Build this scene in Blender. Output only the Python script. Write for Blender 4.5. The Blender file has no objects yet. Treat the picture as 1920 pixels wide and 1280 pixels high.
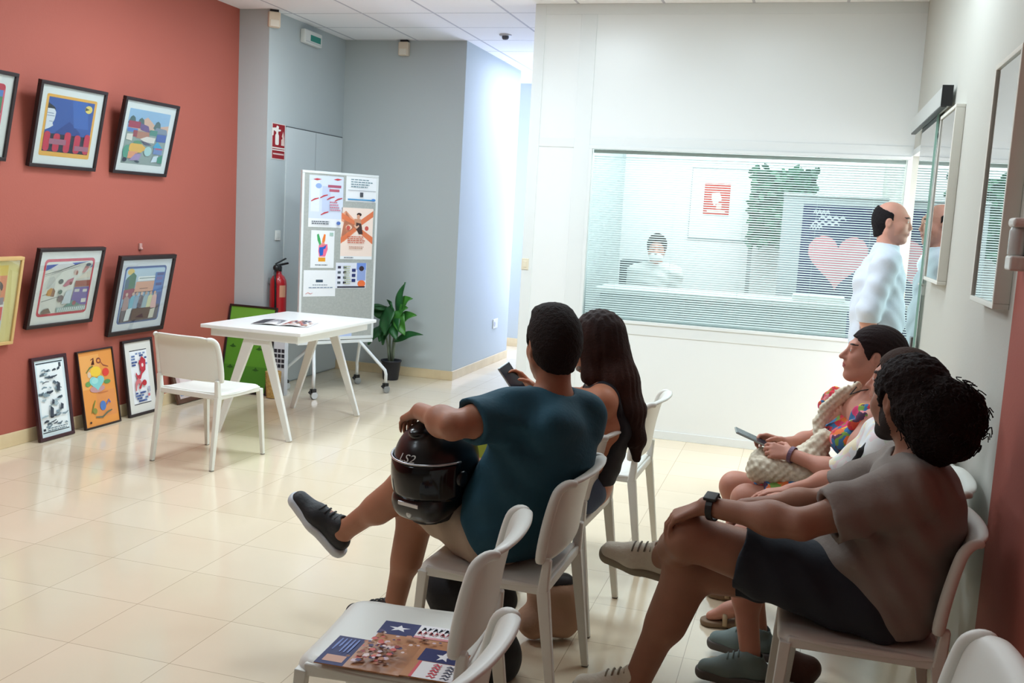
import bpy, bmesh, math, random
import numpy as np
from mathutils import Vector, Matrix, noise as mnoise
random.seed(7)
rng = np.random.default_rng(11)
SC = bpy.context.scene
COL = SC.collection
PI = math.pi
V = Vector

# ------------------------------------------------------------------ materials
def lin(c):
    o = []
    for v in c[:3]:
        v = v / 255.0
        o.append(v / 12.92 if v <= 0.04045 else ((v + 0.055) / 1.055) ** 2.4)
    return (o[0], o[1], o[2], 1.0)

MATS = {}
def M(name, rgb=(200, 200, 200), rough=0.6, metal=0.0, bump=None, mottle=None, spec=0.5, coat=0.0, emit=None, sheen=0.0):
    """bump=(scale,strength[,detail]); mottle=(scale,rgb2,amount)"""
    if name in MATS:
        return MATS[name]
    m = bpy.data.materials.new(name)
    m.use_nodes = True
    nt = m.node_tree
    b = nt.nodes['Principled BSDF']
    b.inputs['Base Color'].default_value = lin(rgb)
    b.inputs['Roughness'].default_value = rough
    b.inputs['Metallic'].default_value = metal
    b.inputs['Specular IOR Level'].default_value = spec
    b.inputs['Coat Weight'].default_value = coat
    if sheen:
        b.inputs['Sheen Weight'].default_value = sheen
    if emit:
        b.inputs['Emission Color'].default_value = lin(emit[0])
        b.inputs['Emission Strength'].default_value = emit[1]
    if bump or mottle:
        tc = nt.nodes.new('ShaderNodeTexCoord')
    if bump:
        n = nt.nodes.new('ShaderNodeTexNoise')
        n.inputs['Scale'].default_value = bump[0]
        n.inputs['Detail'].default_value = bump[2] if len(bump) > 2 else 3
        nt.links.new(tc.outputs['Object'], n.inputs['Vector'])
        bp = nt.nodes.new('ShaderNodeBump')
        bp.inputs['Strength'].default_value = bump[1]
        bp.inputs['Distance'].default_value = 0.01
        nt.links.new(n.outputs['Fac'], bp.inputs['Height'])
        nt.links.new(bp.outputs['Normal'], b.inputs['Normal'])
    if mottle:
        n = nt.nodes.new('ShaderNodeTexNoise')
        n.inputs['Scale'].default_value = mottle[0]
        n.inputs['Detail'].default_value = 5
        nt.links.new(tc.outputs['Object'], n.inputs['Vector'])
        mx = nt.nodes.new('ShaderNodeMix')
        mx.data_type = 'RGBA'
        mx.inputs[6].default_value = lin(rgb)
        mx.inputs[7].default_value = lin(mottle[1])
        mr = nt.nodes.new('ShaderNodeMapRange')
        mr.inputs['From Min'].default_value = 0.35
        mr.inputs['From Max'].default_value = 0.65
        mr.inputs['To Max'].default_value = mottle[2]
        nt.links.new(n.outputs['Fac'], mr.inputs['Value'])
        nt.links.new(mr.outputs['Result'], mx.inputs['Factor'])
        nt.links.new(mx.outputs[2], b.inputs['Base Color'])
    MATS[name] = m
    return m

def glass_mat(name, tint=(235, 245, 243), refl=1.0, ior=1.5, base=0.0):
    """thin architectural pane: clear transmission with a fresnel mirror on top"""
    m = bpy.data.materials.new(name)
    m.use_nodes = True
    nt = m.node_tree
    for n in list(nt.nodes):
        nt.nodes.remove(n)
    out = nt.nodes.new('ShaderNodeOutputMaterial')
    tr = nt.nodes.new('ShaderNodeBsdfTransparent')
    tr.inputs['Color'].default_value = lin(tint)
    gl = nt.nodes.new('ShaderNodeBsdfGlossy')
    gl.inputs['Roughness'].default_value = 0.0
    fr = nt.nodes.new('ShaderNodeFresnel')
    fr.inputs['IOR'].default_value = ior
    mu = nt.nodes.new('ShaderNodeMath')
    mu.operation = 'MULTIPLY_ADD'
    mu.inputs[1].default_value = refl
    mu.inputs[2].default_value = base
    mu.use_clamp = True
    mx = nt.nodes.new('ShaderNodeMixShader')
    nt.links.new(fr.outputs[0], mu.inputs[0])
    nt.links.new(mu.outputs[0], mx.inputs[0])
    nt.links.new(tr.outputs[0], mx.inputs[1])
    nt.links.new(gl.outputs[0], mx.inputs[2])
    nt.links.new(mx.outputs[0], out.inputs[0])
    MATS[name] = m
    return m

# ------------------------------------------------------------------ objects
def thing(name, label, cat, loc=(0, 0, 0), rotz=0.0, group=None, matrix=None):
    o = bpy.data.objects.new(name, None)
    COL.objects.link(o)
    if matrix is not None:
        o.matrix_world = matrix
    else:
        o.location = loc
        o.rotation_euler = (0, 0, rotz)
    o.empty_display_size = 0.1
    o['label'] = label
    o['category'] = cat
    if group:
        o['group'] = group
    return o

def tag(o, label, cat, group=None):
    o['label'] = label
    o['category'] = cat
    if group:
        o['group'] = group
    return o

class MB:
    """mesh builder: polygons with a material slot each"""
    def __init__(s):
        s.v = []; s.f = []; s.mi = []; s.mats = []
    def slot(s, m):
        if m not in s.mats:
            s.mats.append(m)
        return s.mats.index(m)
    def add(s, verts, faces, m):
        k = s.slot(m); b = len(s.v)
        s.v += [tuple(v) for v in verts]
        for f in faces:
            s.f.append([i + b for i in f]); s.mi.append(k)
    def box(s, lo, hi, m, mtx=None):
        x0, y0, z0 = lo; x1, y1, z1 = hi
        vs = [V((x, y, z)) for z in (z0, z1) for y in (y0, y1) for x in (x0, x1)]
        if mtx is not None:
            vs = [mtx @ v for v in vs]
        s.add(vs, [(0, 2, 3, 1), (4, 5, 7, 6), (0, 1, 5, 4), (2, 6, 7, 3), (0, 4, 6, 2), (1, 3, 7, 5)], m)
    def bar(s, a, b, w, h, m, up=(0, 0, 1), w2=None, h2=None):
        """rectangular bar a->b, w across, h along up; w2/h2 at the far end"""
        a = V(a); b = V(b); d = (b - a).normalized(); up = V(up)
        x = d.cross(up)
        if x.length < 1e-4:
            x = d.cross(V((0, 1, 0)))
        x.normalize(); y = x.cross(d)
        w2 = w if w2 is None else w2; h2 = h if h2 is None else h2
        vs = []
        for p, ww, hh in ((a, w, h), (b, w2, h2)):
            vs += [p + x * ww * sx / 2 + y * hh * sy / 2 for sx, sy in ((-1, -1), (1, -1), (1, 1), (-1, 1))]
        s.add(vs, [(3, 2, 1, 0), (4, 5, 6, 7), (0, 1, 5, 4), (1, 2, 6, 5), (2, 3, 7, 6), (3, 0, 4, 7)], m)
    def tube(s, pts, r, m, n=10, cap=True, sx=1.0, up=(0, 0, 1)):
        pts = [V(p) for p in pts]
        rs = r if isinstance(r, (list, tuple)) else [r] * len(pts)
        rings = []
        upv = V(up)
        for i, p in enumerate(pts):
            d = (pts[min(i + 1, len(pts) - 1)] - pts[max(i - 1, 0)])
            d.normalize()
            x = d.cross(upv)
            if x.length < 1e-3:
                x = d.cross(V((0.3, 1, 0)))
            x.normalize(); y = x.cross(d)
            rings.append([p + x * math.cos(2 * PI * k / n) * rs[i] * sx + y * math.sin(2 * PI * k / n) * rs[i] for k in range(n)])
        vs = [v for R in rings for v in R]
        fs = []
        for i in range(len(pts) - 1):
            for k in range(n):
                k2 = (k + 1) % n
                fs.append((i * n + k, i * n + k2, (i + 1) * n + k2, (i + 1) * n + k))
        if cap:
            fs.append(tuple(range(n - 1, -1, -1)))
            fs.append(tuple((len(pts) - 1) * n + k for k in range(n)))
        s.add(vs, fs, m)
    def lathe(s, prof, m, n=28, loc=(0, 0, 0), mtx=None):
        vs = []; fs = []
        L = V(loc)
        for r, z in prof:
            for k in range(n):
                a = 2 * PI * k / n
                v = V((r * math.cos(a), r * math.sin(a), z))
                vs.append((mtx @ v if mtx is not None else v) + L)
        for i in range(len(prof) - 1):
            for k in range(n):
                k2 = (k + 1) % n
                fs.append((i * n + k, i * n + k2, (i + 1) * n + k2, (i + 1) * n + k))
        s.add(vs, fs, m)
    def grid(s, P, m, closed=False):
        nu = len(P); nv = len(P[0])
        vs = [p for row in P for p in row]
        fs = []
        for i in range(nu - 1):
            for j in range(nv - (0 if closed else 1)):
                j2 = (j + 1) % nv
                fs.append((i * nv + j, (i + 1) * nv + j, (i + 1) * nv + j2, i * nv + j2))
        s.add(vs, fs, m)
    def poly(s, pts, z, m):
        """flat polygon in local xy at height z"""
        s.add([(x, y, z) for x, y in pts], [tuple(range(len(pts)))], m)
    def sphere(s, c, r, m, n=16, k=10, sc=(1, 1, 1)):
        c = V(c); P = []
        for i in range(k + 1):
            t = PI * i / k
            P.append([c + V((sc[0] * r * math.sin(t) * math.cos(2 * PI * j / n), sc[1] * r * math.sin(t) * math.sin(2 * PI * j / n), sc[2] * r * math.cos(t))) for j in range(n)])
        s.grid(P, m, closed=True)
    def build(s, name, parent=None, smooth=False, bevel=0.0, seg=2, solid=0.0, subsurf=0, weld=False):
        me = bpy.data.meshes.new(name)
        me.from_pydata(s.v, [], s.f)
        for m in s.mats:
            me.materials.append(m)
        me.polygons.foreach_set('material_index', s.mi)
        if weld:
            bm = bmesh.new(); bm.from_mesh(me)
            bmesh.ops.remove_doubles(bm, verts=bm.verts, dist=1e-5)
            bmesh.ops.recalc_face_normals(bm, faces=bm.faces)
            bm.to_mesh(me); bm.free()
        if smooth:
            me.polygons.foreach_set('use_smooth', [True] * len(me.polygons))
        me.update()
        o = bpy.data.objects.new(name, me)
        COL.objects.link(o)
        if parent is not None:
            o.parent = parent
        if solid:
            md = o.modifiers.new('Solidify', 'SOLIDIFY'); md.thickness = solid; md.offset = 0
        if bevel:
            md = o.modifiers.new('Bevel', 'BEVEL'); md.width = bevel; md.segments = seg; md.limit_method = 'ANGLE'; md.angle_limit = math.radians(40)
            if not smooth:
                me.polygons.foreach_set('use_smooth', [True] * len(me.polygons))
                w = o.modifiers.new('WN', 'WEIGHTED_NORMAL')
        if subsurf:
            md = o.modifiers.new('Subd', 'SUBSURF'); md.levels = subsurf; md.render_levels = subsurf
        return o

def struct(o):
    o['kind'] = 'structure'
    return o

def dup(root, loc, rotz, label=None, group=None):
    r = root.copy(); COL.objects.link(r)
    r.location = loc; r.rotation_euler = (0, 0, rotz)
    if label: r['label'] = label
    if group: r['group'] = group
    for ch in list(root.children):
        c = ch.copy(); COL.objects.link(c); c.parent = r
        for g in ch.children:
            d = g.copy(); COL.objects.link(d); d.parent = c
    return r

def text_polys(txt, size=1.0, shear=0.0):
    """built-in font turned into polygons: (verts2d, faces)"""
    cu = bpy.data.curves.new('txt', 'FONT')
    cu.body = txt; cu.size = size; cu.shear = shear
    cu.resolution_u = 3
    o = bpy.data.objects.new('txt', cu)
    COL.objects.link(o)
    dg = bpy.context.evaluated_depsgraph_get()
    me = bpy.data.meshes.new_from_object(o.evaluated_get(dg))
    vs = [(v.co.x, v.co.y) for v in me.vertices]
    fs = [tuple(p.vertices) for p in me.polygons]
    bpy.data.objects.remove(o); bpy.data.curves.remove(cu); bpy.data.meshes.remove(me)
    return vs, fs

# ------------------------------------------------------------------ flat artwork: layers of coloured shapes on a sheet
def Rr(x0, y0, x1, y1): return [(x0, y0), (x1, y0), (x1, y1), (x0, y1)]
def El(cx, cy, rx, ry, n=18, a0=0, a1=2 * PI):
    return [(cx + rx * math.cos(a0 + (a1 - a0) * i / n), cy + ry * math.sin(a0 + (a1 - a0) * i / n)) for i in range(n if a1 - a0 > 6.2 else n + 1)]
def Ro(x0, y0, x1, y1, r, n=5):
    o = []
    for cx, cy, a in ((x1 - r, y1 - r, 0), (x0 + r, y1 - r, PI / 2), (x0 + r, y0 + r, PI), (x1 - r, y0 + r, 1.5 * PI)):
        o += [(cx + r * math.cos(a + PI / 2 * i / n), cy + r * math.sin(a + PI / 2 * i / n)) for i in range(n + 1)]
    return o
def Heart(cx, cy, w, h, n=26):
    o = []
    for i in range(n):
        t = 2 * PI * i / n
        x = 16 * math.sin(t) ** 3; y = 13 * math.cos(t) - 5 * math.cos(2 * t) - 2 * math.cos(3 * t) - math.cos(4 * t)
        o.append((cx + w * x / 34, cy + h * y / 29))
    return o
def Star(cx, cy, r, n=5, q=0.4, a=PI / 2, asp=1.0):
    return [(cx + (r if i % 2 == 0 else r * q) * math.cos(a + PI * i / n), cy + asp * (r if i % 2 == 0 else r * q) * math.sin(a + PI * i / n)) for i in range(2 * n)]
def Stroke(pts, w):
    """a brush stroke as a polygon"""
    L = []; Rg = []
    for i, p in enumerate(pts):
        a = pts[max(i - 1, 0)]; b = pts[min(i + 1, len(pts) - 1)]
        dx, dy = b[0] - a[0], b[1] - a[1]; l = math.hypot(dx, dy) or 1
        ww = w * (0.6 if i in (0, len(pts) - 1) else 1.0)
        L.append((p[0] - dy / l * ww / 2, p[1] + dx / l * ww / 2)); Rg.append((p[0] + dy / l * ww / 2, p[1] - dx / l * ww / 2))
    return L + Rg[::-1]
def TextLines(x0, y0, x1, y1, n, rgb, fill=0.5, ragged=0.3, seed=1):
    """rows of small word marks, as illegible as in the photograph"""
    r = random.Random(seed); o = []
    rh = (y1 - y0) / n
    for i in range(n):
        y = y1 - (i + 0.5) * rh
        x = x0; xe = x1 - (x1 - x0) * ragged * r.random()
        while x < xe - 0.01:
            w = (x1 - x0) * r.uniform(0.06, 0.17)
            w = min(w, xe - x)
            o.append((rgb, Rr(x, y - rh * fill / 2, x + w, y + rh * fill / 2)))
            x += w + (x1 - x0) * 0.025
    return o
def art_mat(rgb, rough=0.55):
    return M('ink_%d_%d_%d' % tuple(rgb), rgb, rough, spec=0.3)
def sheet(layers, w, h, z0=0.0, dz=0.00025):
    """layers: (rgb, polygon in 0..1) -> MB in local xy"""
    mb = MB()
    for i, (rgb, pts) in enumerate(layers):
        m = art_mat(rgb)
        a = sum(pts[k][0] * pts[(k + 1) % len(pts)][1] - pts[(k + 1) % len(pts)][0] * pts[k][1] for k in range(len(pts)))
        if a < 0: pts = pts[::-1]
        mb.poly([(x * w, y * h) for x, y in pts], z0 + dz * (i + 1), m)
    return mb

def frame_mtx(o, u, v):
    u = V(u).normalized(); v = V(v); v = (v - u * v.dot(u)).normalized(); n = u.cross(v)
    m = Matrix.Identity(4)
    for i in range(3):
        m[i][0] = u[i]; m[i][1] = v[i]; m[i][2] = n[i]; m[i][3] = o[i]
    return m

def picture(label, o, u, v, w, h, border, depth, fmat, layers, mat_rgb=None, matw=0.0, cat='picture', name='framed_picture', group=None, glass=None, matw_y=None):
    """framed picture; local x right, y up, z out of the wall (back at z=0)"""
    t = thing(name, label, cat, group=group, matrix=frame_mtx(o, u, v))
    b = border
    f = MB()
    for (x0, y0, x1, y1) in ((0, 0, w, b), (0, h - b, w, h), (0, b, b, h - b), (w - b, b, w, h - b)):
        f.box((x0, y0, 0), (x1, y1, depth), fmat)
    f.build('frame', t, bevel=min(0.0025, b * 0.2))
    bk = MB(); bk.box((b * 0.6, b * 0.6, 0.002), (w - b * 0.6, h - b * 0.6, 0.006), M('card_back', (120, 95, 70), 0.8))
    bk.build('backing', t)
    z = depth * 0.55
    if mat_rgb is not None:
        mo = MB(); mo.box((b * 0.8, b * 0.8, 0.006), (w - b * 0.8, h - b * 0.8, z), art_mat(mat_rgb, 0.8))
        mo.build('mat_board', t)
    my = matw if matw_y is None else matw_y
    iw = w - 2 * b - 2 * matw; ih = h - 2 * b - 2 * my
    p = sheet(layers, iw, ih)
    p.v = [(x + b + matw, y + b + my, zz + z + 0.0004) for x, y, zz in p.v]
    p.build('artwork', t)
    if glass is not None:
        g = MB(); g.box((b * 0.7, b * 0.7, depth * 0.8), (w - b * 0.7, h - b * 0.7, depth * 0.8 + 0.002), glass)
        g.build('glass', t)
    return t
# ================================================================== CAMERA
cam_d = bpy.data.cameras.new('camera')
cam = bpy.data.objects.new('camera', cam_d)
COL.objects.link(cam)
_f, _yaw, _p, _r = 1856.56, -0.28172894, 0.12734236, 0.05538367
_F = V((math.sin(_yaw) * math.cos(_p), math.cos(_yaw) * math.cos(_p), -math.sin(_p)))
_A = V((math.cos(_yaw), -math.sin(_yaw), 0)); _U = _A.cross(_F)
_A2 = _A * math.cos(_r) + _U * math.sin(_r); _U2 = _U * math.cos(_r) - _A * math.sin(_r)
_m = Matrix.Identity(4)
for _i in range(3):
    _m[_i][0] = _A2[_i]; _m[_i][1] = _U2[_i]; _m[_i][2] = -_F[_i]
_m[2][3] = 1.6
cam.matrix_world = _m
cam_d.sensor_width = 36.0
cam_d.lens = 36.0 * _f / 1920.0
cam_d.clip_start = 0.05
SC.camera = cam

# ================================================================== ROOM MATERIALS
RED = M('red_wall_paint', (170, 90, 76), 0.75, bump=(90, 0.06))
GREY = M('grey_wall_paint', (186, 194, 195), 0.75, bump=(90, 0.05))
BEIGE = M('pale_grey_wall_paint', (196, 196, 188), 0.75, bump=(90, 0.05))
WHITE_L = M('white_laminate', (232, 236, 236), 0.28, spec=0.35)
OFFW = M('office_white_paint', (236, 238, 240), 0.7)
ALU = M('white_aluminium', (226, 231, 231), 0.35)
STONE = M('cream_stone', (226, 206, 168), 0.35, mottle=(7, (214, 192, 152), 0.7))
BLACKM = M('black_plastic', (18, 18, 20), 0.4)
WHITEP = M('white_plastic', (228, 229, 224), 0.42)
CHROME = M('chrome', (200, 200, 200), 0.18, metal=1.0)
GREYM = M('brushed_aluminium', (170, 175, 178), 0.32, metal=0.9)

def tile_material(name, x0, sx, y0, sy, jw, base, alt, joint, rough, var, wx=None, jointx=None):
    m = bpy.data.materials.new(name); m.use_nodes = True
    nt = m.node_tree; L = nt.links.new
    b = nt.nodes['Principled BSDF']
    tc = nt.nodes.new('ShaderNodeTexCoord'); sp = nt.nodes.new('ShaderNodeSeparateXYZ')
    L(tc.outputs['Object'], sp.inputs[0])
    def math_(op, a, bb=None, c=None):
        n = nt.nodes.new('ShaderNodeMath'); n.operation = op
        for i, x in enumerate((a, bb, c)):
            if x is None: continue
            if isinstance(x, (int, float)): n.inputs[i].default_value = x
            else: L(x, n.inputs[i])
        return n.outputs[0]
    dist = []; cells = []
    for out, o, s, w in ((sp.outputs[0], x0, sx, wx or jw), (sp.outputs[1], y0, sy, jw)):
        t = math_('DIVIDE', math_('SUBTRACT', out, o), s)
        cells.append(math_('FLOOR', t))
        fr = math_('FRACT', t)
        d = math_('MULTIPLY', math_('MINIMUM', fr, math_('SUBTRACT', 1.0, fr)), s)
        dist.append(math_('LESS_THAN', d, w))
    line = math_('MAXIMUM', dist[0], dist[1])
    cb = nt.nodes.new('ShaderNodeCombineXYZ'); L(cells[0], cb.inputs[0]); L(cells[1], cb.inputs[1])
    wn = nt.nodes.new('ShaderNodeTexWhiteNoise'); L(cb.outputs[0], wn.inputs['Vector'])
    nz = nt.nodes.new('ShaderNodeTexNoise'); nz.inputs['Scale'].default_value = 3.0; nz.inputs['Detail'].default_value = 6
    L(tc.outputs['Object'], nz.inputs['Vector'])
    fac = math_('ADD', math_('MULTIPLY', wn.outputs['Value'], var), math_('MULTIPLY', nz.outputs['Fac'], 0.6))
    mx = nt.nodes.new('ShaderNodeMix'); mx.data_type = 'RGBA'
    mx.inputs[6].default_value = lin(base); mx.inputs[7].default_value = lin(alt); L(fac, mx.inputs['Factor'])
    m2 = nt.nodes.new('ShaderNodeMix'); m2.data_type = 'RGBA'
    L(line, m2.inputs['Factor']); L(mx.outputs[2], m2.inputs[6]); m2.inputs[7].default_value = lin(joint)
    m3 = nt.nodes.new('ShaderNodeMix'); m3.data_type = 'RGBA'
    L(dist[0], m3.inputs['Factor']); L(m2.outputs[2], m3.inputs[6]); m3.inputs[7].default_value = lin(jointx or joint)
    L(m3.outputs[2], b.inputs['Base Color'])
    b.inputs['Roughness'].default_value = rough
    return m
FLOORM = tile_material('polished_stone_tiles', -2.815, 0.4187, 2.804, 0.3835, 0.0013, (232, 218, 193), (220, 204, 176), (178, 160, 134), 0.13, 0.45)
FLOORM.node_tree.nodes['Principled BSDF'].inputs['Specular IOR Level'].default_value = 0.6
CEILM = tile_material('ceiling_tiles', -3.62, 0.625, 7.6, 0.588, 0.004, (250, 249, 250), (246, 245, 248), (112, 114, 122), 0.8, 0.3, wx=0.010, jointx=(196, 196, 204))

# ================================================================== SHELL
def slab(name, lo, hi, m, bevel=0.0):
    mb = MB(); mb.box(lo, hi, m)
    return struct(mb.build(name, bevel=bevel))
XR = 0.64; XL = -4.628; ZC = 3.15; YB = -2.6; YP = 7.29
slab('floor', (-6.4, YB - 0.2, -0.08), (2.4, 12.0, 0.0), FLOORM)
slab('ceiling', (-6.4, YB - 0.2, ZC), (2.4, 12.0, ZC + 0.06), CEILM)
slab('wall_left', (XL - 0.15, YB, 0), (XL, 7.41, ZC), RED)
slab('wall_back', (-6.4, YB - 0.15, 0), (2.4, YB, ZC), BEIGE)
slab('wall_pillar', (-5.2, 7.41, 0), (-4.35, 8.8, ZC), GREY)
slab('wall_alcove', (-5.2, 8.8, 0), (-3.13, 10.6, ZC), GREY)
OFFSHADE = M('office_shaded_white', (186, 198, 200), 0.7)  # office wall colour greyed to paint in the left wall's weaker light
slab('wall_corridor_end', (-6.4, 11.58, 0), (-1.9, 11.75, ZC), GREY)
# right wall: red stretch beside the viewer, then pale grey with a doorway by the partition
slab('wall_right_red', (XR, YB, 0), (XR + 0.15, 3.42, ZC), RED)
w = MB()
w.box((XR, 3.42, 0), (XR + 0.15, 5.95, ZC), BEIGE)
w.box((XR, 5.95, 2.14), (XR + 0.15, YP, ZC), BEIGE)
w.box((XR, YP, 0), (XR + 0.15, 11.0, ZC), BEIGE)
struct(w.build('wall_right'))
w = MB()
w.box((XR + 0.15, 4.7, 0), (2.3, 4.85, ZC), OFFW); w.box((XR + 0.15, 8.6, 0), (2.3, 8.75, ZC), OFFW); w.box((2.3, 4.7, 0), (2.4, 8.75, ZC), OFFW)
struct(w.build('wall_side_room'))
# partition with its internal window
WX0, WX1, WZ0, WZ1 = -1.585, 0.62, 0.855, 2.125
w = MB()
w.box((-2.065, YP, 0), (WX0, YP + 0.1, ZC), WHITE_L)
w.box((WX0, YP, 0), (XR, YP + 0.1, WZ0), WHITE_L)
w.box((WX0, YP, WZ1), (XR, YP + 0.1, ZC), WHITE_L)
w.box((WX1, YP, WZ0), (XR, YP + 0.1, WZ1), WHITE_L)
struct(w.build('wall_front'))
w = MB(); w.box((-2.065, YP + 0.1, 0), (-1.80, 11.6, ZC), OFFSHADE)
struct(w.build('wall_office_left'))
w = MB(); w.box((-1.80, 9.95, 0), (XR, 10.1, ZC), OFFW)
struct(w.build('wall_office_back'))
# raised cover strips of the partition panels
tr = MB()
tr.box((-2.067, YP - 0.006, 0.0), (-1.985, YP, ZC), ALU)
tr.box((-1.715, YP - 0.006, 0.0), (WX0 - 0.012, YP, ZC - 0.075), ALU)
tr.box((-1.985, YP - 0.005, 2.118), (-1.715, YP, 2.185), ALU)
tr.box((WX0 - 0.012, YP - 0.005, WZ1 + 0.012), (XR, YP, 2.205), ALU)
tr.box((WX0 - 0.012, YP - 0.005, 0.765), (XR, YP, WZ0 - 0.012), ALU)
tr.box((-1.985, YP - 0.007, 0.0), (XR, YP, 0.062), ALU)
tr.box((-1.985, YP - 0.005, ZC - 0.075), (XR, YP, ZC), ALU)
struct(tr.build('trim_1', bevel=0.002))
wf = MB()
for lo, hi in (((WX0 - 0.012, YP - 0.012, WZ0 - 0.012), (WX1 + 0.012, YP + 0.02, WZ0 + 0.012)), ((WX0 - 0.012, YP - 0.012, WZ1 - 0.012), (WX1 + 0.012, YP + 0.02, WZ1 + 0.012)),
               ((WX0 - 0.012, YP - 0.012, WZ0 + 0.012), (WX0 + 0.012, YP + 0.02, WZ1 - 0.012)), ((WX1 - 0.012, YP - 0.012, WZ0 + 0.012), (WX1 + 0.012, YP + 0.02, WZ1 - 0.012))):
    wf.box(lo, hi, ALU)
win = struct(wf.build('window_1', bevel=0.002))
GLS = glass_mat('window_glass', (246, 252, 251), refl=0.5)
g = MB(); g.box((WX0 + 0.012, YP + 0.012, WZ0 + 0.012), (WX1 - 0.012, YP + 0.017, WZ1 - 0.012), GLS)
struct(g.build('window_pane', win))
# doorway trim in the right wall
tr = MB(); tr.box((XR - 0.004, 5.92, 0), (XR + 0.152, 5.952, 2.17), ALU); tr.box((XR - 0.004, 5.92, 2.138), (XR + 0.152, YP - 0.01, 2.18), ALU)
struct(tr.build('trim_2', bevel=0.002))
# stone skirting
def skirt(name, lo, hi):
    mb = MB(); mb.box(lo, hi, STONE); struct(mb.build(name, bevel=0.003))
skirt('baseboard_left', (XL, YB, 0), (XL + 0.012, 7.41, 0.088))
skirt('baseboard_pillar', (XL + 0.012, 7.398, 0), (-4.35, 7.41, 0.088))
skirt('baseboard_alcove', (-4.35, 8.788, 0), (-3.118, 8.8, 0.088))
skirt('baseboard_corridor', (-3.13, 8.8, 0), (-3.118, 10.6, 0.088))
skirt('baseboard_end', (-5.0, 11.568, 0), (-2.065, 11.58, 0.1))
skirt('baseboard_right', (XR - 0.012, 3.42, 0), (XR, 5.92, 0.088))
# door in the alcove side wall
DOORM = M('grey_door_paint', (206, 213, 214), 0.6)
d = MB(); d.box((-4.352, 7.72, 0.012), (-4.338, 8.78, 2.235), DOORM)
door = struct(d.build('door_1', bevel=0.002))
d = MB(); d.box((-4.351, 7.715, 2.235), (-4.3425, 8.785, 2.243), M('door_gap', (70, 74, 78), 0.8)); d.build('door_top_gap', door)
d = MB(); d.box((-4.340, 8.24, 0.02), (-4.3375, 8.243, 2.23), M('door_gap')); d.build('door_gap', door)
d = MB(); d.tube([(-4.338, 8.70, 1.02), (-4.29, 8.70, 1.02), (-4.29, 8.58, 1.02)], 0.009, GREYM); d.build('door_handle', door, smooth=True)

# ================================================================== LIGHTS
def area(name, loc, size, power, rgb=(255, 255, 255), rot=(0, 0, 0), sy=None):
    l = bpy.data.lights.new(name, 'AREA'); l.energy = power
    c = lin(rgb); l.color = c[:3]
    l.size = size
    if sy: l.shape = 'RECTANGLE'; l.size_y = sy
    o = bpy.data.objects.new(name, l); COL.objects.link(o)
    o.location = loc; o.rotation_euler = rot
    return o
LW = (230, 246, 255)
for i, (x, y, p) in enumerate(((-3.3, 5.6, 34), (-1.75, 5.6, 38), (-3.3, 3.2, 30), (-1.75, 3.0, 12), (-3.2, 1.2, 10), (-0.45, 5.6, 15), (-3.2, 7.0, 15), (0.15, 4.7, 13))):  # the last one is added to brighten the standing man
    area('ceiling_lamp', (x, y, ZC - 0.015), 0.6, p, LW)
area('corridor_lamp', (-2.45, 10.1, ZC - 0.02), 0.6, 26, (222, 230, 255), sy=1.2)
area('corridor_end_fill_light', (-2.6, 11.55, 1.55), 0.9, 60, (206, 216, 255), rot=(-PI / 2, 0, 0), sy=2.0)  # daylight fill added at the corridor end, no window is built there
area('corridor_window_light', (-4.8, 11.1, 1.7), 1.4, 90, (215, 225, 255), rot=(0, -PI / 2, 0))
area('office_lamp', (-0.9, 8.5, ZC - 0.02), 1.2, 50, (250, 252, 255))
area('office_lamp', (0.1, 9.0, ZC - 0.02), 0.9, 33, (250, 252, 255))
area('side_room_lamp', (1.5, 7.4, ZC - 0.02), 1.0, 110, (250, 252, 255))
area('side_room_fill_light', (2.25, 7.0, 1.6), 1.3, 45, (245, 250, 255), rot=(0, PI / 2, 0), sy=1.6)  # fill added in the unseen side room to light the standing man's front
wd = bpy.data.worlds.new('world'); SC.world = wd; wd.use_nodes = True
wd.node_tree.nodes['Background'].inputs[0].default_value = (0.8, 0.87, 1.0, 1)
wd.node_tree.nodes['Background'].inputs[1].default_value = 0.3
SC.view_settings.view_transform = 'Standard'; SC.view_settings.look = 'None'
SC.view_settings.exposure = 0.12; SC.view_settings.gamma = 1.0
SC.view_settings.use_curve_mapping = False
SC.cycles.max_bounces = 10; SC.cycles.transparent_max_bounces = 24
SC.cycles.use_denoising = True
SC.cycles.caustics_reflective = False; SC.cycles.caustics_refractive = False
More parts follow.
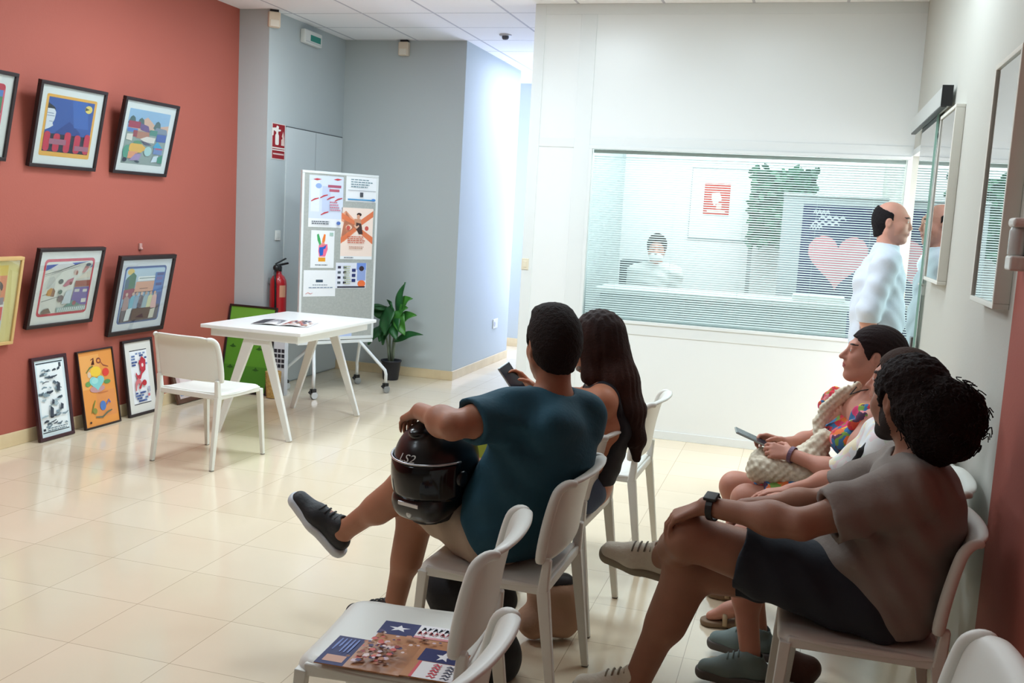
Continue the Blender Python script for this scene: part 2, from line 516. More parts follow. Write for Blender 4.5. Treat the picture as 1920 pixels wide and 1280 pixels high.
# ================================================================== CHAIRS
CH = M('white_chair_plastic', (226, 227, 220), 0.38, spec=0.45)
GLIDE = M('grey_glide', (120, 118, 112), 0.6)
def chair_proto():
    t = thing('stacking_chair', 'x', 'chair')
    # seat: dished sheet, front edge rolled down
    P = []
    ys = [-0.205, -0.19, -0.12, -0.04, 0.05, 0.13, 0.185, 0.21, 0.222, 0.226]
    zs = [0.452, 0.449, 0.443, 0.440, 0.442, 0.447, 0.449, 0.444, 0.433, 0.416]
    n = 16
    for y, z in zip(ys, zs):
        row = []
        for i in range(n + 1):
            u = -1 + 2 * i / n
            hw = 0.226 if y < 0.1 else 0.226 - 0.012 * ((y - 0.1) / 0.126) ** 2
            au = abs(u)
            drop = 0.0 if au < 0.93 else 0.016 * ((au - 0.93) / 0.07) ** 2
            yy = y - (0.022 * max(0, (au - 0.82) / 0.18) ** 2 if y > 0.18 else 0)
            row.append((hw * u, yy, z + 0.006 * au ** 2 - drop))
        P.append(row)
    s = MB(); s.grid(P, CH)
    s.build('seat', t, smooth=True, solid=0.013, subsurf=1)
    # frame under the seat
    f = MB()
    for sx in (-1, 1):
        f.bar((sx * 0.212, -0.21, 0.432), (sx * 0.206, 0.20, 0.430), 0.024, 0.034, CH)
    f.bar((-0.21, -0.205, 0.434), (0.21, -0.205, 0.434), 0.022, 0.034, CH)
    f.bar((-0.205, 0.205, 0.418), (0.205, 0.205, 0.418), 0.018, 0.026, CH)
    f.build('seat_frame', t, bevel=0.006)
    for sx in (-1, 1):
        l = MB(); l.bar((sx * 0.207, 0.206, 0.43), (sx * 0.218, 0.238, 0.004), 0.034, 0.032, CH, up=(0, 1, 0), w2=0.022, h2=0.022)
        l.box((sx * 0.218 - 0.011, 0.227, 0), (sx * 0.218 + 0.011, 0.249, 0.006), GLIDE)
        l.build('leg', t, bevel=0.006)
        l = MB()
        l.bar((sx * 0.214, -0.203, 0.43), (sx * 0.222, -0.262, 0.004), 0.028, 0.040, CH, up=(0, 1, 0), w2=0.022, h2=0.024)
        l.box((sx * 0.222 - 0.011, -0.274, 0), (sx * 0.222 + 0.011, -0.25, 0.006), GLIDE)
        l.build('leg', t, bevel=0.006)
        l = MB(); l.bar((sx * 0.214, -0.203, 0.42), (sx * 0.214, -0.212, 0.535), 0.030, 0.036, CH, up=(0, 1, 0), w2=0.028, h2=0.026)
        l.build('back_upright', t, bevel=0.006)
    # backrest: shell with thick side edges and a lip rolled back at the top
    prof = [(-0.212, 0.520), (-0.214, 0.545), (-0.220, 0.60), (-0.230, 0.66), (-0.242, 0.715), (-0.252, 0.752), (-0.262, 0.776), (-0.278, 0.790), (-0.296, 0.793), (-0.306, 0.789)]
    hw = [0.226, 0.227, 0.2275, 0.2265, 0.224, 0.220, 0.214, 0.205, 0.195, 0.190]
    P = []
    for (y, z), w_ in zip(prof, hw):
        row = []
        for i in range(n + 1):
            u = -1 + 2 * i / n; au = abs(u)
            bow = -0.026 * (1 - au ** 2.2)
            edge = 0.010 * max(0, (au - 0.86) / 0.14) ** 1.5
            zz = z - (0.010 * max(0, (au - 0.7) / 0.3) ** 2 if z > 0.77 else 0)
            row.append((w_ * u, y + bow + edge + 0.012, zz))
        P.append(row)
    b = MB(); b.grid(P, CH)
    for sx in (0, n):
        b.tube([P[k][sx] for k in range(0, 10)], [0.013, 0.013, 0.0125, 0.012, 0.0115, 0.011, 0.0105, 0.0095, 0.0085, 0.0075], CH, n=10)
    b.build('backrest', t, smooth=True, solid=0.012, subsurf=1)
    return t
proto_chair = chair_proto()
CHAIRS = [  # x, y, heading (0 = facing +y), label
    (-0.945, 2.385, PI / 2 + 0.09, 'empty white plastic chair with two brochures lying on its seat'),
    (-0.79, 1.70, PI / 2 - 0.03, 'empty white plastic chair at the bottom edge, only its curved back showing'),
    (-0.897, 3.14, PI / 2 - 0.02, 'white plastic chair carrying the man in the teal shirt'),
    (-0.925, 3.84, PI / 2 - 0.06, 'white plastic chair carrying the woman with long dark hair'),
    (-0.865, 4.62, PI / 2 - 0.03, 'empty white plastic chair beyond the long-haired woman, near the white partition'),
    (0.245, 3.06, PI / 2 + 0.02, 'white plastic chair carrying the man in the grey T-shirt'),
    (0.165, 1.99, PI / 2 + 0.0, 'empty white plastic chair beside the right red wall, only its back top showing'),
    (0.30, 3.62, PI / 2, 'white plastic chair hidden behind the grey T-shirt man, under the white floral top'),
    (0.31, 4.26, PI / 2, 'white plastic chair carrying the woman in the colourful dress'),
    (-3.44, 5.27, -0.10, 'white plastic chair standing in front of the white table by the red wall'),
]
for i, (x, y, a, lab) in enumerate(CHAIRS):
    if i == 0:
        c = proto_chair; c.location = (x, y, 0); c.rotation_euler = (0, 0, a); c['label'] = lab; c['group'] = 'white plastic chairs'
    else:
        dup(proto_chair, (x, y, 0), a, lab, 'white plastic chairs')

# ================================================================== TABLE
TW = M('white_table_top', (236, 238, 236), 0.3)
TL = M('white_table_metal', (228, 229, 224), 0.4)
tb = thing('table', 'white rectangular table on splayed A-shaped legs beside the red wall', 'table', (-3.485, 6.363, 0), -0.027)
m = MB(); m.box((-0.384, -0.566, 0.727), (0.384, 0.566, 0.751), TW); m.build('table_top', tb, bevel=0.003)
m = MB()
for lo, hi in (((-0.335, -0.515, 0.672), (0.335, -0.49, 0.727)), ((-0.335, 0.49, 0.672), (0.335, 0.515, 0.727)), ((-0.335, -0.49, 0.672), (-0.31, 0.49, 0.727)), ((0.31, -0.49, 0.672), (0.335, 0.49, 0.727))):
    m.box(lo, hi, TL)
m.build('apron', tb, bevel=0.002)
for sy in (-1, 1):
    for sx in (-1, 1):
        m = MB(); m.bar((sx * 0.055, sy * 0.465, 0.685), (sx * 0.283, sy * 0.50, 0.002), 0.075, 0.03, TL, up=(0, 1, 0), w2=0.036, h2=0.028)
        m.build('leg', tb, bevel=0.004)
    m = MB(); m.bar((-0.10, sy * 0.465, 0.655), (0.10, sy * 0.465, 0.655), 0.03, 0.05, TL); m.build('leg_bracket', tb, bevel=0.003)
# magazine lying on the table
mg = thing('magazine', 'open colour magazine lying on the white table', 'magazine', (-3.46, 6.20, 0.752), 0.22)
m = MB()
for sx in (-1, 1):
    P = []
    for i in range(9):
        t = i / 8
        P.append([(sx * 0.20 * t, -0.145, 0.003 + 0.010 * math.sin(PI * min(1, t * 1.15)) * (1 - 0.4 * t)), (sx * 0.20 * t, 0.145, 0.003 + 0.010 * math.sin(PI * min(1, t * 1.15)) * (1 - 0.4 * t))])
    m.grid(P, M('magazine_paper', (222, 218, 216), 0.35))
m.build('pages', mg, solid=0.003)
def curved_page(layers, sx):
    mb = MB()
    for k, (rgb, pts) in enumerate(layers):
        q = []
        for x, y in pts:
            zz = 0.003 + 0.010 * math.sin(PI * min(1, x * 1.15)) * (1 - 0.4 * x) + 0.0022 + 0.0003 * k
            q.append((sx * 0.20 * x, -0.145 + 0.29 * y, zz))
        mb.add(q, [tuple(range(len(q)))], art_mat(rgb, 0.35))
    return mb
lay = []
rr = random.Random(3)
for i in range(7):
    for j in range(4):
        if rr.random() < 0.8:
            lay.append((rr.choice([(150, 110, 90), (90, 80, 110), (200, 150, 120), (70, 60, 70), (180, 90, 80), (230, 200, 190)]), Rr(0.06 + i * 0.125, 0.08 + j * 0.215, 0.165 + i * 0.125, 0.27 + j * 0.215)))
curved_page(lay, 1).build('picture_page', mg)
curved_page([((40, 40, 52), Rr(0.55, 0.02, 0.98, 0.98))] + [((150, 150, 160), Rr(0.08, 0.1 + 0.08 * i, 0.5, 0.14 + 0.08 * i)) for i in range(10)], -1).build('text_page', mg)

# ================================================================== PINBOARD ON CASTERS
PB_O = V((-3.98, 7.35, 0)); PB_U = V((0.544, 0.839, 0)).normalized(); PB_N = V((0.839, -0.544, 0)).normalized()
pbm = frame_mtx(PB_O, PB_U, V((0, 0, 1)))
pb = thing('pinboard', 'mobile grey pinboard with white frame on casters beside the plant', 'pinboard', matrix=pbm)
FELT = M('grey_felt', (178, 182, 178), 0.95, bump=(160, 0.2), mottle=(60, (160, 165, 162), 0.5))
PBW, PB0, PB1 = 0.735, 0.455, 1.868
m = MB(); m.box((0.012, PB0 + 0.01, -0.026), (PBW - 0.012, PB1 - 0.01, -0.004), FELT); m.build('felt_panel', pb)
m = MB()
for lo, hi in (((0, PB0, -0.03), (PBW, PB0 + 0.026, 0)), ((0, PB1 - 0.022, -0.03), (PBW, PB1, 0)), ((0, PB0 + 0.026, -0.03), (0.022, PB1 - 0.022, 0)), ((PBW - 0.022, PB0 + 0.026, -0.03), (PBW, PB1 - 0.022, 0))):
    m.box(lo, hi, ALU)
m.build('board_frame', pb, bevel=0.003)
m = MB(); m.bar((0.0, PB0 - 0.02, -0.02), (PBW, PB0 - 0.02, -0.02), 0.03, 0.03, ALU); m.build('bottom_rail', pb, bevel=0.004)
for x in (0.17, PBW - 0.13):
    for sz in (-1, 1):
        dx = 0.13 if x > 0.4 else -0.13
        m = MB()
        zt = sz * 0.23 - 0.02
        m.tube([(x, PB0 - 0.02, -0.02), (x + dx * 0.15, PB0 - 0.05, -0.02 + sz * 0.02), (x + dx, 0.20, zt), (x + dx * 1.05, 0.165, zt + sz * 0.006), (x + dx * 1.05, 0.085, zt + sz * 0.006)], 0.014, ALU, n=12, up=(1, 0, 0))
        lg = m.build('leg', pb, smooth=True)
        m = MB()
        cx, cz = x + dx * 1.05, zt + sz * 0.006
        m.box((cx - 0.022, 0.060, cz - 0.018), (cx + 0.022, 0.088, cz + 0.018), BLACKM)
        m.bar((cx - 0.01, 0.075, cz), (cx - 0.035, 0.05, cz), 0.03, 0.012, BLACKM)
        m.lathe([(0.001, -0.014), (0.030, -0.014), (0.033, -0.008), (0.033, 0.008), (0.030, 0.014), (0.001, 0.014)], GREYM, n=20, loc=(cx + 0.008, 0.0335, cz))
        m.build('caster', lg, bevel=0.002)
# ================================================================== PAPERS ON THE PINBOARD
def paper(name, label, x0, y0, x1, y1, rgb, layers, thick=0.0012, off=0.0, curl=0.0, cat='poster'):
    t = thing(name, label, cat, matrix=pbm @ Matrix.Translation((x0, y0, -0.004 + off)), group='papers on the pinboard')
    w_, h_ = x1 - x0, y1 - y0
    m = MB(); m.box((0, 0, 0), (w_, h_, thick), art_mat(rgb)); m.build('paper', t)
    s = sheet(layers, w_, h_, z0=thick)
    s.build('print', t)
    return t
WHT = (238, 241, 244); RD = (196, 66, 76); INK = (96, 102, 112)
L = [((214, 224, 242), Rr(0, 0.17, 1, 1)), ((196, 208, 234), Rr(0.38, 0.3, 0.62, 0.8)), ((228, 234, 246), Rr(0.05, 0.3, 0.3, 0.9)), ((150, 178, 226), El(0.27, 0.80, 0.09, 0.05))]
for x, y in ((0.22, 0.92), (0.82, 0.94)): L.append((RD, [(x - 0.12, y), (x, y + 0.025), (x + 0.14, y + 0.01), (x, y - 0.018)]))
L += [((176, 92, 116), Rr(0.54, 0.78, 0.93, 0.83)), ((190, 100, 120), Rr(0.58, 0.70, 0.88, 0.75))]
for x, y, r in ((0.16, 0.53, 0.5), (0.42, 0.60, 0.2), (0.62, 0.57, 0.3), (0.85, 0.55, 0.2), (0.45, 0.27, 0.2)): L.append((RD, Stroke([(x - 0.1, y - 0.03), (x, y + 0.01), (x + 0.12, y + 0.035)], 0.03)))
L += TextLines(0.6, 0.32, 0.92, 0.52, 4, (206, 130, 150), seed=2) + TextLines(0.08, 0.05, 0.62, 0.13, 2, INK, seed=4) + [((90, 120, 190), El(0.86, 0.09, 0.06, 0.035))]
paper('poster', 'large pale blue poster with red marks, top left of the pinboard', 0.066, 1.408, 0.388, 1.832, WHT, L)
L = TextLines(0.15, 0.55, 0.85, 0.92, 4, (110, 140, 150), seed=5, fill=0.4) + [((120, 130, 140), Rr(0.05, 0.44, 0.95, 0.455)), ((80, 84, 92), Rr(0.44, 0.2, 0.54, 0.38))] + [((70, 150, 200), Rr(0.05, 0.06, 0.85, 0.11)), ((80, 140, 210), El(0.88, 0.1, 0.07, 0.05))]
paper('notice', 'white notice with grey text and blue strip, top right of the pinboard', 0.414, 1.634, 0.721, 1.846, WHT, L, cat='notice')
OR1, OR2 = (238, 168, 136), (226, 126, 86)
L = [((246, 226, 214), Rr(0, 0.06, 1, 1)), (OR1, [(0, 0.86), (0.14, 0.94), (0.5, 0.72), (0.5, 0.6), (0, 0.4), (0, 0.32), (0.1, 0.34), (0.5, 0.56), (0, 0.74)]),
     (OR2, [(1, 0.96), (1, 0.84), (0.62, 0.66), (0.5, 0.72)]), (OR2, [(0, 0.90), (0.02, 0.78), (0.45, 0.66), (0.5, 0.72)]), (OR2, [(0, 0.30), (0, 0.42), (0.42, 0.62), (0.5, 0.58)]), (OR2, [(1, 0.30), (1, 0.44), (0.58, 0.62), (0.5, 0.56)]),
     ((236, 200, 176), El(0.24, 0.62, 0.1, 0.05)), ((206, 92, 84), El(0.22, 0.61, 0.06, 0.045)), ((206, 92, 84), El(0.80, 0.61, 0.06, 0.045)),
     ((66, 44, 40), El(0.55, 0.875, 0.075, 0.035)), ((214, 160, 132), El(0.53, 0.83, 0.05, 0.045)), ((206, 150, 120), [(0.4, 0.79), (0.6, 0.79), (0.66, 0.6), (0.42, 0.62)]), ((74, 54, 52), [(0.46, 0.72), (0.62, 0.70), (0.68, 0.5), (0.56, 0.49), (0.46, 0.6)]),
     ((228, 182, 156), Stroke([(0.4, 0.66), (0.48, 0.62), (0.55, 0.66)], 0.05))]
L += TextLines(0.2, 0.31, 0.85, 0.46, 4, (206, 110, 84), seed=6) + TextLines(0.25, 0.2, 0.75, 0.26, 2, (196, 150, 130), seed=7) + TextLines(0.1, 0.015, 0.4, 0.05, 1, INK, seed=8)
paper('poster', 'orange poster with a standing figure on crossed rays, right side of the pinboard', 0.377, 1.145, 0.692, 1.581, WHT, L)
HD = [((236, 160, 44), Rr(0.33, 0.17, 0.63, 0.28)), ((240, 116, 150), [(0.34, 0.62), (0.7, 0.64), (0.72, 0.5), (0.62, 0.3), (0.36, 0.3), (0.32, 0.45)]), ((40, 96, 196), [(0.36, 0.55), (0.52, 0.56), (0.66, 0.62), (0.62, 0.52), (0.54, 0.50), (0.52, 0.34), (0.40, 0.32), (0.35, 0.44)]),
      ((70, 170, 100), Stroke([(0.40, 0.62), (0.33, 0.76), (0.28, 0.9)], 0.12)), ((240, 130, 60), Stroke([(0.50, 0.62), (0.54, 0.76), (0.58, 0.9)], 0.12)), ((240, 150, 150), Stroke([(0.4, 0.6), (0.5, 0.66), (0.6, 0.62)], 0.06))]
paper('poster', 'small white poster of a multicoloured hand making a V sign', 0.096, 1.069, 0.317, 1.381, WHT, HD + TextLines(0.2, 0.06, 0.8, 0.1, 1, INK, seed=9) + [((170, 200, 190), Rr(0.78, 0.86, 0.94, 0.95))])
paper('notice', 'white sheet with one dark centred word, lower left of the pinboard', 0.037, 0.829, 0.340, 1.049, WHT, [((58, 78, 96), Rr(0.38, 0.54, 0.60, 0.64))] + TextLines(0.28, 0.40, 0.75, 0.48, 1, (160, 170, 180), seed=10, ragged=0) + TextLines(0.16, 0.31, 0.92, 0.37, 1, (120, 140, 165), seed=11, ragged=0) + [((200, 90, 90), Stroke([(0.06, 0.1), (0.14, 0.15), (0.22, 0.1), (0.28, 0.14)], 0.02))], cat='notice')
L = [((228, 232, 244), Rr(0, 0, 1, 1)), ((120, 150, 220), Rr(0.68, 0.72, 0.99, 1)), ((150, 170, 220), Rr(0.7, 0.3, 0.98, 0.75)), ((240, 120, 70), El(0.85, 0.18, 0.13, 0.14)), ((46, 44, 60), Rr(0.06, 0.02, 0.97, 0.08)), ((60, 46, 52), El(0.84, 0.78, 0.08, 0.1))]
for i in range(4):
    for j in range(2):
        L.append(((56, 52, 74) if (i + j) % 2 else (90, 100, 110), Rr(0.06 + j * 0.18, 0.18 + i * 0.2, 0.16 + j * 0.18, 0.27 + i * 0.2)))
for i in range(3): L.append(((48, 56, 110), Rr(0.52, 0.25 + 0.2 * i, 0.64, 0.37 + 0.2 * i)))
L += TextLines(0.26, 0.15, 0.5, 0.9, 9, (190, 196, 160), seed=12)
paper('leaflet', 'folded colour leaflet with rows of dark squares pinned on the board', 0.339, 0.896, 0.641, 1.114, WHT, L, cat='leaflet')
paper('leaflet', 'pale blue sheet with a red heart at the foot of the pinboard', 0.203, 0.480, 0.516, 0.640, (190, 206, 240), [(RD, Heart(0.32, 0.6, 0.2, 0.36)), ((150, 120, 190), Rr(0.6, 0.62, 0.85, 0.7)), ((90, 110, 190), Rr(0.62, 0.75, 0.74, 0.85))], cat='leaflet')

# ================================================================== PICTURES ON THE LEFT WALL
BLK = M('dark_wood_frame', (38, 24, 24), 0.45)
GLD = M('pale_wood_frame', (214, 178, 118), 0.45)
MAT1 = (232, 234, 230)
GLT = glass_mat('picture_glass', (250, 252, 252), refl=0.2)
def hang(label, y0, y1, z0, z1, lean, border, fm, layers, mat_rgb, matw, group='framed pictures hung on the red wall', depth=0.03, matw_y=None):
    h = math.hypot(z1 - z0, lean)
    o = V((XL + 0.004, y0, z0))
    return picture(label, o, V((0, 1, 0)), V((lean, 0, z1 - z0)), y1 - y0, h, border, depth, fm, layers, mat_rgb, matw, group=group, matw_y=matw_y, glass=GLT)
# night scene
L = [((240, 178, 70), Ro(0, 0, 1, 1, 0.03)), ((54, 88, 164), Rr(0.045, 0.075, 0.955, 0.955)), ((40, 66, 140), [(0.2, 0.36), (0.5, 0.6), (0.75, 0.42), (0.7, 0.3), (0.2, 0.3)]), ((64, 104, 184), [(0.5, 0.95), (0.8, 0.95), (0.9, 0.5), (0.6, 0.5)]),
     ((28, 30, 44), Rr(0.045, 0.075, 0.955, 0.37)),
     ((34, 34, 40), [(0.045, 0.86), (0.17, 0.80), (0.2, 0.76), (0.045, 0.76)]), ((226, 230, 238), [(0.045, 0.77), (0.17, 0.77), (0.21, 0.72), (0.2, 0.6), (0.17, 0.54), (0.19, 0.5), (0.13, 0.46), (0.045, 0.42)]), ((120, 134, 160), Rr(0.05, 0.69, 0.17, 0.70)), ((120, 134, 160), Rr(0.05, 0.65, 0.19, 0.66)), ((140, 150, 170), Rr(0.1, 0.56, 0.17, 0.57)),
     ((240, 214, 110), El(0.84, 0.84, 0.075, 0.065)), ((84, 84, 60), [(0.77, 0.87), (0.86, 0.84), (0.77, 0.81)])]
for i, (x, t) in enumerate(((0.1, 0.40), (0.29, 0.38), (0.5, 0.42), (0.70, 0.39), (0.90, 0.42))):
    x0 = min(max(x - 0.062, 0.045), 0.955)
    L.append(((206, 44, 70), Ro(x0, 0.08, min(x + 0.062, 0.955), t, 0.05)))
for x0, x1, y0, y1 in ((0.15, 0.48, 0.2, 0.29), (0.66, 0.95, 0.13, 0.21)): L.append(((168, 104, 124), Rr(x0, y0, x1, y1)))
hang('black framed night scene with a blue sky, a moon and five red pillars', 5.047, 5.642, 1.735, 2.256, 0.102, 0.022, BLK, L, MAT1, 0.052)
# village scene
L = [((150, 186, 218), Rr(0, 0, 1, 1)), ((222, 178, 150), [(0.2, 0.74), (0.45, 0.88), (0.7, 0.72), (1, 0.78), (1, 0.6), (0, 0.6)]), ((150, 164, 154), Rr(0, 0, 1, 0.62))]
for x, y in ((0.1, 0.82), (0.31, 0.8), (0.72, 0.78)): L.append(((78, 104, 98), [(x - 0.1, y - 0.08), (x - 0.05, y + 0.03), (x, y + 0.06), (x + 0.06, y + 0.02), (x + 0.09, y - 0.1), (x, y - 0.14)]))
L += [((168, 42, 66), Rr(0.02, 0.66, 0.3, 0.78)), ((92, 130, 196), Rr(0.02, 0.58, 0.26, 0.65)), ((110, 76, 130), [(0.3, 0.76), (0.5, 0.72), (0.56, 0.6), (0.32, 0.64)]), ((186, 126, 96), Rr(0.24, 0.48, 0.56, 0.61)), ((160, 66, 70), Rr(0.16, 0.5, 0.26, 0.62)), ((128, 140, 154), [(0.62, 0.62), (0.7, 0.72), (0.96, 0.7), (1, 0.6)]), ((80, 140, 120), Rr(0.55, 0.56, 0.74, 0.66)),
     ((66, 92, 166), Rr(0.74, 0.46, 0.98, 0.6)), ((228, 222, 208), [(0.02, 0.44), (0.02, 0.54), (0.16, 0.55), (0.16, 0.42)]), ((232, 222, 210), [(0.34, 0.47), (0.5, 0.53), (0.72, 0.52), (0.7, 0.42), (0.5, 0.42)]), ((84, 74, 90), [(0.32, 0.44), (0.5, 0.43), (0.66, 0.38), (0.5, 0.37)]), ((60, 164, 206), [(0.68, 0.34), (0.78, 0.46), (0.94, 0.34)]), ((110, 136, 186), Rr(0.72, 0.22, 0.94, 0.34)), ((190, 84, 110), Rr(0.76, 0.31, 0.94, 0.34)),
     ((84, 158, 128), El(0.08, 0.22, 0.09, 0.12)), ((98, 150, 106), El(0.3, 0.40, 0.1, 0.04)), ((238, 182, 66), Ro(0.12, 0.22, 0.46, 0.38, 0.06)), ((238, 180, 70), [(0.44, 0.36), (0.58, 0.29), (0.44, 0.25)]), ((236, 160, 110), Rr(0.12, 0.1, 0.34, 0.23)), ((168, 140, 182), [(0.16, 0.06), (0.3, 0.2), (0.44, 0.2), (0.4, 0.08)]), ((176, 214, 210), El(0.58, 0.26, 0.09, 0.09)), ((214, 228, 236), [(0.7, 0.06), (0.74, 0.18), (0.86, 0.2), (0.84, 0.08)]), ((88, 150, 130), [(0.84, 0.16), (0.96, 0.22), (0.98, 0.06), (0.86, 0.06)]), ((70, 74, 84), El(0.06, 0.07, 0.05, 0.04)), ((70, 84, 96), El(0.36, 0.05, 0.06, 0.015))]
hang('black framed village scene with a yellow cart, red roofs and dark trees', 5.812, 6.411, 1.738, 2.256, 0.114, 0.022, BLK, L, MAT1, 0.052)
# partly seen at the photo's left edge, upper row
L = [((226, 92, 110), Ro(0, 0, 1, 1, 0.06)), ((200, 40, 60), Ro(0.02, 0.9, 0.99, 0.99, 0.03)), ((92, 134, 204), Rr(0.03, 0.78, 0.97, 0.90)), ((74, 142, 96), Rr(0.03, 0.55, 0.97, 0.80)), ((60, 90, 80), [(0.5, 0.62), (0.97, 0.58), (0.97, 0.5), (0.5, 0.52)]), ((222, 206, 216), Rr(0.03, 0.34, 0.97, 0.54)), ((130, 150, 200), Rr(0.55, 0.44, 0.8, 0.5)), ((206, 52, 70), Rr(0.03, 0.05, 0.97, 0.34)), ((240, 170, 160), Rr(0.1, 0.1, 0.5, 0.3))]
hang('black framed picture with red border and green field, cut by the left edge, upper row', 4.27, 4.865, 1.752, 2.262, 0.106, 0.022, BLK, L, MAT1, 0.052)
L = [((236, 206, 96), Rr(0, 0.85, 1, 1)), ((232, 226, 220), Rr(0, 0.0, 1, 0.5)), ((236, 150, 110), Rr(0.0, 0.5, 1, 0.86)), ((70, 56, 58), El(0.78, 0.70, 0.16, 0.1)), ((206, 150, 110), El(0.8, 0.62, 0.12, 0.09)), ((150, 140, 150), Rr(0.6, 0.46, 0.98, 0.56)), ((244, 240, 236), Rr(0, 0.43, 1, 0.455)), ((228, 84, 84), Rr(0.02, 0.24, 0.98, 0.43)), ((170, 200, 216), Rr(0.3, 0.1, 0.98, 0.24)), ((120, 90, 90), El(0.8, 0.1, 0.12, 0.05))]
hang('pale wood framed yellow and red poster, cut by the left edge, lower row', 4.31, 4.906, 0.652, 1.190, 0.096, 0.020, GLD, L, (236, 222, 150), 0.085, matw_y=0.03)
# hillside scene with a red border
L = [((208, 54, 78), Ro(0, 0, 1, 1, 0.07)), ((222, 224, 216), Ro(0.035, 0.045, 0.965, 0.95, 0.05)), ((86, 110, 190), [(0.04, 0.9), (0.9, 0.94), (0.6, 0.88), (0.3, 0.9), (0.04, 0.8)]), ((232, 234, 236), [(0.14, 0.84), (0.3, 0.93), (0.5, 0.94), (0.6, 0.88), (0.2, 0.80)]), ((70, 76, 80), Stroke([(0.04, 0.74), (0.3, 0.79), (0.6, 0.88), (0.8, 0.93)], 0.012)), ((150, 150, 150), Stroke([(0.04, 0.71), (0.4, 0.79), (0.7, 0.87)], 0.01)),
     ((200, 204, 200), [(0.1, 0.5), (0.14, 0.68), (0.22, 0.70), (0.27, 0.62), (0.26, 0.45)]), ((198, 140, 56), [(0.12, 0.38), (0.14, 0.46), (0.2, 0.5), (0.27, 0.47), (0.27, 0.35), (0.16, 0.36)]), ((140, 90, 60), [(0.21, 0.35), (0.24, 0.5), (0.29, 0.44), (0.28, 0.34)]), ((74, 92, 92), El(0.37, 0.6, 0.05, 0.045)), ((190, 110, 130), [(0.42, 0.52), (0.5, 0.62), (0.62, 0.66), (0.6, 0.55), (0.46, 0.5)]), ((130, 66, 70), El(0.57, 0.56, 0.03, 0.03)), ((206, 180, 170), El(0.64, 0.75, 0.045, 0.05)), ((150, 90, 80), El(0.66, 0.74, 0.02, 0.04)), ((196, 140, 140), [(0.76, 0.74), (0.82, 0.86), (0.9, 0.84), (0.82, 0.74)]), ((96, 106, 120), El(0.87, 0.88, 0.05, 0.03)), ((120, 140, 180), [(0.9, 0.82), (0.96, 0.9), (0.96, 0.84)]),
     ((224, 216, 200), [(0.66, 0.62), (0.95, 0.66), (0.95, 0.78), (0.8, 0.72)]), ((152, 74, 62), Rr(0.66, 0.49, 0.965, 0.60)), ((104, 88, 160), [(0.62, 0.17), (0.66, 0.48), (0.965, 0.48), (0.965, 0.15)]), ((204, 206, 200), Rr(0.67, 0.40, 0.77, 0.45)), ((204, 206, 200), Rr(0.84, 0.39, 0.93, 0.44)), ((214, 214, 206), Rr(0.84, 0.2, 0.94, 0.27)), ((86, 140, 130), [(0.5, 0.14), (0.66, 0.26), (0.84, 0.16)]), ((150, 80, 90), El(0.7, 0.2, 0.04, 0.04)), ((198, 212, 220), [(0.44, 0.2), (0.5, 0.42), (0.62, 0.46), (0.62, 0.2)]), ((112, 96, 98), El(0.41, 0.30, 0.06, 0.06)), ((80, 110, 100), El(0.38, 0.42, 0.04, 0.04)), ((60, 66, 70), Stroke([(0.04, 0.27), (0.36, 0.34)], 0.012)), ((60, 66, 70), Stroke([(0.04, 0.38), (0.14, 0.40)], 0.01)), ((158, 176, 172), Rr(0.36, 0.06, 0.955, 0.14)), ((130, 116, 104), [(0.06, 0.05), (0.1, 0.13), (0.2, 0.15), (0.26, 0.06)])]
for i in range(14): L.append(((210, 222, 220), Rr(0.39 + i * 0.04, 0.065, 0.405 + i * 0.04, 0.13)))
hang('black framed hillside scene with a red border and a purple house', 5.015, 5.612, 0.728, 1.239, 0.113, 0.022, BLK, L, MAT1, 0.050)
# crowd scene with a blue border
L = [((58, 92, 154), Ro(0, 0, 1, 1, 0.06)), ((160, 192, 222), Ro(0.03, 0.03, 0.97, 0.965, 0.05)), ((186, 210, 226), Rr(0.04, 0.7, 0.96, 0.95)), ((226, 196, 110), El(0.14, 0.91, 0.08, 0.055)), ((70, 120, 96), [(0.05, 0.6), (0.06, 0.8), (0.2, 0.9), (0.28, 0.84), (0.28, 0.62)]), ((72, 104, 130), Rr(0.04, 0.62, 0.13, 0.78)), ((150, 66, 92), [(0.04, 0.44), (0.04, 0.6), (0.26, 0.62), (0.36, 0.56), (0.26, 0.44)]), ((238, 242, 242), Rr(0.33, 0.74, 0.76, 0.82)), ((130, 158, 156), Rr(0.36, 0.78, 0.76, 0.795)), ((222, 166, 140), [(0.28, 0.54), (0.3, 0.73), (0.74, 0.73), (0.74, 0.55)]), ((120, 80, 70), Rr(0.4, 0.6, 0.6, 0.612)), ((80, 70, 80), Rr(0.3, 0.54, 0.76, 0.55)),
     ((70, 120, 190), Rr(0.74, 0.5, 0.96, 0.88)), ((70, 78, 140), Rr(0.78, 0.82, 0.95, 0.87)), ((110, 100, 160), Rr(0.78, 0.74, 0.93, 0.80)), ((60, 70, 140), Rr(0.78, 0.64, 0.93, 0.69)), ((60, 84, 150), Rr(0.86, 0.3, 0.96, 0.52)), ((84, 74, 84), Rr(0.04, 0.03, 0.96, 0.3))]
for x, c in ((0.12, (170, 140, 140)), (0.27, (110, 180, 204)), (0.36, (140, 170, 196)), (0.47, (126, 118, 128)), (0.58, (160, 186, 196)), (0.69, (206, 208, 170)), (0.79, (214, 180, 176))):
    L += [(c, [(x - 0.07, 0.24), (x - 0.05, 0.46), (x, 0.5), (x + 0.06, 0.46), (x + 0.08, 0.24)]), ((206, 176, 160), El(x, 0.52, 0.03, 0.03))]
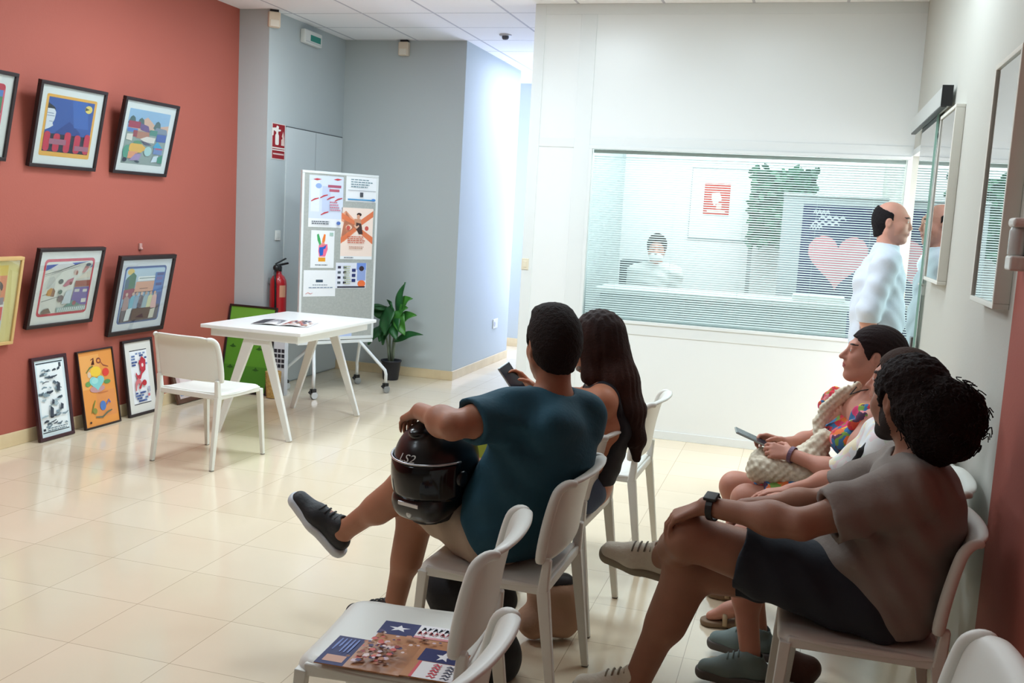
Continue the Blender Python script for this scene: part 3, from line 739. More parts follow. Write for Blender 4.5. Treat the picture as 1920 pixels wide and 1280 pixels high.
L += [((110, 92, 84), Rr(0.3, 0.06, 0.74, 0.26)), ((84, 60, 66), [(0.4, 0.1), (0.56, 0.16), (0.6, 0.08)]), ((206, 214, 214), [(0.13, 0.05), (0.16, 0.26), (0.28, 0.28), (0.25, 0.06)]), ((200, 200, 186), [(0.72, 0.06), (0.74, 0.22), (0.86, 0.24), (0.84, 0.06)])]
hang('black framed crowd scene with a blue border, hung above the framed red and blue drawing', 5.768, 6.391, 0.604, 1.173, 0.114, 0.030, BLK, L, (220, 226, 232), 0.050)
# picture hook above it
hk = MB(); hk.box((XL, 6.135, 1.20), (XL + 0.012, 6.165, 1.245), M('clear_hook', (196, 150, 140), 0.3)); hk.sphere((XL + 0.014, 6.15, 1.206), 0.012, M('clear_hook'))
tag(hk.build('wall_hook', bevel=0.002), 'small clear hook on the red wall above the blue bordered crowd picture', 'hook')

# ================================================================== PICTURES STANDING ON THE FLOOR
def stand(label, y0, y1, xb, zt, border, fm, layers, mat_rgb=None, matw=0.0, depth=0.022, matw_y=None, xt=XL + 0.004, yshift=-0.02):
    o = V((xb, y0, 0.001)); lean = (xt - xb)
    return picture(label, o, V((0, 1, 0)), V((lean, yshift, zt)), y1 - y0, math.hypot(zt, lean), border, depth, fm, layers, mat_rgb, matw, group='framed pictures standing on the floor', matw_y=matw_y)
L = [((212, 228, 234), Rr(0, 0, 1, 1)), ((40, 46, 54), Rr(0.06, 0.95, 0.94, 0.965)), ((40, 46, 54), Rr(0.06, 0.05, 0.94, 0.062)), ((232, 240, 242), Rr(0.08, 0.075, 0.92, 0.94)), ((70, 78, 88), Rr(0.8, 0.88, 0.88, 0.94)), ((40, 48, 60), Rr(0.08, 0.08, 0.16, 0.11))]
r5 = random.Random(21)
for i in range(46):
    x, y = r5.uniform(0.12, 0.85), r5.uniform(0.13, 0.86)
    g_ = r5.choice([(54, 64, 76), (92, 108, 118), (130, 150, 160), (160, 180, 188)])
    L.append((g_, Stroke([(x - r5.uniform(0.03, 0.12), y + r5.uniform(-0.01, 0.01)), (x, y + r5.uniform(-0.015, 0.02)), (x + r5.uniform(0.03, 0.12), y + r5.uniform(-0.01, 0.02))], r5.uniform(0.012, 0.04))))
for x, y, w_, h_ in ((0.62, 0.58, 0.12, 0.12), (0.40, 0.42, 0.1, 0.06), (0.30, 0.26, 0.14, 0.14), (0.66, 0.33, 0.12, 0.08), (0.35, 0.75, 0.2, 0.03)): L.append(((62, 70, 82), [(x, y), (x + w_ * 0.3, y + h_), (x + w_, y + h_ * 0.7), (x + w_ * 0.8, y - h_ * 0.1)]))
L += TextLines(0.16, 0.07, 0.85, 0.12, 2, (90, 110, 122), seed=14)
stand('dark framed black and white drawing standing on the floor, leftmost in its row', 5.062, 5.372, -4.553, 0.532, 0.022, M('maroon_frame', (58, 24, 32), 0.4), L)
L = [((228, 152, 76), Rr(0, 0, 1, 1)), ((236, 170, 96), Rr(0.04, 0.5, 0.6, 0.95)), ((222, 146, 84), Rr(0.4, 0.1, 0.96, 0.45)), ((110, 60, 50), Stroke([(0.35, 0.88), (0.44, 0.9), (0.43, 0.84), (0.35, 0.82), (0.45, 0.82)], 0.02)), ((140, 74, 60), El(0.58, 0.86, 0.07, 0.04)), ((228, 152, 76), El(0.58, 0.86, 0.04, 0.02)), ((150, 80, 60), Stroke([(0.62, 0.85), (0.7, 0.79), (0.85, 0.76)], 0.018)), ((110, 130, 70), Stroke([(0.18, 0.72), (0.3, 0.78), (0.4, 0.80)], 0.025)),
     ((244, 206, 70), El(0.46, 0.72, 0.16, 0.07)), ((222, 70, 60), El(0.75, 0.69, 0.1, 0.055)), ((220, 196, 170), El(0.26, 0.69, 0.05, 0.04)), ((110, 160, 90), El(0.2, 0.57, 0.08, 0.035)), ((96, 150, 90), El(0.76, 0.56, 0.1, 0.03)), ((196, 150, 150), El(0.45, 0.49, 0.22, 0.05)), ((134, 206, 206), Heart(0.46, 0.575, 0.46, 0.2)), ((160, 220, 216), El(0.4, 0.6, 0.1, 0.04)),
     ((190, 110, 70), Rr(0.45, 0.425, 0.75, 0.432)), ((84, 124, 190), El(0.55, 0.25, 0.09, 0.065)), ((104, 110, 170), Stroke([(0.66, 0.26), (0.74, 0.31), (0.78, 0.27)], 0.035)), ((116, 132, 60), Stroke([(0.2, 0.18), (0.28, 0.28), (0.34, 0.34)], 0.03)), ((140, 140, 70), El(0.3, 0.2, 0.06, 0.04)), ((104, 110, 90), Stroke([(0.3, 0.12), (0.5, 0.1), (0.66, 0.15), (0.8, 0.17)], 0.025)), ((70, 50, 40), El(0.14, 0.06, 0.03, 0.015))]
stand('narrow framed orange poster with a turquoise heart, standing on the floor', 5.470, 5.828, -4.545, 0.525, 0.010, BLK, L)
L = [((236, 240, 244), Rr(0, 0, 1, 1)), ((40, 40, 46), Rr(0.0, 0.985, 1, 1)), ((40, 40, 46), Rr(0.0, 0.0, 1, 0.015))]
r6 = random.Random(5)
for y in (0.93, 0.89, 0.84, 0.78, 0.73):
    for k in range(4):
        x = 0.06 + r6.random() * 0.74 if y > 0.86 else r6.choice([0.05, 0.14, 0.24, 0.72, 0.82])
        L.append((r6.choice([(64, 84, 140), (100, 122, 170), (130, 150, 190)]), Rr(x, y - 0.016, x + 0.13, y + 0.016)))
for y in (0.06, 0.11, 0.16, 0.21):
    for k in range(4):
        x = 0.04 + r6.random() * 0.62
        L.append((r6.choice([(64, 84, 140), (100, 122, 170)]), Rr(x, y - 0.016, x + 0.15, y + 0.016)))
L += [((186, 50, 64), Stroke([(0.44, 0.78), (0.52, 0.74), (0.62, 0.82), (0.78, 0.76), (0.74, 0.66), (0.6, 0.62), (0.46, 0.66)], 0.12)), ((196, 60, 74), El(0.62, 0.7, 0.15, 0.08)), ((236, 214, 214), El(0.62, 0.71, 0.06, 0.035)), ((196, 60, 74), Stroke([(0.58, 0.6), (0.44, 0.5), (0.28, 0.5), (0.2, 0.58)], 0.08)),
      ((212, 120, 126), Stroke([(0.12, 0.26), (0.16, 0.38), (0.3, 0.44), (0.44, 0.40)], 0.1)), ((190, 50, 60), El(0.64, 0.38, 0.13, 0.055)), ((190, 50, 60), Stroke([(0.3, 0.3), (0.4, 0.32), (0.5, 0.4)], 0.07)), ((206, 120, 130), Rr(0.78, 0.12, 0.9, 0.17)), ((180, 180, 200), Rr(0.82, 0.2, 0.94, 0.3))]
stand('black framed white drawing with red loops and blue letters, standing on the floor', 5.930, 6.268, -4.552, 0.548, 0.018, BLK, L, (222, 222, 216), 0.055, matw_y=0.06)
L = [((206, 176, 176), Rr(0, 0.5, 1, 1)), ((126, 140, 172), Rr(0, 0, 1, 0.5)), ((90, 86, 104), Rr(0.3, 0.1, 0.7, 0.4)), ((230, 214, 214), Rr(0.1, 0.6, 0.5, 0.95))]
stand('brown framed picture standing on the floor, half hidden by the chair at the table', 6.50, 6.96, -4.545, 0.26, 0.035, M('brown_frame', (92, 62, 48), 0.5), L, (206, 190, 186), 0.02)
# green picture at the pillar
L = [((88, 148, 44), Rr(0, 0, 1, 1)), ((112, 170, 60), Rr(0, 0.72, 1, 1)), ((74, 132, 40), Rr(0, 0, 1, 0.3))]
for x, y in ((0.42, 0.52), (0.75, 0.51), (0.40, 0.27), (0.73, 0.26), (0.55, 0.72), (0.15, 0.52), (0.15, 0.27)):
    L.append(((46, 92, 30), [(x - 0.08, y), (x - 0.03, y + 0.012), (x, y + 0.035), (x + 0.03, y + 0.012), (x + 0.08, y), (x, y - 0.014)]))
picture('black framed green picture leaning against the grey pillar behind the table', V((-4.62, 7.20, 0.001)), V((0.98, -0.03, 0)), V((0.0, 0.15, 0.72)), 0.455, 0.735, 0.016, 0.022, BLK, L, group='framed pictures standing on the floor')

# straw basket and black-and-white box beside it
bs = thing('basket', 'tall straw basket on the floor between the green picture and the table legs', 'basket', (-4.088, 7.15, 0))
STR = M('woven_straw', (206, 172, 106), 0.85, bump=(60, 0.6), mottle=(40, (170, 132, 72), 0.8))
m = MB()
prof = []
for i in range(26):
    z = 0.004 + i * 0.0085
    prof.append((0.052 + 0.012 * (i / 25) + (0.0028 if i % 2 else -0.0012), z))
prof += [(0.058, 0.222), (0.052, 0.215), (0.05, 0.05), (0.001, 0.02)]
m.lathe(prof, STR, n=30); m.build('woven_body', bs, smooth=True)
bx = thing('display_box', 'tall box with a black and white grid standing behind the straw basket', 'box', (-4.098, 7.285, 0.0), 0.05)
m = MB(); m.box((-0.05, -0.03, 0), (0.05, 0.03, 0.47), M('box_white', (206, 210, 216), 0.5)); m.build('box_body', bx, bevel=0.002)
m = MB()
for i in range(4):
    for j in range(3):
        m.box((-0.047 + j * 0.033, -0.0312, 0.235 + i * 0.042), (-0.021 + j * 0.033, -0.03, 0.265 + i * 0.042), M('box_black', (34, 36, 46), 0.5))
m.build('dark_squares', bx)

# ================================================================== FIRE EXTINGUISHER, SIGNS, SMALL WALL DEVICES
ex = thing('fire_extinguisher', 'red fire extinguisher with black head hung on the side wall beside the door', 'fire extinguisher', (-4.262, 7.50, 0))
REDX = M('extinguisher_red', (176, 28, 36), 0.3, coat=0.3)
m = MB(); m.lathe([(0.001, 0.515), (0.05, 0.515), (0.068, 0.53), (0.071, 0.56), (0.071, 0.90), (0.066, 0.94), (0.05, 0.972), (0.03, 0.988), (0.024, 1.0), (0.024, 1.02), (0.001, 1.022)], REDX, n=30); m.build('cylinder', ex, smooth=True)
m = MB(); m.lathe([(0.001, 1.015), (0.026, 1.015), (0.028, 1.05), (0.02, 1.07), (0.001, 1.072)], BLACKM, n=20)
m.bar((-0.02, -0.02, 1.06), (0.05, 0.07, 1.085), 0.022, 0.016, BLACKM); m.bar((-0.02, -0.02, 1.075), (0.04, 0.05, 1.125), 0.022, 0.010, BLACKM)
m.sphere((0.005, -0.045, 1.045), 0.03, BLACKM)
m.build('valve_head', ex, bevel=0.002)
m = MB(); m.tube([(0, -0.05, 1.04), (0.02, -0.095, 1.0), (0.03, -0.10, 0.9), (0.03, -0.092, 0.7), (0.03, -0.085, 0.6)], 0.010, BLACKM); m.build('hose', ex, smooth=True)
m = MB(); m.grid([[(0.0716 * math.cos(a), 0.0716 * math.sin(a), z) for a in [-0.9 + 0.12 * k for k in range(8)]] for z in (0.80, 0.90)], M('extinguisher_label', (206, 150, 120), 0.5)); m.build('paper_label', ex, smooth=True)
m = MB(); m.bar((-0.088, 0.0, 0.93), (-0.05, 0, 0.93), 0.03, 0.05, GREYM); m.build('wall_bracket', ex, bevel=0.002)
def wallsign(name, label, cat, o, u, v, w_, h_, rgb, layers, th=0.003):
    t = thing(name, label, cat, matrix=frame_mtx(o, u, v))
    m = MB(); m.box((0, 0, 0), (w_, h_, th), art_mat(rgb, 0.4)); m.build('plate', t)
    sheet(layers, w_, h_, z0=th).build('symbols', t)
    return t
WH = (238, 232, 224)
L = [((150, 24, 34), Rr(0.03, 0.02, 0.97, 0.98)), (WH, Ro(0.24, 0.40, 0.52, 0.70, 0.06)), (WH, [(0.3, 0.70), (0.3, 0.76), (0.12, 0.80), (0.10, 0.66), (0.0, 0.64), (0.02, 0.86), (0.3, 0.88), (0.34, 0.94), (0.5, 0.92), (0.48, 0.84), (0.66, 0.84), (0.66, 0.80), (0.46, 0.78), (0.46, 0.70)]),
     ((226, 200, 190), [(0.70, 0.40), (0.70, 0.56), (0.80, 0.60), (0.74, 0.66), (0.84, 0.80), (0.92, 0.62), (0.94, 0.40)]), (WH, Rr(0.03, 0.30, 0.97, 0.335)), (WH, Rr(0.03, 0.245, 0.97, 0.275)), ((226, 196, 190), Rr(0.08, 0.13, 0.92, 0.17))]
wallsign('fire_sign', 'red and white fire extinguisher sign on the side wall above the extinguisher', 'sign', V((-4.349, 7.485, 1.952)), V((0, 1, 0)), V((0, 0, 1)), 0.215, 0.298, (228, 214, 208), L)
es = thing('exit_light', 'white emergency light box with a green sign high on the alcove side wall', 'emergency light', matrix=frame_mtx(V((-4.35, 7.92, 2.975)), V((0, 1, 0)), V((0, 0, 1))))
m = MB(); m.box((0, 0, 0), (0.315, 0.118, 0.05), WHITEP); m.build('housing', es, bevel=0.010, seg=3)
m = MB(); m.box((0.10, 0.03, 0.05), (0.285, 0.082, 0.0515), M('exit_green', (24, 138, 124), 0.4)); m.build('green_panel', es)
m = MB(); m.box((0.02, 0.012, 0.05), (0.295, 0.022, 0.054), M('diffuser_grey', (206, 210, 208), 0.3)); m.build('diffuser', es)
sw = thing('light_switch', 'small white light switch on the side wall left of the door', 'switch', matrix=frame_mtx(V((-4.35, 7.575, 1.27)), V((0, 1, 0)), V((0, 0, 1))))
m = MB(); m.box((0, 0, 0), (0.085, 0.085, 0.009), WHITEP); m.build('plate', sw, bevel=0.003)
m = MB(); m.box((0.02, 0.02, 0.009), (0.065, 0.065, 0.013), M('switch_rocker', (216, 218, 214), 0.35)); m.build('rocker', sw, bevel=0.002)
def sensor(label, mtx):
    t = thing('motion_sensor', label, 'sensor', matrix=mtx, group='motion sensors')
    m = MB(); m.box((-0.05, -0.125, 0.0), (0.05, 0.0, 0.06), M('sensor_cream', (222, 206, 184), 0.45)); m.build('body', t, bevel=0.012, seg=3)
    m = MB(); m.box((-0.036, -0.118, 0.058), (0.036, -0.065, 0.064), M('sensor_lens', (230, 222, 206), 0.3)); m.build('lens', t, bevel=0.003)
    m = MB(); m.box((-0.035, 0.0, 0.005), (0.035, 0.018, 0.045), BLACKM); m.build('bracket', t)
sensor('cream motion sensor in the corner above the fire extinguisher', frame_mtx(V((-4.345, 7.46, 3.13)), V((0.75, 0.65, 0)), V((0, 0, 1))))
sensor('cream motion sensor under the ceiling on the grey alcove wall', frame_mtx(V((-3.737, 8.80, 3.13)), V((1, 0, 0)), V((0, 0, 1))))
sd = thing('smoke_detector', 'small dark smoke detector on the ceiling tiles', 'smoke detector', (-2.673, 8.50, ZC))
m = MB(); m.lathe([(0.001, -0.012), (0.05, -0.012), (0.055, -0.006), (0.055, 0)], M('detector_base', (200, 200, 205), 0.5), n=24); m.build('base', sd, smooth=True)
m = MB(); m.lathe([(0.001, -0.045), (0.022, -0.042), (0.030, -0.03), (0.030, -0.012)], M('detector_dark', (86, 88, 98), 0.5), n=20); m.build('head', sd, smooth=True)
so = thing('wall_socket', 'white wall socket low on the bright corridor wall', 'socket', matrix=frame_mtx(V((-3.13, 10.03, 0.38)), V((0, 1, 0)), V((0, 0, 1))))
m = MB(); m.box((0, 0, 0), (0.16, 0.10, 0.01), WHITEP); m.build('plate', so, bevel=0.003)
m = MB(); m.lathe([(0.03, 0.01), (0.028, 0.0125), (0.02, 0.011), (0.001, 0.0105)], M('socket_well', (190, 192, 200), 0.4), n=20, loc=(0.04, 0.05, 0)); m.build('socket_well', so, smooth=True)
sw2 = thing('wall_switch', 'small cream switch on the left end post of the white partition', 'switch', (-2.055, 7.29, 1.22))
m = MB(); m.box((-0.012, -0.012, -0.03), (0.045, -0.006, 0.055), M('switch_cream', (226, 218, 196), 0.4)); m.build('plate', sw2, bevel=0.002)
m = MB(); m.box((0.003, -0.016, -0.012), (0.03, -0.012, 0.035), M('switch_cream')); m.build('rocker', sw2, bevel=0.0015)

# ================================================================== PLANT
pl = thing('potted_plant', 'leafy green plant in a black pot against the grey alcove wall', 'plant', (-3.635, 8.52, 0))
m = MB(); m.lathe([(0.001, 0.0), (0.068, 0.0), (0.072, 0.006), (0.092, 0.17), (0.098, 0.172), (0.098, 0.186), (0.090, 0.186), (0.086, 0.165), (0.001, 0.16)], M('black_pot', (34, 34, 42), 0.5), n=32); m.build('pot', pl, smooth=True)
LEAF = M('leaf_green', (44, 104, 52), 0.42, mottle=(9, (34, 84, 44), 0.8)); LEAF2 = M('leaf_light_green', (74, 138, 52), 0.42, mottle=(9, (56, 116, 48), 0.8)); STEM = M('plant_stem', (112, 124, 104), 0.6)
def leaf(p0, d, up, L_, W_, mm, droop=0.25, stem=0.05):
    d = V(d).normalized(); up = V(up); side = d.cross(up).normalized(); nrm = side.cross(d).normalized()
    p0 = V(p0); P = []; n = 12
    for i in range(n + 1):
        t = i / n
        c = p0 + d * (L_ * t) - V((0, 0, 1)) * (droop * L_ * t * t) + nrm * 0.03 * L_ * math.sin(PI * t)
        w_ = W_ / 2 * (math.sin(PI * min(1, t ** 0.75)) ** 0.8 if 0 < t < 1 else 0.02) * (1 + 0.06 * math.sin(9 * t + W_ * 40))
        row = []
        for j in range(7):
            s_ = -1 + j / 3
            row.append(c + side * w_ * s_ + nrm * (0.18 * abs(s_) * w_ + 0.01 * math.sin(7 * t + 3 * s_)))
        P.append(row)
    m = MB(); m.grid(P, mm)
    o = m.build('leaf', pl, smooth=True, solid=0.0015)
    return o
stems = [((0.0, 0.0), (0.05, -0.02, 0.60)), ((-0.02, 0.01), (-0.03, 0.0, 0.56)), ((0.02, -0.01), (0.06, -0.02, 0.66)), ((-0.01, -0.02), (-0.09, -0.03, 0.5))]
for (x, y), (tx, ty, tz) in stems:
    m = MB(); m.tube([(x, y, 0.16), (x + 0.2 * (tx - x), y + 0.2 * (ty - y), 0.30), (x + 0.6 * (tx - x), y + 0.6 * (ty - y), 0.45), (tx, ty, tz)], [0.012, 0.010, 0.008, 0.005], STEM); m.build('stem', pl, smooth=True)
UPV = (-0.35, -0.8, 0.55)
for p0, d, Ln, Wd, k, dr in [
    ((0.05, -0.02, 0.60), (0.25, -0.1, 1), 0.34, 0.12, 0, 0.0), ((0.06, -0.02, 0.55), (0.75, -0.2, 0.55), 0.26, 0.12, 1, 0.25), ((0.06, -0.03, 0.62), (0.45, -0.25, 0.5), 0.20, 0.13, 1, 0.3), ((0.03, -0.04, 0.64), (0.25, -0.35, -0.9), 0.27, 0.15, 0, 0.0),
    ((0.05, -0.05, 0.66), (0.5, -0.3, -0.75), 0.24, 0.14, 1, 0.1), ((-0.02, -0.02, 0.60), (-0.25, -0.3, -0.9), 0.26, 0.15, 0, 0.0), ((-0.03, 0.0, 0.58), (-0.6, -0.2, 0.55), 0.26, 0.14, 0, 0.35), ((-0.05, -0.02, 0.66), (-0.7, -0.25, 0.15), 0.22, 0.15, 0, 0.3),
    ((-0.09, -0.03, 0.5), (-0.45, -0.2, -0.7), 0.22, 0.13, 0, 0.0), ((0.0, -0.03, 0.66), (0.1, -0.3, 0.5), 0.22, 0.16, 0, 0.5), ((0.0, -0.06, 0.70), (-0.05, -0.25, -0.8), 0.28, 0.17, 0, 0.0), ((0.02, -0.01, 0.36), (0.95, -0.15, 0.55), 0.36, 0.085, 0, 0.22), ((-0.03, -0.02, 0.52), (-0.2, -0.2, -1), 0.2, 0.1, 0, 0.0), ((0.08, -0.02, 0.70), (0.5, -0.1, 0.6), 0.2, 0.11, 1, 0.35)]:
    leaf(p0, d, UPV if abs(d[2]) > 0.4 else (-0.1, -0.3, 1), Ln, Wd, LEAF2 if k else LEAF, dr)

# ================================================================== RIGHT WALL: GLASS DOOR, FRAMED POSTERS, DISPENSER
gd = thing('sliding_glass_door', 'sliding glass door hanging from a metal rail on the right wall, partly covering the lit doorway', 'sliding door', (0, 0, 0))
m = MB(); m.box((0.577, 5.40, 2.252), (0.624, 6.90, 2.345), M('rail_aluminium', (206, 210, 208), 0.35, metal=0.3)); m.build('rail', gd, bevel=0.003)
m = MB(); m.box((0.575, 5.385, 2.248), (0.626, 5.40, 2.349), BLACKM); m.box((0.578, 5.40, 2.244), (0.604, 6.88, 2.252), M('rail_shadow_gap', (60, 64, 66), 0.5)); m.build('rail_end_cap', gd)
GLD2 = glass_mat('door_glass', (234, 245, 241), refl=1.8, base=0.05)
m = MB(); m.box((0.606, 5.78, 0.012), (0.616, 6.50, 2.25), GLD2); m.build('glass_pane', gd)
m = MB(); m.box((0.605, 5.775, 0.012), (0.617, 5.782, 2.25), M('glass_edge_green', (150, 190, 178), 0.2)); m.build('pane_edge', gd)
m = MB(); m.box((0.624, 5.5, 2.27), (XR, 6.7, 2.33), GREYM); m.build('wall_bracket', gd)
m = MB(); m.box((0.598, 5.84, 0.95), (0.606, 5.90, 1.05), GREYM); m.build('pull_plate', gd, bevel=0.002)
WFR = M('white_poster_frame', (226, 224, 214), 0.4)
PGL = glass_mat('poster_glass', (240, 246, 244), refl=2.4, base=0.10)
L = [((206, 206, 200), Rr(0, 0, 1, 1)), ((216, 216, 210), Rr(0.0, 0.86, 1, 1)), ((186, 188, 186), Rr(0.06, 0.83, 0.94, 0.84)), ((176, 180, 190), Rr(0.2, 0.35, 0.8, 0.6)), ((196, 196, 204), Rr(0.1, 0.1, 0.9, 0.3))]
picture('white framed poster on the right wall, the nearer and larger looking one', V((XR, 3.95, 1.383)), V((0, -1, 0)), V((0, 0, 1)), 0.465, 0.835, 0.018, 0.050, WFR, L, glass=PGL, name='framed_poster', cat='poster', group='white framed posters on the right wall')
picture('white framed poster on the right wall beside the glass door', V((XR, 5.55, 1.383)), V((0, -1, 0)), V((0, 0, 1)), 0.56, 0.83, 0.018, 0.042, WFR, L, glass=PGL, name='framed_poster', cat='poster', group='white framed posters on the right wall')
ds = thing('gel_dispenser', 'clear and white dispenser on the right wall above the edge of the red paint', 'dispenser', (XR, 3.30, 1.515))
m = MB(); m.box((-0.055, -0.04, 0.0), (0, 0.04, 0.045), WHITEP); m.box((-0.015, -0.04, 0.045), (0, 0.04, 0.155), WHITEP); m.build('bracket', ds, bevel=0.008, seg=3)
m = MB(); m.lathe([(0.001, 0.046), (0.022, 0.046), (0.024, 0.05), (0.024, 0.12), (0.02, 0.13), (0.001, 0.132)], M('clear_plastic', (206, 212, 210), 0.2), n=24, loc=(-0.034, 0, 0)); m.build('bottle', ds, smooth=True)
m = MB(); m.box((-0.058, -0.042, 0.13), (0, 0.042, 0.158), WHITEP); m.build('cap', ds, bevel=0.010, seg=3)
h_ = MB(); h_.box((XR - 0.012, 5.80, 1.285), (XR, 5.83, 1.345), WHITEP); h_.bar((XR - 0.012, 5.815, 1.34), (XR - 0.028, 5.80, 1.348), 0.03, 0.010, WHITEP)
tag(h_.build('wall_hook', bevel=0.002), 'tiny white hook on the right wall under the poster beside the glass door', 'hook')

# ================================================================== OFFICE BEHIND THE PARTITION
bl = thing('venetian_blind', 'white venetian blind hanging behind the partition window', 'blind', (0, 0, 0))
BLM = M('blind_slat_white', (232, 238, 238), 0.5)
m = MB()
ns = 71; pitch = (WZ1 - WZ0 - 0.08) / ns
for i in range(ns):
    z = WZ0 + 0.03 + i * pitch
    P = []
    for k in range(4):
        t = k / 3
        P.append([(WX0 + 0.02, YP + 0.042 + 0.013 * t, z + 0.0085 * t + 0.0012 * math.sin(PI * t)), (WX1 - 0.02, YP + 0.042 + 0.013 * t, z + 0.0085 * t + 0.0012 * math.sin(PI * t))])
    m.grid(P, BLM)
so_ = m.build('slats', bl, smooth=True)
m = MB(); m.box((WX0 + 0.016, YP + 0.034, WZ1 - 0.038), (WX1 - 0.016, YP + 0.064, WZ1 - 0.013), M('blind_rail', (238, 242, 242), 0.4)); m.build('head_rail', bl, bevel=0.002)
m = MB(); m.box((WX0 + 0.02, YP + 0.04, WZ0 + 0.014), (WX1 - 0.02, YP + 0.058, WZ0 + 0.026), BLM); m.build('bottom_rail', bl, bevel=0.002)
for i, x in enumerate((-1.35, -0.95, -0.45, 0.05, 0.42)):
    m = MB(); m.tube([(x, YP + 0.048, WZ0 + 0.02), (x, YP + 0.048, WZ1 - 0.02)], 0.0008, BLM, n=6); m.build('ladder_cord', bl)
ct = thing('counter', 'long white office counter behind the blind', 'counter', (-0.60, 8.35, 0))
m = MB(); m.box((-1.05, -0.33, 1.01), (1.0, 0.33, 1.045), M('counter_top', (226, 232, 232), 0.3)); m.build('counter_top', ct, bevel=0.003)
m = MB(); m.box((-1.0, -0.28, 0.0), (0.95, 0.25, 1.01), M('counter_front', (164, 180, 182), 0.5)); m.build('counter_front', ct, bevel=0.003)
m = MB(); m.box((-0.32, -0.30, 0.05), (-0.30, -0.28, 1.0), M('counter_seam', (170, 182, 182), 0.5)); m.box((0.36, -0.30, 0.05), (0.38, -0.28, 1.0), M('counter_seam')); m.build('front_seam', ct)
pr = thing('printer', 'white printer on the office counter behind the blind', 'printer', (0.13, 8.30, 1.045))
m = MB(); m.box((-0.2, -0.14, 0.0), (0.2, 0.14, 0.05), WHITEP); m.build('base', pr, bevel=0.01)
L = [((196, 72, 60), Rr(0, 0, 1, 1)), ((232, 214, 204), [(0.3, 0.7), (0.6, 0.72), (0.7, 0.5), (0.4, 0.3), (0.3, 0.5)]), ((230, 200, 190), Rr(0.15, 0.1, 0.85, 0.18)), ((226, 190, 180), Rr(0.5, 0.2, 0.7, 0.4))]
wallsign('wall_poster', 'red poster on the office wall seen through the blind', 'poster', V((-1.0, 9.935, 1.70)), V((1, 0, 0)), V((0, 0, 1)), 0.25, 0.31, (232, 232, 230), L)
L = [((236, 240, 240), Rr(0.01, 0.02, 0.99, 0.98))]
wallsign('whiteboard', 'white wall board with thin grey edge below the red poster in the office', 'whiteboard', V((-1.13, 9.948, 1.46)), V((1, 0, 0)), V((0, 0, 1)), 0.60, 0.70, (150, 160, 162), L, th=0.012)
# planted green wall panel
gp = thing('green_plant_panel', 'dark green leafy wall panel in the office behind the banner', 'plant', (-0.25, 9.75, 0))
m = MB()
rl = random.Random(9)
for i in range(420):
    x = rl.uniform(-0.30, 0.30); z = rl.uniform(1.42, 2.17); a = rl.uniform(0, 2 * PI); r_ = rl.uniform(0.025, 0.05); t_ = rl.uniform(-0.03, 0.02)
    c, s_ = math.cos(a), math.sin(a)
    pts = [(-1, 0, 0), (-0.3, 0.5, 0), (0.5, 0.4, 0), (1, 0, 0), (0.5, -0.4, 0), (-0.3, -0.5, 0)]
    vs = [(x + r_ * (px * c - py * s_), -0.06 + t_ + 0.4 * r_ * py - 0.2 * r_ * px, z + r_ * (px * s_ + py * c)) for px, py, pz in pts]
    m.add(vs, [(0, 1, 2, 3, 4, 5)], M('panel_leaf', (36, 92, 66), 0.6) if i % 3 else M('panel_leaf_dark', (24, 70, 52), 0.6))
lf = m.build('leaves', gp); lf['kind'] = 'stuff'
m = MB(); m.box((-0.29, -0.05, 1.44), (0.29, 0.0, 2.14), M('panel_backing', (30, 64, 50), 0.8)); m.build('backing', gp)
m = MB(); m.box((-0.28, 0.0, 0.0), (-0.24, 0.03, 2.1), GREYM); m.box((0.24, 0.0, 0.0), (0.28, 0.03, 2.1), GREYM); m.build('stand_post', gp)
# roll-up banner with a heart
rb = thing('rollup_banner', 'navy roll-up banner with a large pink heart, seen through the blind', 'banner', (0.2, 8.95, 0))
BW0, BW1 = -0.42, 0.43
m = MB(); m.box((BW0, 0, 0.09), (BW1, 0.003, 1.89), art_mat((172, 180, 186))); m.build('banner_sheet', rb)
L = [((26, 36, 88), Rr(0.2, 0.0, 0.93, 0.965)), ((230, 152, 164), Heart(0.57, 0.715, 0.62, 0.26)), ((52, 64, 122), Rr(0.2, 0.3, 0.93, 0.45))]
for k, (x0, x1, y) in enumerate(((0.30, 0.46, 0.93), (0.36, 0.62, 0.905), (0.30, 0.56, 0.88), (0.28, 0.40, 0.86))):
    L.append(((214, 220, 232), Stroke([(x0 + (x1 - x0) * i / 8, y + 0.008 * (1 if i % 2 else -1)) for i in range(9)], 0.012)))
s_ = sheet(L, BW1 - BW0, 1.80)
s_.v = [(BW0 + x, -0.0005 - z, 0.09 + y) for x, y, z in s_.v]
s_.build('banner_print', rb)
m = MB(); m.box((BW0 - 0.01, -0.05, 0.0), (BW1 + 0.01, 0.09, 0.09), GREYM); m.box((BW0 - 0.005, -0.008, 1.885), (BW1 + 0.005, 0.012, 1.91), GREYM); m.build('banner_cassette', rb, bevel=0.004)
m = MB(); m.tube([(0, 0.05, 0.08), (0, 0.02, 1.89)], 0.008, GREYM); m.build('support_pole', rb)
oc = thing('office_chair', 'dark office chair behind the person seated at the counter', 'chair', (-1.47, 9.16, 0))
FAB = M('dark_chair_fabric', (44, 58, 62), 0.9)
m = MB(); m.box((-0.24, -0.30, 0.62), (0.24, 0.16, 0.70), FAB); m.build('seat', oc, bevel=0.03, seg=3)
m = MB(); m.box((-0.21, 0.16, 0.74), (0.21, 0.22, 1.24), FAB); m.build('backrest', oc, bevel=0.025, seg=3)
m = MB(); m.tube([(0, -0.05, 0.10), (0, -0.05, 0.63)], 0.03, BLACKM); m.bar((0, 0.0, 0.62), (0, 0.20, 0.80), 0.06, 0.02, BLACKM); m.build('gas_column', oc)
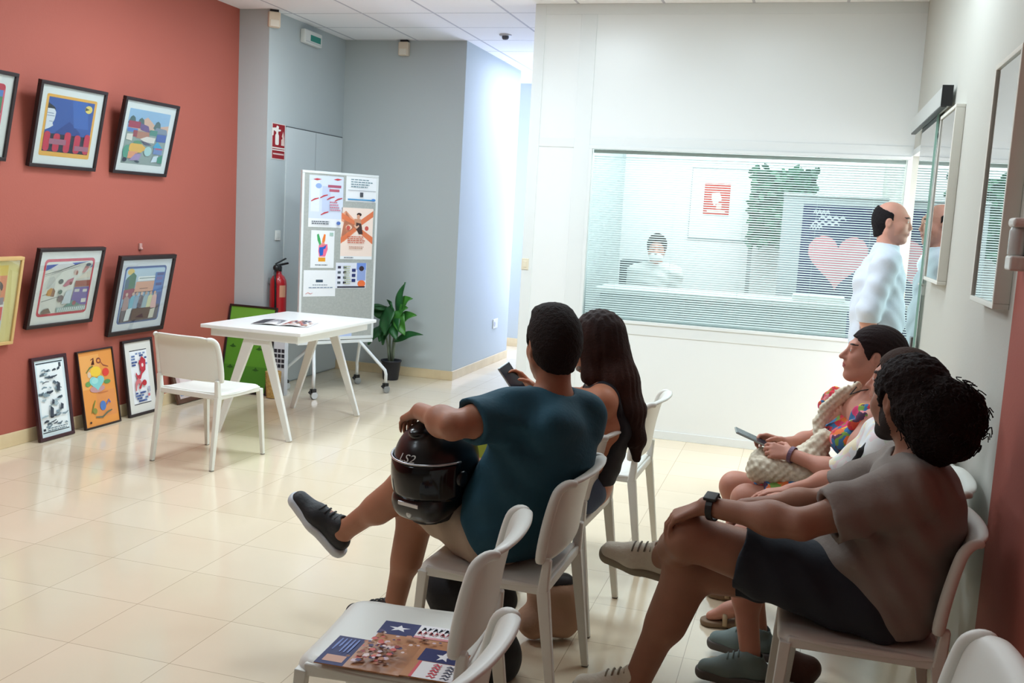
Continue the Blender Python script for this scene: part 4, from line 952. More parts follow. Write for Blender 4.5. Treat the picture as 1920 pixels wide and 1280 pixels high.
for k in range(5):
    a = 2 * PI * k / 5
    m = MB(); m.bar((0, -0.05, 0.11), (0.28 * math.cos(a), -0.05 + 0.28 * math.sin(a), 0.065), 0.045, 0.03, BLACKM, w2=0.03, h2=0.022); m.sphere((0.28 * math.cos(a), -0.05 + 0.28 * math.sin(a), 0.03), 0.03, BLACKM, n=12, k=8); m.build('base_spoke', oc)
# ================================================================== BODY SURFACES: blended distance fields meshed with surface nets
class Field:
    def __init__(s, lo, hi, h):
        s.lo = np.array(lo, np.float32); s.h = h
        s.n = tuple(int(math.ceil((b - a) / h)) + 1 for a, b in zip(lo, hi))
        s.D = np.full(s.n, 0.5, np.float32)
    def block(s, mn, mx, pad):
        i0 = [max(0, int(math.floor((mn[k] - pad - s.lo[k]) / s.h))) for k in range(3)]
        i1 = [min(s.n[k], int(math.ceil((mx[k] + pad - s.lo[k]) / s.h)) + 1) for k in range(3)]
        if any(b <= a for a, b in zip(i0, i1)):
            return None, None
        sl = tuple(slice(a, b) for a, b in zip(i0, i1))
        ax = [s.lo[k] + s.h * np.arange(i0[k], i1[k], dtype=np.float32) for k in range(3)]
        return sl, (ax[0][:, None, None], ax[1][None, :, None], ax[2][None, None, :])
    def merge(s, sl, d, k, op='u'):
        A = s.D[sl]
        if op == 'u':
            if k > 0:
                h = np.maximum(k - np.abs(A - d), 0) / k
                s.D[sl] = np.minimum(A, d) - h * h * k * 0.25
            else:
                s.D[sl] = np.minimum(A, d)
        elif op == 's':
            d = -d
            if k > 0:
                h = np.maximum(k - np.abs(A - d), 0) / k
                s.D[sl] = np.maximum(A, d) + h * h * k * 0.25
            else:
                s.D[sl] = np.maximum(A, d)
    def cap(s, a, b, ra, rb=None, k=0.02, flat=None, cut=(0, 0), op='u'):
        """round cone a->b; flat=(axis, s): stretched s times along axis; cut: flat ends"""
        rb = ra if rb is None else rb
        a = np.array(a, np.float32); b = np.array(b, np.float32)
        rm = max(ra, rb) * (max(1, flat[1]) if flat else 1)
        sl, X = s.block(np.minimum(a, b) - rm, np.maximum(a, b) + rm, k + 3 * s.h)
        if sl is None: return
        p = [X[i] - a[i] for i in range(3)]
        ba = b - a; L2 = float(ba @ ba) + 1e-12
        if flat:
            ax = np.array(flat[0], np.float32); ax = ax / np.linalg.norm(ax)
            tt = p[0] * ax[0] + p[1] * ax[1] + p[2] * ax[2]
            f = 1.0 / flat[1] - 1.0
            q = [p[i] + ax[i] * tt * f for i in range(3)]
            bq = ba + ax * float(ba @ ax) * f
            L2q = float(bq @ bq) + 1e-12
            t = np.clip((q[0] * bq[0] + q[1] * bq[1] + q[2] * bq[2]) / L2q, 0, 1)
            d = np.sqrt(sum((q[i] - bq[i] * t) ** 2 for i in range(3))) - (ra + (rb - ra) * t)
        else:
            t = np.clip((p[0] * ba[0] + p[1] * ba[1] + p[2] * ba[2]) / L2, 0, 1)
            d = np.sqrt(sum((p[i] - ba[i] * t) ** 2 for i in range(3))) - (ra + (rb - ra) * t)
        if cut[0] or cut[1]:
            L = math.sqrt(L2); u = ba / L
            ll = p[0] * u[0] + p[1] * u[1] + p[2] * u[2]
            if cut[0]: d = np.maximum(d, -ll)
            if cut[1]: d = np.maximum(d, ll - L)
        s.merge(sl, d, k, op)
    def ell(s, c, r, fr=None, k=0.02, op='u'):
        """ellipsoid, radii r along the axes fr (rows)"""
        c = np.array(c, np.float32); r = np.array(r, np.float32)
        fr = np.eye(3, dtype=np.float32) if fr is None else np.array(fr, np.float32)
        ext = np.sqrt(((fr * r[:, None]) ** 2).sum(0))
        sl, X = s.block(c - ext, c + ext, k + 3 * s.h)
        if sl is None: return
        p = [X[i] - c[i] for i in range(3)]
        q = [(p[0] * fr[j][0] + p[1] * fr[j][1] + p[2] * fr[j][2]) for j in range(3)]
        k0 = np.sqrt(sum((q[j] / r[j]) ** 2 for j in range(3)))
        k1 = np.sqrt(sum((q[j] / (r[j] * r[j])) ** 2 for j in range(3))) + 1e-9
        s.merge(sl, k0 * (k0 - 1.0) / k1, k, op)
    def plane(s, pt, n, k=0.0, lo=None, hi=None):
        """keep the side opposite n (inside an optional box)"""
        n = np.array(n, np.float32); n = n / np.linalg.norm(n)
        lo = s.lo if lo is None else np.array(lo); hi = (s.lo + s.h * np.array(s.n)) if hi is None else np.array(hi)
        sl, X = s.block(lo, hi, 0)
        if sl is None: return
        d = (X[0] - pt[0]) * n[0] + (X[1] - pt[1]) * n[1] + (X[2] - pt[2]) * n[2]
        s.merge(sl, -d, k, 's')
    def folds(s, amp, waves):
        """soft cloth folds: waves = list of (direction, wavelength, phase)"""
        ax = [s.lo[k] + s.h * np.arange(s.n[k], dtype=np.float32) for k in range(3)]
        X = (ax[0][:, None, None], ax[1][None, :, None], ax[2][None, None, :])
        w = 0
        for (d, wl, ph) in waves:
            d = np.array(d, np.float32); d = d / np.linalg.norm(d) * (2 * PI / wl)
            a = X[0] * d[0] + X[1] * d[1] + X[2] * d[2] + ph
            a = a + 0.9 * np.sin(X[0] * 11.0 + ph) + 0.9 * np.sin(X[1] * 13.0 + 2 * ph) + 0.7 * np.sin(X[2] * 9.0 + 3 * ph)
            w = w + np.sin(a)
        s.D += (amp / max(1, len(waves)) * w).astype(np.float32)
    def lumps(s, amp, wl, seed=0):
        r = np.random.default_rng(seed)
        dirs = [(r.normal(size=3), wl * r.uniform(0.7, 1.4), r.uniform(0, 6)) for _ in range(6)]
        s.folds(amp * 2.2, dirs)
    def mesh(s, smooth=2):
        D = s.D; h = s.h
        D[0] = D[-1] = 0.1; D[:, 0] = D[:, -1] = 0.1; D[:, :, 0] = D[:, :, -1] = 0.1
        ins = D < 0
        nx, ny, nz = D.shape
        cnt = np.zeros((nx - 1, ny - 1, nz - 1), np.int8)
        for i in (0, 1):
            for j in (0, 1):
                for k in (0, 1):
                    cnt += ins[i:nx - 1 + i, j:ny - 1 + j, k:nz - 1 + k]
        act = np.argwhere((cnt > 0) & (cnt < 8))
        idx = np.full((nx - 1, ny - 1, nz - 1), -1, np.int32)
        idx[act[:, 0], act[:, 1], act[:, 2]] = np.arange(len(act))
        acc = np.zeros((len(act), 3), np.float64); num = np.zeros(len(act))
        cor = [(i, j, k) for i in (0, 1) for j in (0, 1) for k in (0, 1)]
        val = {c: D[act[:, 0] + c[0], act[:, 1] + c[1], act[:, 2] + c[2]] for c in cor}
        for a in cor:
            for ax in range(3):
                if a[ax] == 0:
                    b = list(a); b[ax] = 1; b = tuple(b)
                    va, vb = val[a], val[b]
                    m = (va < 0) != (vb < 0)
                    t = va[m] / (va[m] - vb[m])
                    pos = np.repeat(np.array([a], float), m.sum(), 0); pos[:, ax] += t
                    acc[m] += pos; num[m] += 1
        P = (act + acc / num[:, None]) * h + s.lo
        F = []
        for ax in range(3):
            o1, o2 = [(1, 2), (2, 0), (0, 1)][ax]
            A = ins; sl0 = [slice(None)] * 3; sl1 = [slice(None)] * 3
            sl0[ax] = slice(0, -1); sl1[ax] = slice(1, None)
            a0 = A[tuple(sl0)]; a1 = A[tuple(sl1)]
            E = np.argwhere(a0 != a1)
            ok = (E[:, o1] > 0) & (E[:, o2] > 0) & (E[:, o1] < D.shape[o1] - 1) & (E[:, o2] < D.shape[o2] - 1)
            E = E[ok]
            fl = a0[E[:, 0], E[:, 1], E[:, 2]]
            q = []
            for d1, d2 in ((-1, -1), (0, -1), (0, 0), (-1, 0)):
                c = E.copy(); c[:, o1] += d1; c[:, o2] += d2
                q.append(idx[c[:, 0], c[:, 1], c[:, 2]])
            Q = np.stack(q, 1)
            Q[~fl] = Q[~fl][:, ::-1]
            F.append(Q)
        F = np.concatenate(F)
        n = len(P)
        e = np.concatenate([F[:, [0, 1]], F[:, [1, 2]], F[:, [2, 3]], F[:, [3, 0]]])
        deg = np.bincount(e[:, 0], minlength=n) + np.bincount(e[:, 1], minlength=n)
        for it in range(smooth):
            S = np.zeros_like(P)
            for k in range(3):
                S[:, k] = np.bincount(e[:, 0], P[e[:, 1], k], n) + np.bincount(e[:, 1], P[e[:, 0], k], n)
            P = P + (0.5 if it % 2 == 0 else -0.35 if smooth > 3 else 0.3) * (S / np.maximum(deg, 1)[:, None] - P)
        return P, F
    def build(s, name, parent, mats, paint=None, smooth=2, keep_one=True):
        """paint: list of (centre, radii, axes, material slot) ellipsoids colouring faces"""
        P, F = s.mesh(smooth)
        if keep_one and len(P):
            P, F = biggest(P, F)
        off = np.array(parent.matrix_world.translation if parent is not None else (0, 0, 0)) if parent is not None else 0
        if parent is not None: off = np.array(parent.location)
        me = bpy.data.meshes.new(name)
        Q = (P - off).astype(np.float32)
        me.vertices.add(len(Q)); me.vertices.foreach_set('co', Q.ravel())
        me.loops.add(F.size); me.loops.foreach_set('vertex_index', F.astype(np.int32).ravel())
        me.polygons.add(len(F))
        me.polygons.foreach_set('loop_start', np.arange(0, F.size, 4, dtype=np.int32))
        me.polygons.foreach_set('loop_total', np.full(len(F), 4, np.int32))
        for m in (mats if isinstance(mats, (list, tuple)) else [mats]):
            me.materials.append(m)
        if paint:
            C = P[F].mean(1); mi = np.zeros(len(F), np.int32)
            for c, r, fr, slot in paint:
                q = (C - np.array(c)) @ np.array(fr).T / np.array(r)
                mi[(q * q).sum(1) < 1] = slot
            me.polygons.foreach_set('material_index', mi)
        me.polygons.foreach_set('use_smooth', np.ones(len(F), bool))
        me.update(calc_edges=True); me.validate()
        o = bpy.data.objects.new(name, me); COL.objects.link(o)
        if parent is not None: o.parent = parent
        return o

def biggest(P, F):
    """keep the largest connected piece"""
    n = len(P); lab = np.arange(n)
    e = np.concatenate([F[:, [0, 1]], F[:, [1, 2]], F[:, [2, 3]], F[:, [3, 0]]])
    while True:
        m = np.minimum(lab[e[:, 0]], lab[e[:, 1]]); old = lab.copy()
        np.minimum.at(lab, e[:, 0], m); np.minimum.at(lab, e[:, 1], m)
        lab = lab[lab]; lab = lab[lab]
        if (lab == old).all(): break
    u, c = np.unique(lab, return_counts=True)
    k = lab == u[np.argmax(c)]
    new = np.cumsum(k) - 1
    return P[k], new[F[k[F[:, 0]]]]

def nrm(v):
    v = np.array(v, float); return v / (np.linalg.norm(v) + 1e-12)
def A3(v): return np.array(v, float)

class Head:
    """local frame of a head: c centre of the skull, f facing, u up, l to the person's left"""
    def __init__(s, c, f, u=(0, 0, 1), sc=1.0):
        s.c = A3(c); s.f = nrm(f); u = A3(u); s.l = nrm(np.cross(u, s.f)); s.u = np.cross(s.f, s.l); s.s = sc
        s.fr = np.array([s.f, s.l, s.u])
    def p(s, f, l, u): return s.c + s.s * (f * s.f + l * s.l + u * s.u)

def add_head(F, H, fem=False, nose=1.0):
    s = H.s; e = lambda c, r, k, op='u': F.ell(H.p(*c), A3(r) * s, H.fr, k * s, op)
    e((-0.014, 0, 0.022), (0.097, 0.075, 0.092), 0.01)
    e((0.028, 0, -0.035), (0.066, 0.060, 0.082), 0.03)
    for sg in (-1, 1):
        F.cap(H.p(-0.004, sg * 0.054, -0.052), H.p(0.062, sg * 0.016, -0.102), 0.017 * s, 0.016 * s, 0.035 * s)
        e((0.060, sg * 0.036, -0.030), (0.026, 0.024, 0.026), 0.03)
    e((0.070, 0, -0.105), (0.022, 0.024, 0.017), 0.025)
    F.cap(H.p(0.082, -0.032, 0.026), H.p(0.082, 0.032, 0.026), (0.009 if fem else 0.012) * s, None, 0.022 * s)
    for sg in (-1, 1):
        e((0.104, sg * 0.031, 0.004), (0.014, 0.018, 0.011), 0.014, 's')
    F.cap(H.p(0.088, 0, 0.012), H.p(0.088 + 0.026 * nose, 0, -0.030), 0.008 * s, 0.011 * s, 0.014 * s)
    for sg in (-1, 1):
        e((0.098, sg * 0.011, -0.034), (0.012, 0.008, 0.008), 0.010)
    e((0.086, 0, -0.062), (0.016, 0.026, 0.016), 0.02)
    e((0.096, 0, -0.057), (0.010, 0.022, 0.0055), 0.004)
    e((0.095, 0, -0.069), (0.010, 0.019, 0.0065), 0.004)
    for sg in (-1, 1):
        e((0.083, sg * 0.031, 0.004), (0.013, 0.013, 0.0125), 0.004)
        e((-0.010, sg * 0.076, -0.010), (0.019, 0.008, 0.031), 0.006)
        e((-0.006, sg * 0.083, -0.008), (0.009, 0.005, 0.016), 0.004, 's')

def face_paint(H, lips=1, brow=2, eye=3, pupil=4, beard=None):
    s = H.s; o = []
    if beard is not None:
        o += [(H.p(0.055, 0, -0.100), A3((0.062, 0.074, 0.044)) * s, H.fr, beard), (H.p(0.01, 0.055, -0.055), A3((0.022, 0.03, 0.05)) * s, H.fr, beard), (H.p(0.01, -0.055, -0.055), A3((0.022, 0.03, 0.05)) * s, H.fr, beard), (H.p(0.1, 0, -0.046), A3((0.02, 0.03, 0.007)) * s, H.fr, beard)]
    o += [(H.p(0.1, 0, -0.063), A3((0.02, 0.022, 0.010)) * s, H.fr, lips)]
    for sg in (-1, 1):
        o += [(H.p(0.09, sg * 0.034, 0.029), A3((0.03, 0.021, 0.0048)) * s, H.fr, brow), (H.p(0.096, sg * 0.031, 0.004), A3((0.012, 0.012, 0.0058)) * s, H.fr, eye), (H.p(0.099, sg * 0.031, 0.004), A3((0.010, 0.0055, 0.0058)) * s, H.fr, pupil)]
    return o

def add_hand(F, w, d, n, thumb, curl=(0.3, 0.5, 0.4), sc=1.0, spread=0.05, tcurl=0.3, fcurl=None):
    """w wrist, d towards the fingers, n back of the hand, thumb: direction of the thumb side"""
    d = nrm(d); n = nrm(n - d * np.dot(n, d)); t = nrm(thumb - d * np.dot(thumb, d) - n * np.dot(thumb, n))
    w = A3(w)
    offs = (0.029, 0.010, -0.010, -0.028); kl = (0.088, 0.092, 0.087, 0.078); ln = (0.070, 0.079, 0.073, 0.058)
    for i in range(4):
        kn = w + (d * kl[i] + t * offs[i]) * sc
        F.cap(w + (d * 0.012 + t * offs[i] * 0.55) * sc, kn, 0.0135 * sc, 0.0105 * sc, 0.012)
        a = 0.0; p = kn; dd = nrm(d + t * offs[i] * spread * 20)
        c = curl if fcurl is None else fcurl[i]
        r0 = (0.0088, 0.0090, 0.0086, 0.0076)[i] * sc
        for j, fr in enumerate((0.45, 0.30, 0.25)):
            a += c[j]
            v = dd * math.cos(a) - n * math.sin(a)
            q = p + v * ln[i] * fr * sc
            F.cap(p, q, r0 * (1 - 0.10 * j), r0 * (0.92 - 0.12 * j), 0.004)
            p = q
    b = w + (d * 0.020 + t * 0.022 - n * 0.004) * sc
    v1 = nrm(d * 0.62 + t * 0.72 - n * (0.2 + tcurl)); v2 = nrm(d * 0.85 + t * 0.30 - n * (0.2 + 1.6 * tcurl))
    m = b + v1 * 0.046 * sc; q = m + v2 * 0.032 * sc; e_ = q + nrm(v2 - t * 0.2) * 0.024 * sc
    F.cap(b, m, 0.0145 * sc, 0.0105 * sc, 0.012); F.cap(m, q, 0.0100 * sc, 0.0092 * sc, 0.004); F.cap(q, e_, 0.0092 * sc, 0.0075 * sc, 0.004)

def add_arm(F, sh, el, wr, b=1.0, k=0.02):
    sh, el, wr = A3(sh), A3(el), A3(wr)
    F.cap(sh, el, 0.050 * b, 0.040 * b, 0.03)
    F.ell(sh + (el - sh) * 0.42, (0.052 * b,) * 3, None, 0.05)
    F.cap(el, wr, 0.038 * b, 0.027 * b, k)
    F.ell(el + (wr - el) * 0.30, (0.042 * b,) * 3, None, 0.05)

def add_leg(F, hip, kn, an, toe, b=1.0, foot=True):
    hip, kn, an, toe = A3(hip), A3(kn), A3(an), A3(toe)
    F.cap(hip, kn, 0.086 * b, 0.060 * b, 0.03)
    sh = nrm(an - kn); th = nrm(kn - hip); back = nrm(-th - sh * np.dot(-th, sh)) if abs(np.dot(th, sh)) < 0.97 else nrm((0, 0, -1))
    F.ell(kn - sh * 0.005, (0.060 * b,) * 3, None, 0.03)
    F.cap(kn, an, 0.054 * b, 0.036 * b, 0.03)
    m = kn + (an - kn) * 0.30 + back * 0.016
    F.cap(kn + (an - kn) * 0.16 + back * 0.010, kn + (an - kn) * 0.46 + back * 0.012, 0.054 * b, 0.050 * b, 0.04)
    if foot:
        fd = nrm(toe - an)
        F.cap(an, an + (toe - an) * 0.55, 0.036 * b, 0.030 * b, 0.03)
        F.cap(an + (toe - an) * 0.5, toe, 0.030 * b, 0.022 * b, 0.02)

def add_torso(F, pel, ch, nk, shL, shR, hipL, hipR, w=1.0, dpt=1.0, fem=False, off=0.0, neck_to=None, k=0.05):
    """pelvis to neck; off inflates (for clothing)"""
    pel, ch, nk, shL, shR, hipL, hipR = map(A3, (pel, ch, nk, shL, shR, hipL, hipR))
    lh = nrm(hipL - hipR); ls = nrm(shL - shR); up = nrm(nk - pel)
    F.cap(hipL * 0.72 + pel * 0.28, hipR * 0.72 + pel * 0.28, 0.098 * w + off, None, k)
    mid = (pel + ch) / 2; lm = nrm(lh + ls)
    F.cap(pel, mid, 0.108 * dpt + off, (0.098 if fem else 0.110) * dpt + off, k, flat=(lm, 1.36 * w / dpt))
    F.cap(mid, ch, (0.098 if fem else 0.110) * dpt + off, 0.112 * dpt + off, k, flat=(ls, 1.36 * w / dpt))
    F.cap(ch, ch + (nk - ch) * 0.45, 0.108 * dpt + off, 0.085 * dpt + off, k, flat=(ls, 1.42 * w / dpt))
    F.cap(shL, shR, 0.050 + off, None, 0.05)
    for sh in (shL, shR):
        F.cap(nk - up * 0.01, nk + (sh - nk) * 0.80, 0.046 + off * 0.6, 0.046 + off, 0.05)

def add_neck(F, nk, H, r=0.052):
    F.cap(A3(nk) - 0.03 * nrm(H.c - A3(nk)), H.p(-0.020, 0, -0.045), r, r * 0.94, 0.03)

SK_T = dict(rough=0.5, spec=0.35, bump=(220, 0.05))
def skin(name, rgb=(206, 146, 126), rgb2=None):
    m = M(name, rgb, mottle=(14, rgb2 or tuple(int(c * 0.93) for c in rgb), 0.6), **SK_T)
    b = m.node_tree.nodes['Principled BSDF']
    b.inputs['Subsurface Weight'].default_value = 0.12; b.inputs['Subsurface Radius'].default_value = (1.0, 0.35, 0.2); b.inputs['Subsurface Scale'].default_value = 0.01
    return m
LIPS = M('lips', (168, 92, 88), 0.45); BROW = M('eyebrow_hair', (46, 34, 30), 0.8); EYEW = M('eye_white', (226, 222, 216), 0.25); PUP = M('eye_dark', (34, 24, 22), 0.15)

def shoe(parent, ankle, toe, ground_n, um, sm, L_=0.27, label=None, wd=1.0, low=True, trim=None):
    """lace shoe: upper and sole as its own part with the sole a sub-part; ground_n = direction away from the sole"""
    up = nrm(ground_n); a = A3(ankle); d = nrm(A3(toe) - a); d = nrm(d - up * np.dot(d, up)); sd = np.cross(up, d)
    heel = a - up * 0.075 - d * 0.055
    P = lambda x, y, z: heel + d * x * L_ + sd * y + up * z
    lo = np.minimum(P(0, 0, 0), P(1, 0, 0)) - 0.13; hi = np.maximum(P(0, 0, 0), P(1, 0, 0)) + 0.15
    h = 0.004
    F = Field(lo, hi, h)
    F.cap(P(0.10, 0, 0.050), P(0.55, 0, 0.042), 0.036 * wd, 0.040 * wd, 0.02)
    F.cap(P(0.55, 0, 0.040), P(0.86, 0, 0.032), 0.040 * wd, 0.030 * wd, 0.03, flat=(sd, 1.18))
    F.cap(P(0.17, 0, 0.060), P(0.22, 0, 0.098), 0.036 * wd, 0.039 * wd, 0.02)
    F.cap(P(0.25, 0, 0.092), P(0.55, 0, 0.064), 0.032 * wd, 0.026 * wd, 0.02)
    F.plane(P(0, 0, 0.016), -up, 0.004)
    F.cap(P(0.185, 0, 0.07), P(0.21, 0, 0.16), 0.027 * wd, 0.031 * wd, 0.004, op='s')
    u = F.build('shoe', parent, um)
    if label: u['label'] = label
    F = Field(lo, hi, h)
    F.cap(P(0.08, 0, 0.016), P(0.50, 0, 0.016), 0.043 * wd, 0.046 * wd, 0.02)
    F.cap(P(0.5, 0, 0.016), P(0.86, 0, 0.018), 0.046 * wd, 0.038 * wd, 0.02, flat=(sd, 1.14))
    F.plane(P(0, 0, 0.0), -up, 0.004); F.plane(P(0, 0, 0.032), up, 0.004)
    s_ = F.build('sole', u, sm)
    s_.parent = u
    v = np.zeros(len(s_.data.vertices) * 3, np.float32); s_.data.vertices.foreach_get('co', v)
    s_.data.vertices.foreach_set('co', (v.reshape(-1, 3) - np.array(parent.location, np.float32)).ravel()); s_.data.update()
    m = MB()
    for k in range(4):
        x = 0.34 + 0.075 * k
        pz = 0.131 - 0.031 * ((x - 0.24) / 0.30)
        c = [P(x, y, pz - 18.0 * y * y) for y in (-0.026, -0.014, 0, 0.014, 0.026)]
        m.tube([V(q) for q in c], 0.0030, trim or sm, n=6)
    lc = m.build('laces', u, smooth=True)
    for vv in lc.data.vertices: vv.co -= V(parent.location)
    return u
# ================================================================== PEOPLE
def person(label, loc):
    return thing('person', label, 'person', loc)
def rel(o, root):
    """shift a world-space mesh so that it sits right under its person"""
    for v in o.data.vertices: v.co -= V(root.location)
    return o
def add_hair(F, H, off=0.010, ears=True, back=0.0, low=-0.075):
    s = H.s
    F.ell(H.p(-0.016 - back, 0, 0.024), A3((0.097 + off + back, 0.075 + off, 0.092 + off)) * s, H.fr, 0.01)
    F.cap(H.p(-0.045, 0, -0.02), H.p(-0.045, 0, -0.07), (0.062 + off * 0.6) * s, (0.05 + off * 0.6) * s, 0.03)
def cut_face(F, H, ears=True, low=-0.085, line=0.0):
    s = H.s
    F.ell(H.p(0.082, 0, -0.035 + line), A3((0.076, 0.092, 0.100)) * s, H.fr, 0.006, 's')
    if ears:
        for sg in (-1, 1): F.ell(H.p(-0.004, sg * 0.092, -0.016), A3((0.023, 0.034, 0.036)) * s, H.fr, 0.006, 's')
    c = H.p(-0.06, 0, low)
    F.plane(c, -H.u + 0.35 * H.f, 0.01)
def bbox(pts, pad):
    p = np.array([A3(q) for q in pts]); return p.min(0) - pad, p.max(0) + pad

# ---------------------------------------------------------------- man in the grey T-shirt (right row)
def man_grey():
    R = person('man in grey T-shirt with curly dark bun, hand on his crossed knee', (0.25, 3.06, 0))
    SK = skin('skin_tan', (158, 110, 88)); BD = M('dark_beard', (40, 28, 24), 0.85, bump=(300, 0.5))
    pel, ch, nk = (0.30, 3.05, 0.565), (0.365, 3.06, 0.80), (0.378, 3.07, 0.945)
    shL, shR = (0.305, 2.875, 0.885), (0.35, 3.26, 0.885)
    hipL, hipR = (0.28, 2.95, 0.55), (0.28, 3.15, 0.54)
    elL, wrL = (0.055, 2.80, 0.790), (-0.215, 2.90, 0.778)
    elR, wrR = (0.12, 3.33, 0.72), (-0.12, 3.22, 0.70)
    knL, anL, toL = (-0.26, 2.945, 0.665), (-0.375, 3.27, 0.475), (-0.55, 3.31, 0.44)
    knR, anR, toR = (-0.27, 3.125, 0.505), (-0.41, 3.12, 0.09), (-0.58, 3.13, 0.03)
    H = Head((0.325, 3.10, 1.125), (-0.62, 0.78, -0.02), sc=1.06)
    lo, hi = bbox([pel, shL, shR, wrL, knL, anL, toL, anR, toR, H.c], 0.19)
    lo[2] = 0.02
    F = Field(lo, hi, 0.005)
    add_torso(F, pel, ch, nk, shL, shR, hipL, hipR, 1.1, 1.15)
    add_neck(F, nk, H, 0.060); add_head(F, H)
    for s_, e_, w_ in ((shL, elL, wrL), (shR, elR, wrR)): add_arm(F, s_, e_, w_, 1.08)
    add_leg(F, hipL, knL, anL, toL, 1.14, foot=False); add_leg(F, hipR, knR, anR, toR, 1.22, foot=False)
    add_hand(F, A3(wrL) + A3((-0.01, 0.0, -0.004)), (-0.80, 0.10, -0.42), (-0.45, -0.15, 0.88), (0.1, 1, 0.1), fcurl=((0.55, 0.5, 0.2), (0.55, 0.45, 0.2), (0.5, 0.45, 0.2), (0.5, 0.4, 0.2)), sc=1.05)
    add_hand(F, A3(wrR), (-0.85, -0.35, -0.12), (-0.1, 0.1, 1), (-0.3, -0.9, 0), curl=(0.2, 0.3, 0.2), sc=1.05)
    F.build('body', R, [SK, LIPS, BROW, EYEW, PUP, BD], face_paint(H, beard=5))
    # T-shirt
    TS = M('grey_tshirt', (134, 124, 117), 0.9, bump=(70, 0.15))
    F = Field((-0.15, 2.55, 0.42), (0.70, 3.60, 1.10), 0.0055)
    add_torso(F, pel, ch, A3(nk) - A3((0, 0, 0.012)), shL, shR, hipL, hipR, 1.12, 1.17, off=0.016)
    F.ell((0.245, 3.03, 0.665), (0.155, 0.19, 0.145), None, 0.06)
    F.cap(A3(hipL) + A3((0.06, 0.03, 0.03)), A3(hipR) + A3((0.06, -0.03, 0.03)), 0.138, None, 0.06)
    F.plane((0.30, 3.05, 0.468), (0, 0, -1), 0.01)
    F.plane((0.125, 3.05, 0.60), (-0.80, 0, -0.60), 0.02)
    for s_, e_ in ((shL, elL), (shR, elR)):
        s_, e_ = A3(s_), A3(e_); q = s_ + (e_ - s_) * 0.72
        F.cap(s_ - (e_ - s_) * 0.1, q, 0.074, 0.082, 0.045, cut=(0, 1))
        F.cap(s_ + (e_ - s_) * 0.5, s_ + (e_ - s_) * 1.2, 0.055, 0.063, 0.004, op='s')
    n_ = nrm(H.c - A3(nk)); F.cap(A3(nk) - n_ * 0.0, A3(nk) + n_ * 0.2, 0.068, 0.085, 0.008, op='s')
    F.folds(0.0065, [((0.6, 0.2, 1), 0.085, 0.3), ((-0.4, 0.5, 1), 0.11, 1.7), ((0.9, 0.1, 0.6), 0.07, 2.2)])
    F.build('tshirt', R, TS)
    # shorts
    F = Field((-0.30, 2.72, 0.36), (0.50, 3.38, 0.86), 0.0055)
    F.cap(A3(hipL) * 0.75 + A3(pel) * 0.25 + A3((0.02, 0, 0)), A3(hipR) * 0.75 + A3(pel) * 0.25 + A3((0.02, 0, 0)), 0.122, None, 0.04)
    for a, b, t in ((hipL, knL, 0.72), (hipR, knR, 0.74)):
        a, b = A3(a), A3(b); q = a + (b - a) * t
        F.cap(a, q, 0.118, 0.106, 0.05, cut=(0, 1))
        F.cap(a + (b - a) * (t - 0.10), q + (b - a) * 0.2, 0.084, 0.088, 0.004, op='s')
    F.plane((0.3, 3.05, 0.455), (0, 0, -1), 0.01)
    F.folds(0.006, [((1, 0.2, 0.5), 0.09, 0.4), ((0.7, 0.6, -0.4), 0.12, 2.0)])
    F.build('shorts', R, M('navy_shorts', (30, 36, 46), 0.85, bump=(60, 0.15)))
    # hair
    HR = M('dark_curly_hair', (30, 21, 19), 0.75, spec=0.15, bump=(120, 1.0, 6))
    F = Field(H.c - 0.30, H.c + 0.30, 0.005)
    add_hair(F, H, 0.014); F.ell(H.p(-0.05, 0, 0.05), A3((0.075, 0.07, 0.075)), H.fr, 0.03)
    cut_face(F, H, low=-0.088)
    F.lumps(0.0015, 0.03, 3)
    bun = A3((0.415, 2.99, 1.095))
    for dx, dy, dz, r in ((0, 0, 0, 0.088), (0.04, 0.0, 0.03, 0.062), (-0.05, 0.02, 0.01, 0.07), (0.015, -0.02, -0.055, 0.066), (0.05, 0.01, -0.03, 0.056), (-0.03, 0.0, -0.06, 0.058), (0.0, 0, 0.06, 0.055), (0.075, 0, 0.015, 0.035), (0.06, 0, 0.055, 0.03), (0.055, 0, -0.075, 0.03), (-0.01, 0, -0.105, 0.035)):
        F.ell(bun + A3((dx, dy, dz)), (r, r * 0.9, r), None, 0.03)
    F.lumps(0.0022, 0.022, 5); F.lumps(0.0016, 0.012, 8)
    hr = F.build('hair', R, HR, smooth=1)
    m = MB(); rc = random.Random(4)
    for i in range(150):
        a = rc.uniform(0, 2 * PI); zz = rc.uniform(-1, 1); q = math.sqrt(1 - zz * zz)
        dr = A3((q * math.cos(a), q * math.sin(a), zz)); p = bun + dr * A3((0.105, 0.085, 0.10))
        sd = nrm(np.cross(dr, (0.3, 0.5, 0.8))); s2 = np.cross(dr, sd); rr_ = rc.uniform(0.008, 0.016)
        m.tube([V(p + dr * (0.003 + 0.0032 * k) + sd * rr_ * math.cos(1.1 * k) + s2 * rr_ * math.sin(1.1 * k)) for k in range(8)], 0.0016, HR, n=5)
    cu = rel(m.build('loose_curls', R, smooth=True), R); cu['kind'] = 'stuff'
    # watch
    w_ = A3(wrL) + A3((0.022, -0.006, 0.0)); dv = nrm(A3(wrL) - A3(elL)); n0 = nrm(A3((-0.25, -0.35, 0.9)) - dv * np.dot(A3((-0.25, -0.35, 0.9)), dv)); s0 = np.cross(dv, n0)
    m = MB(); P = []
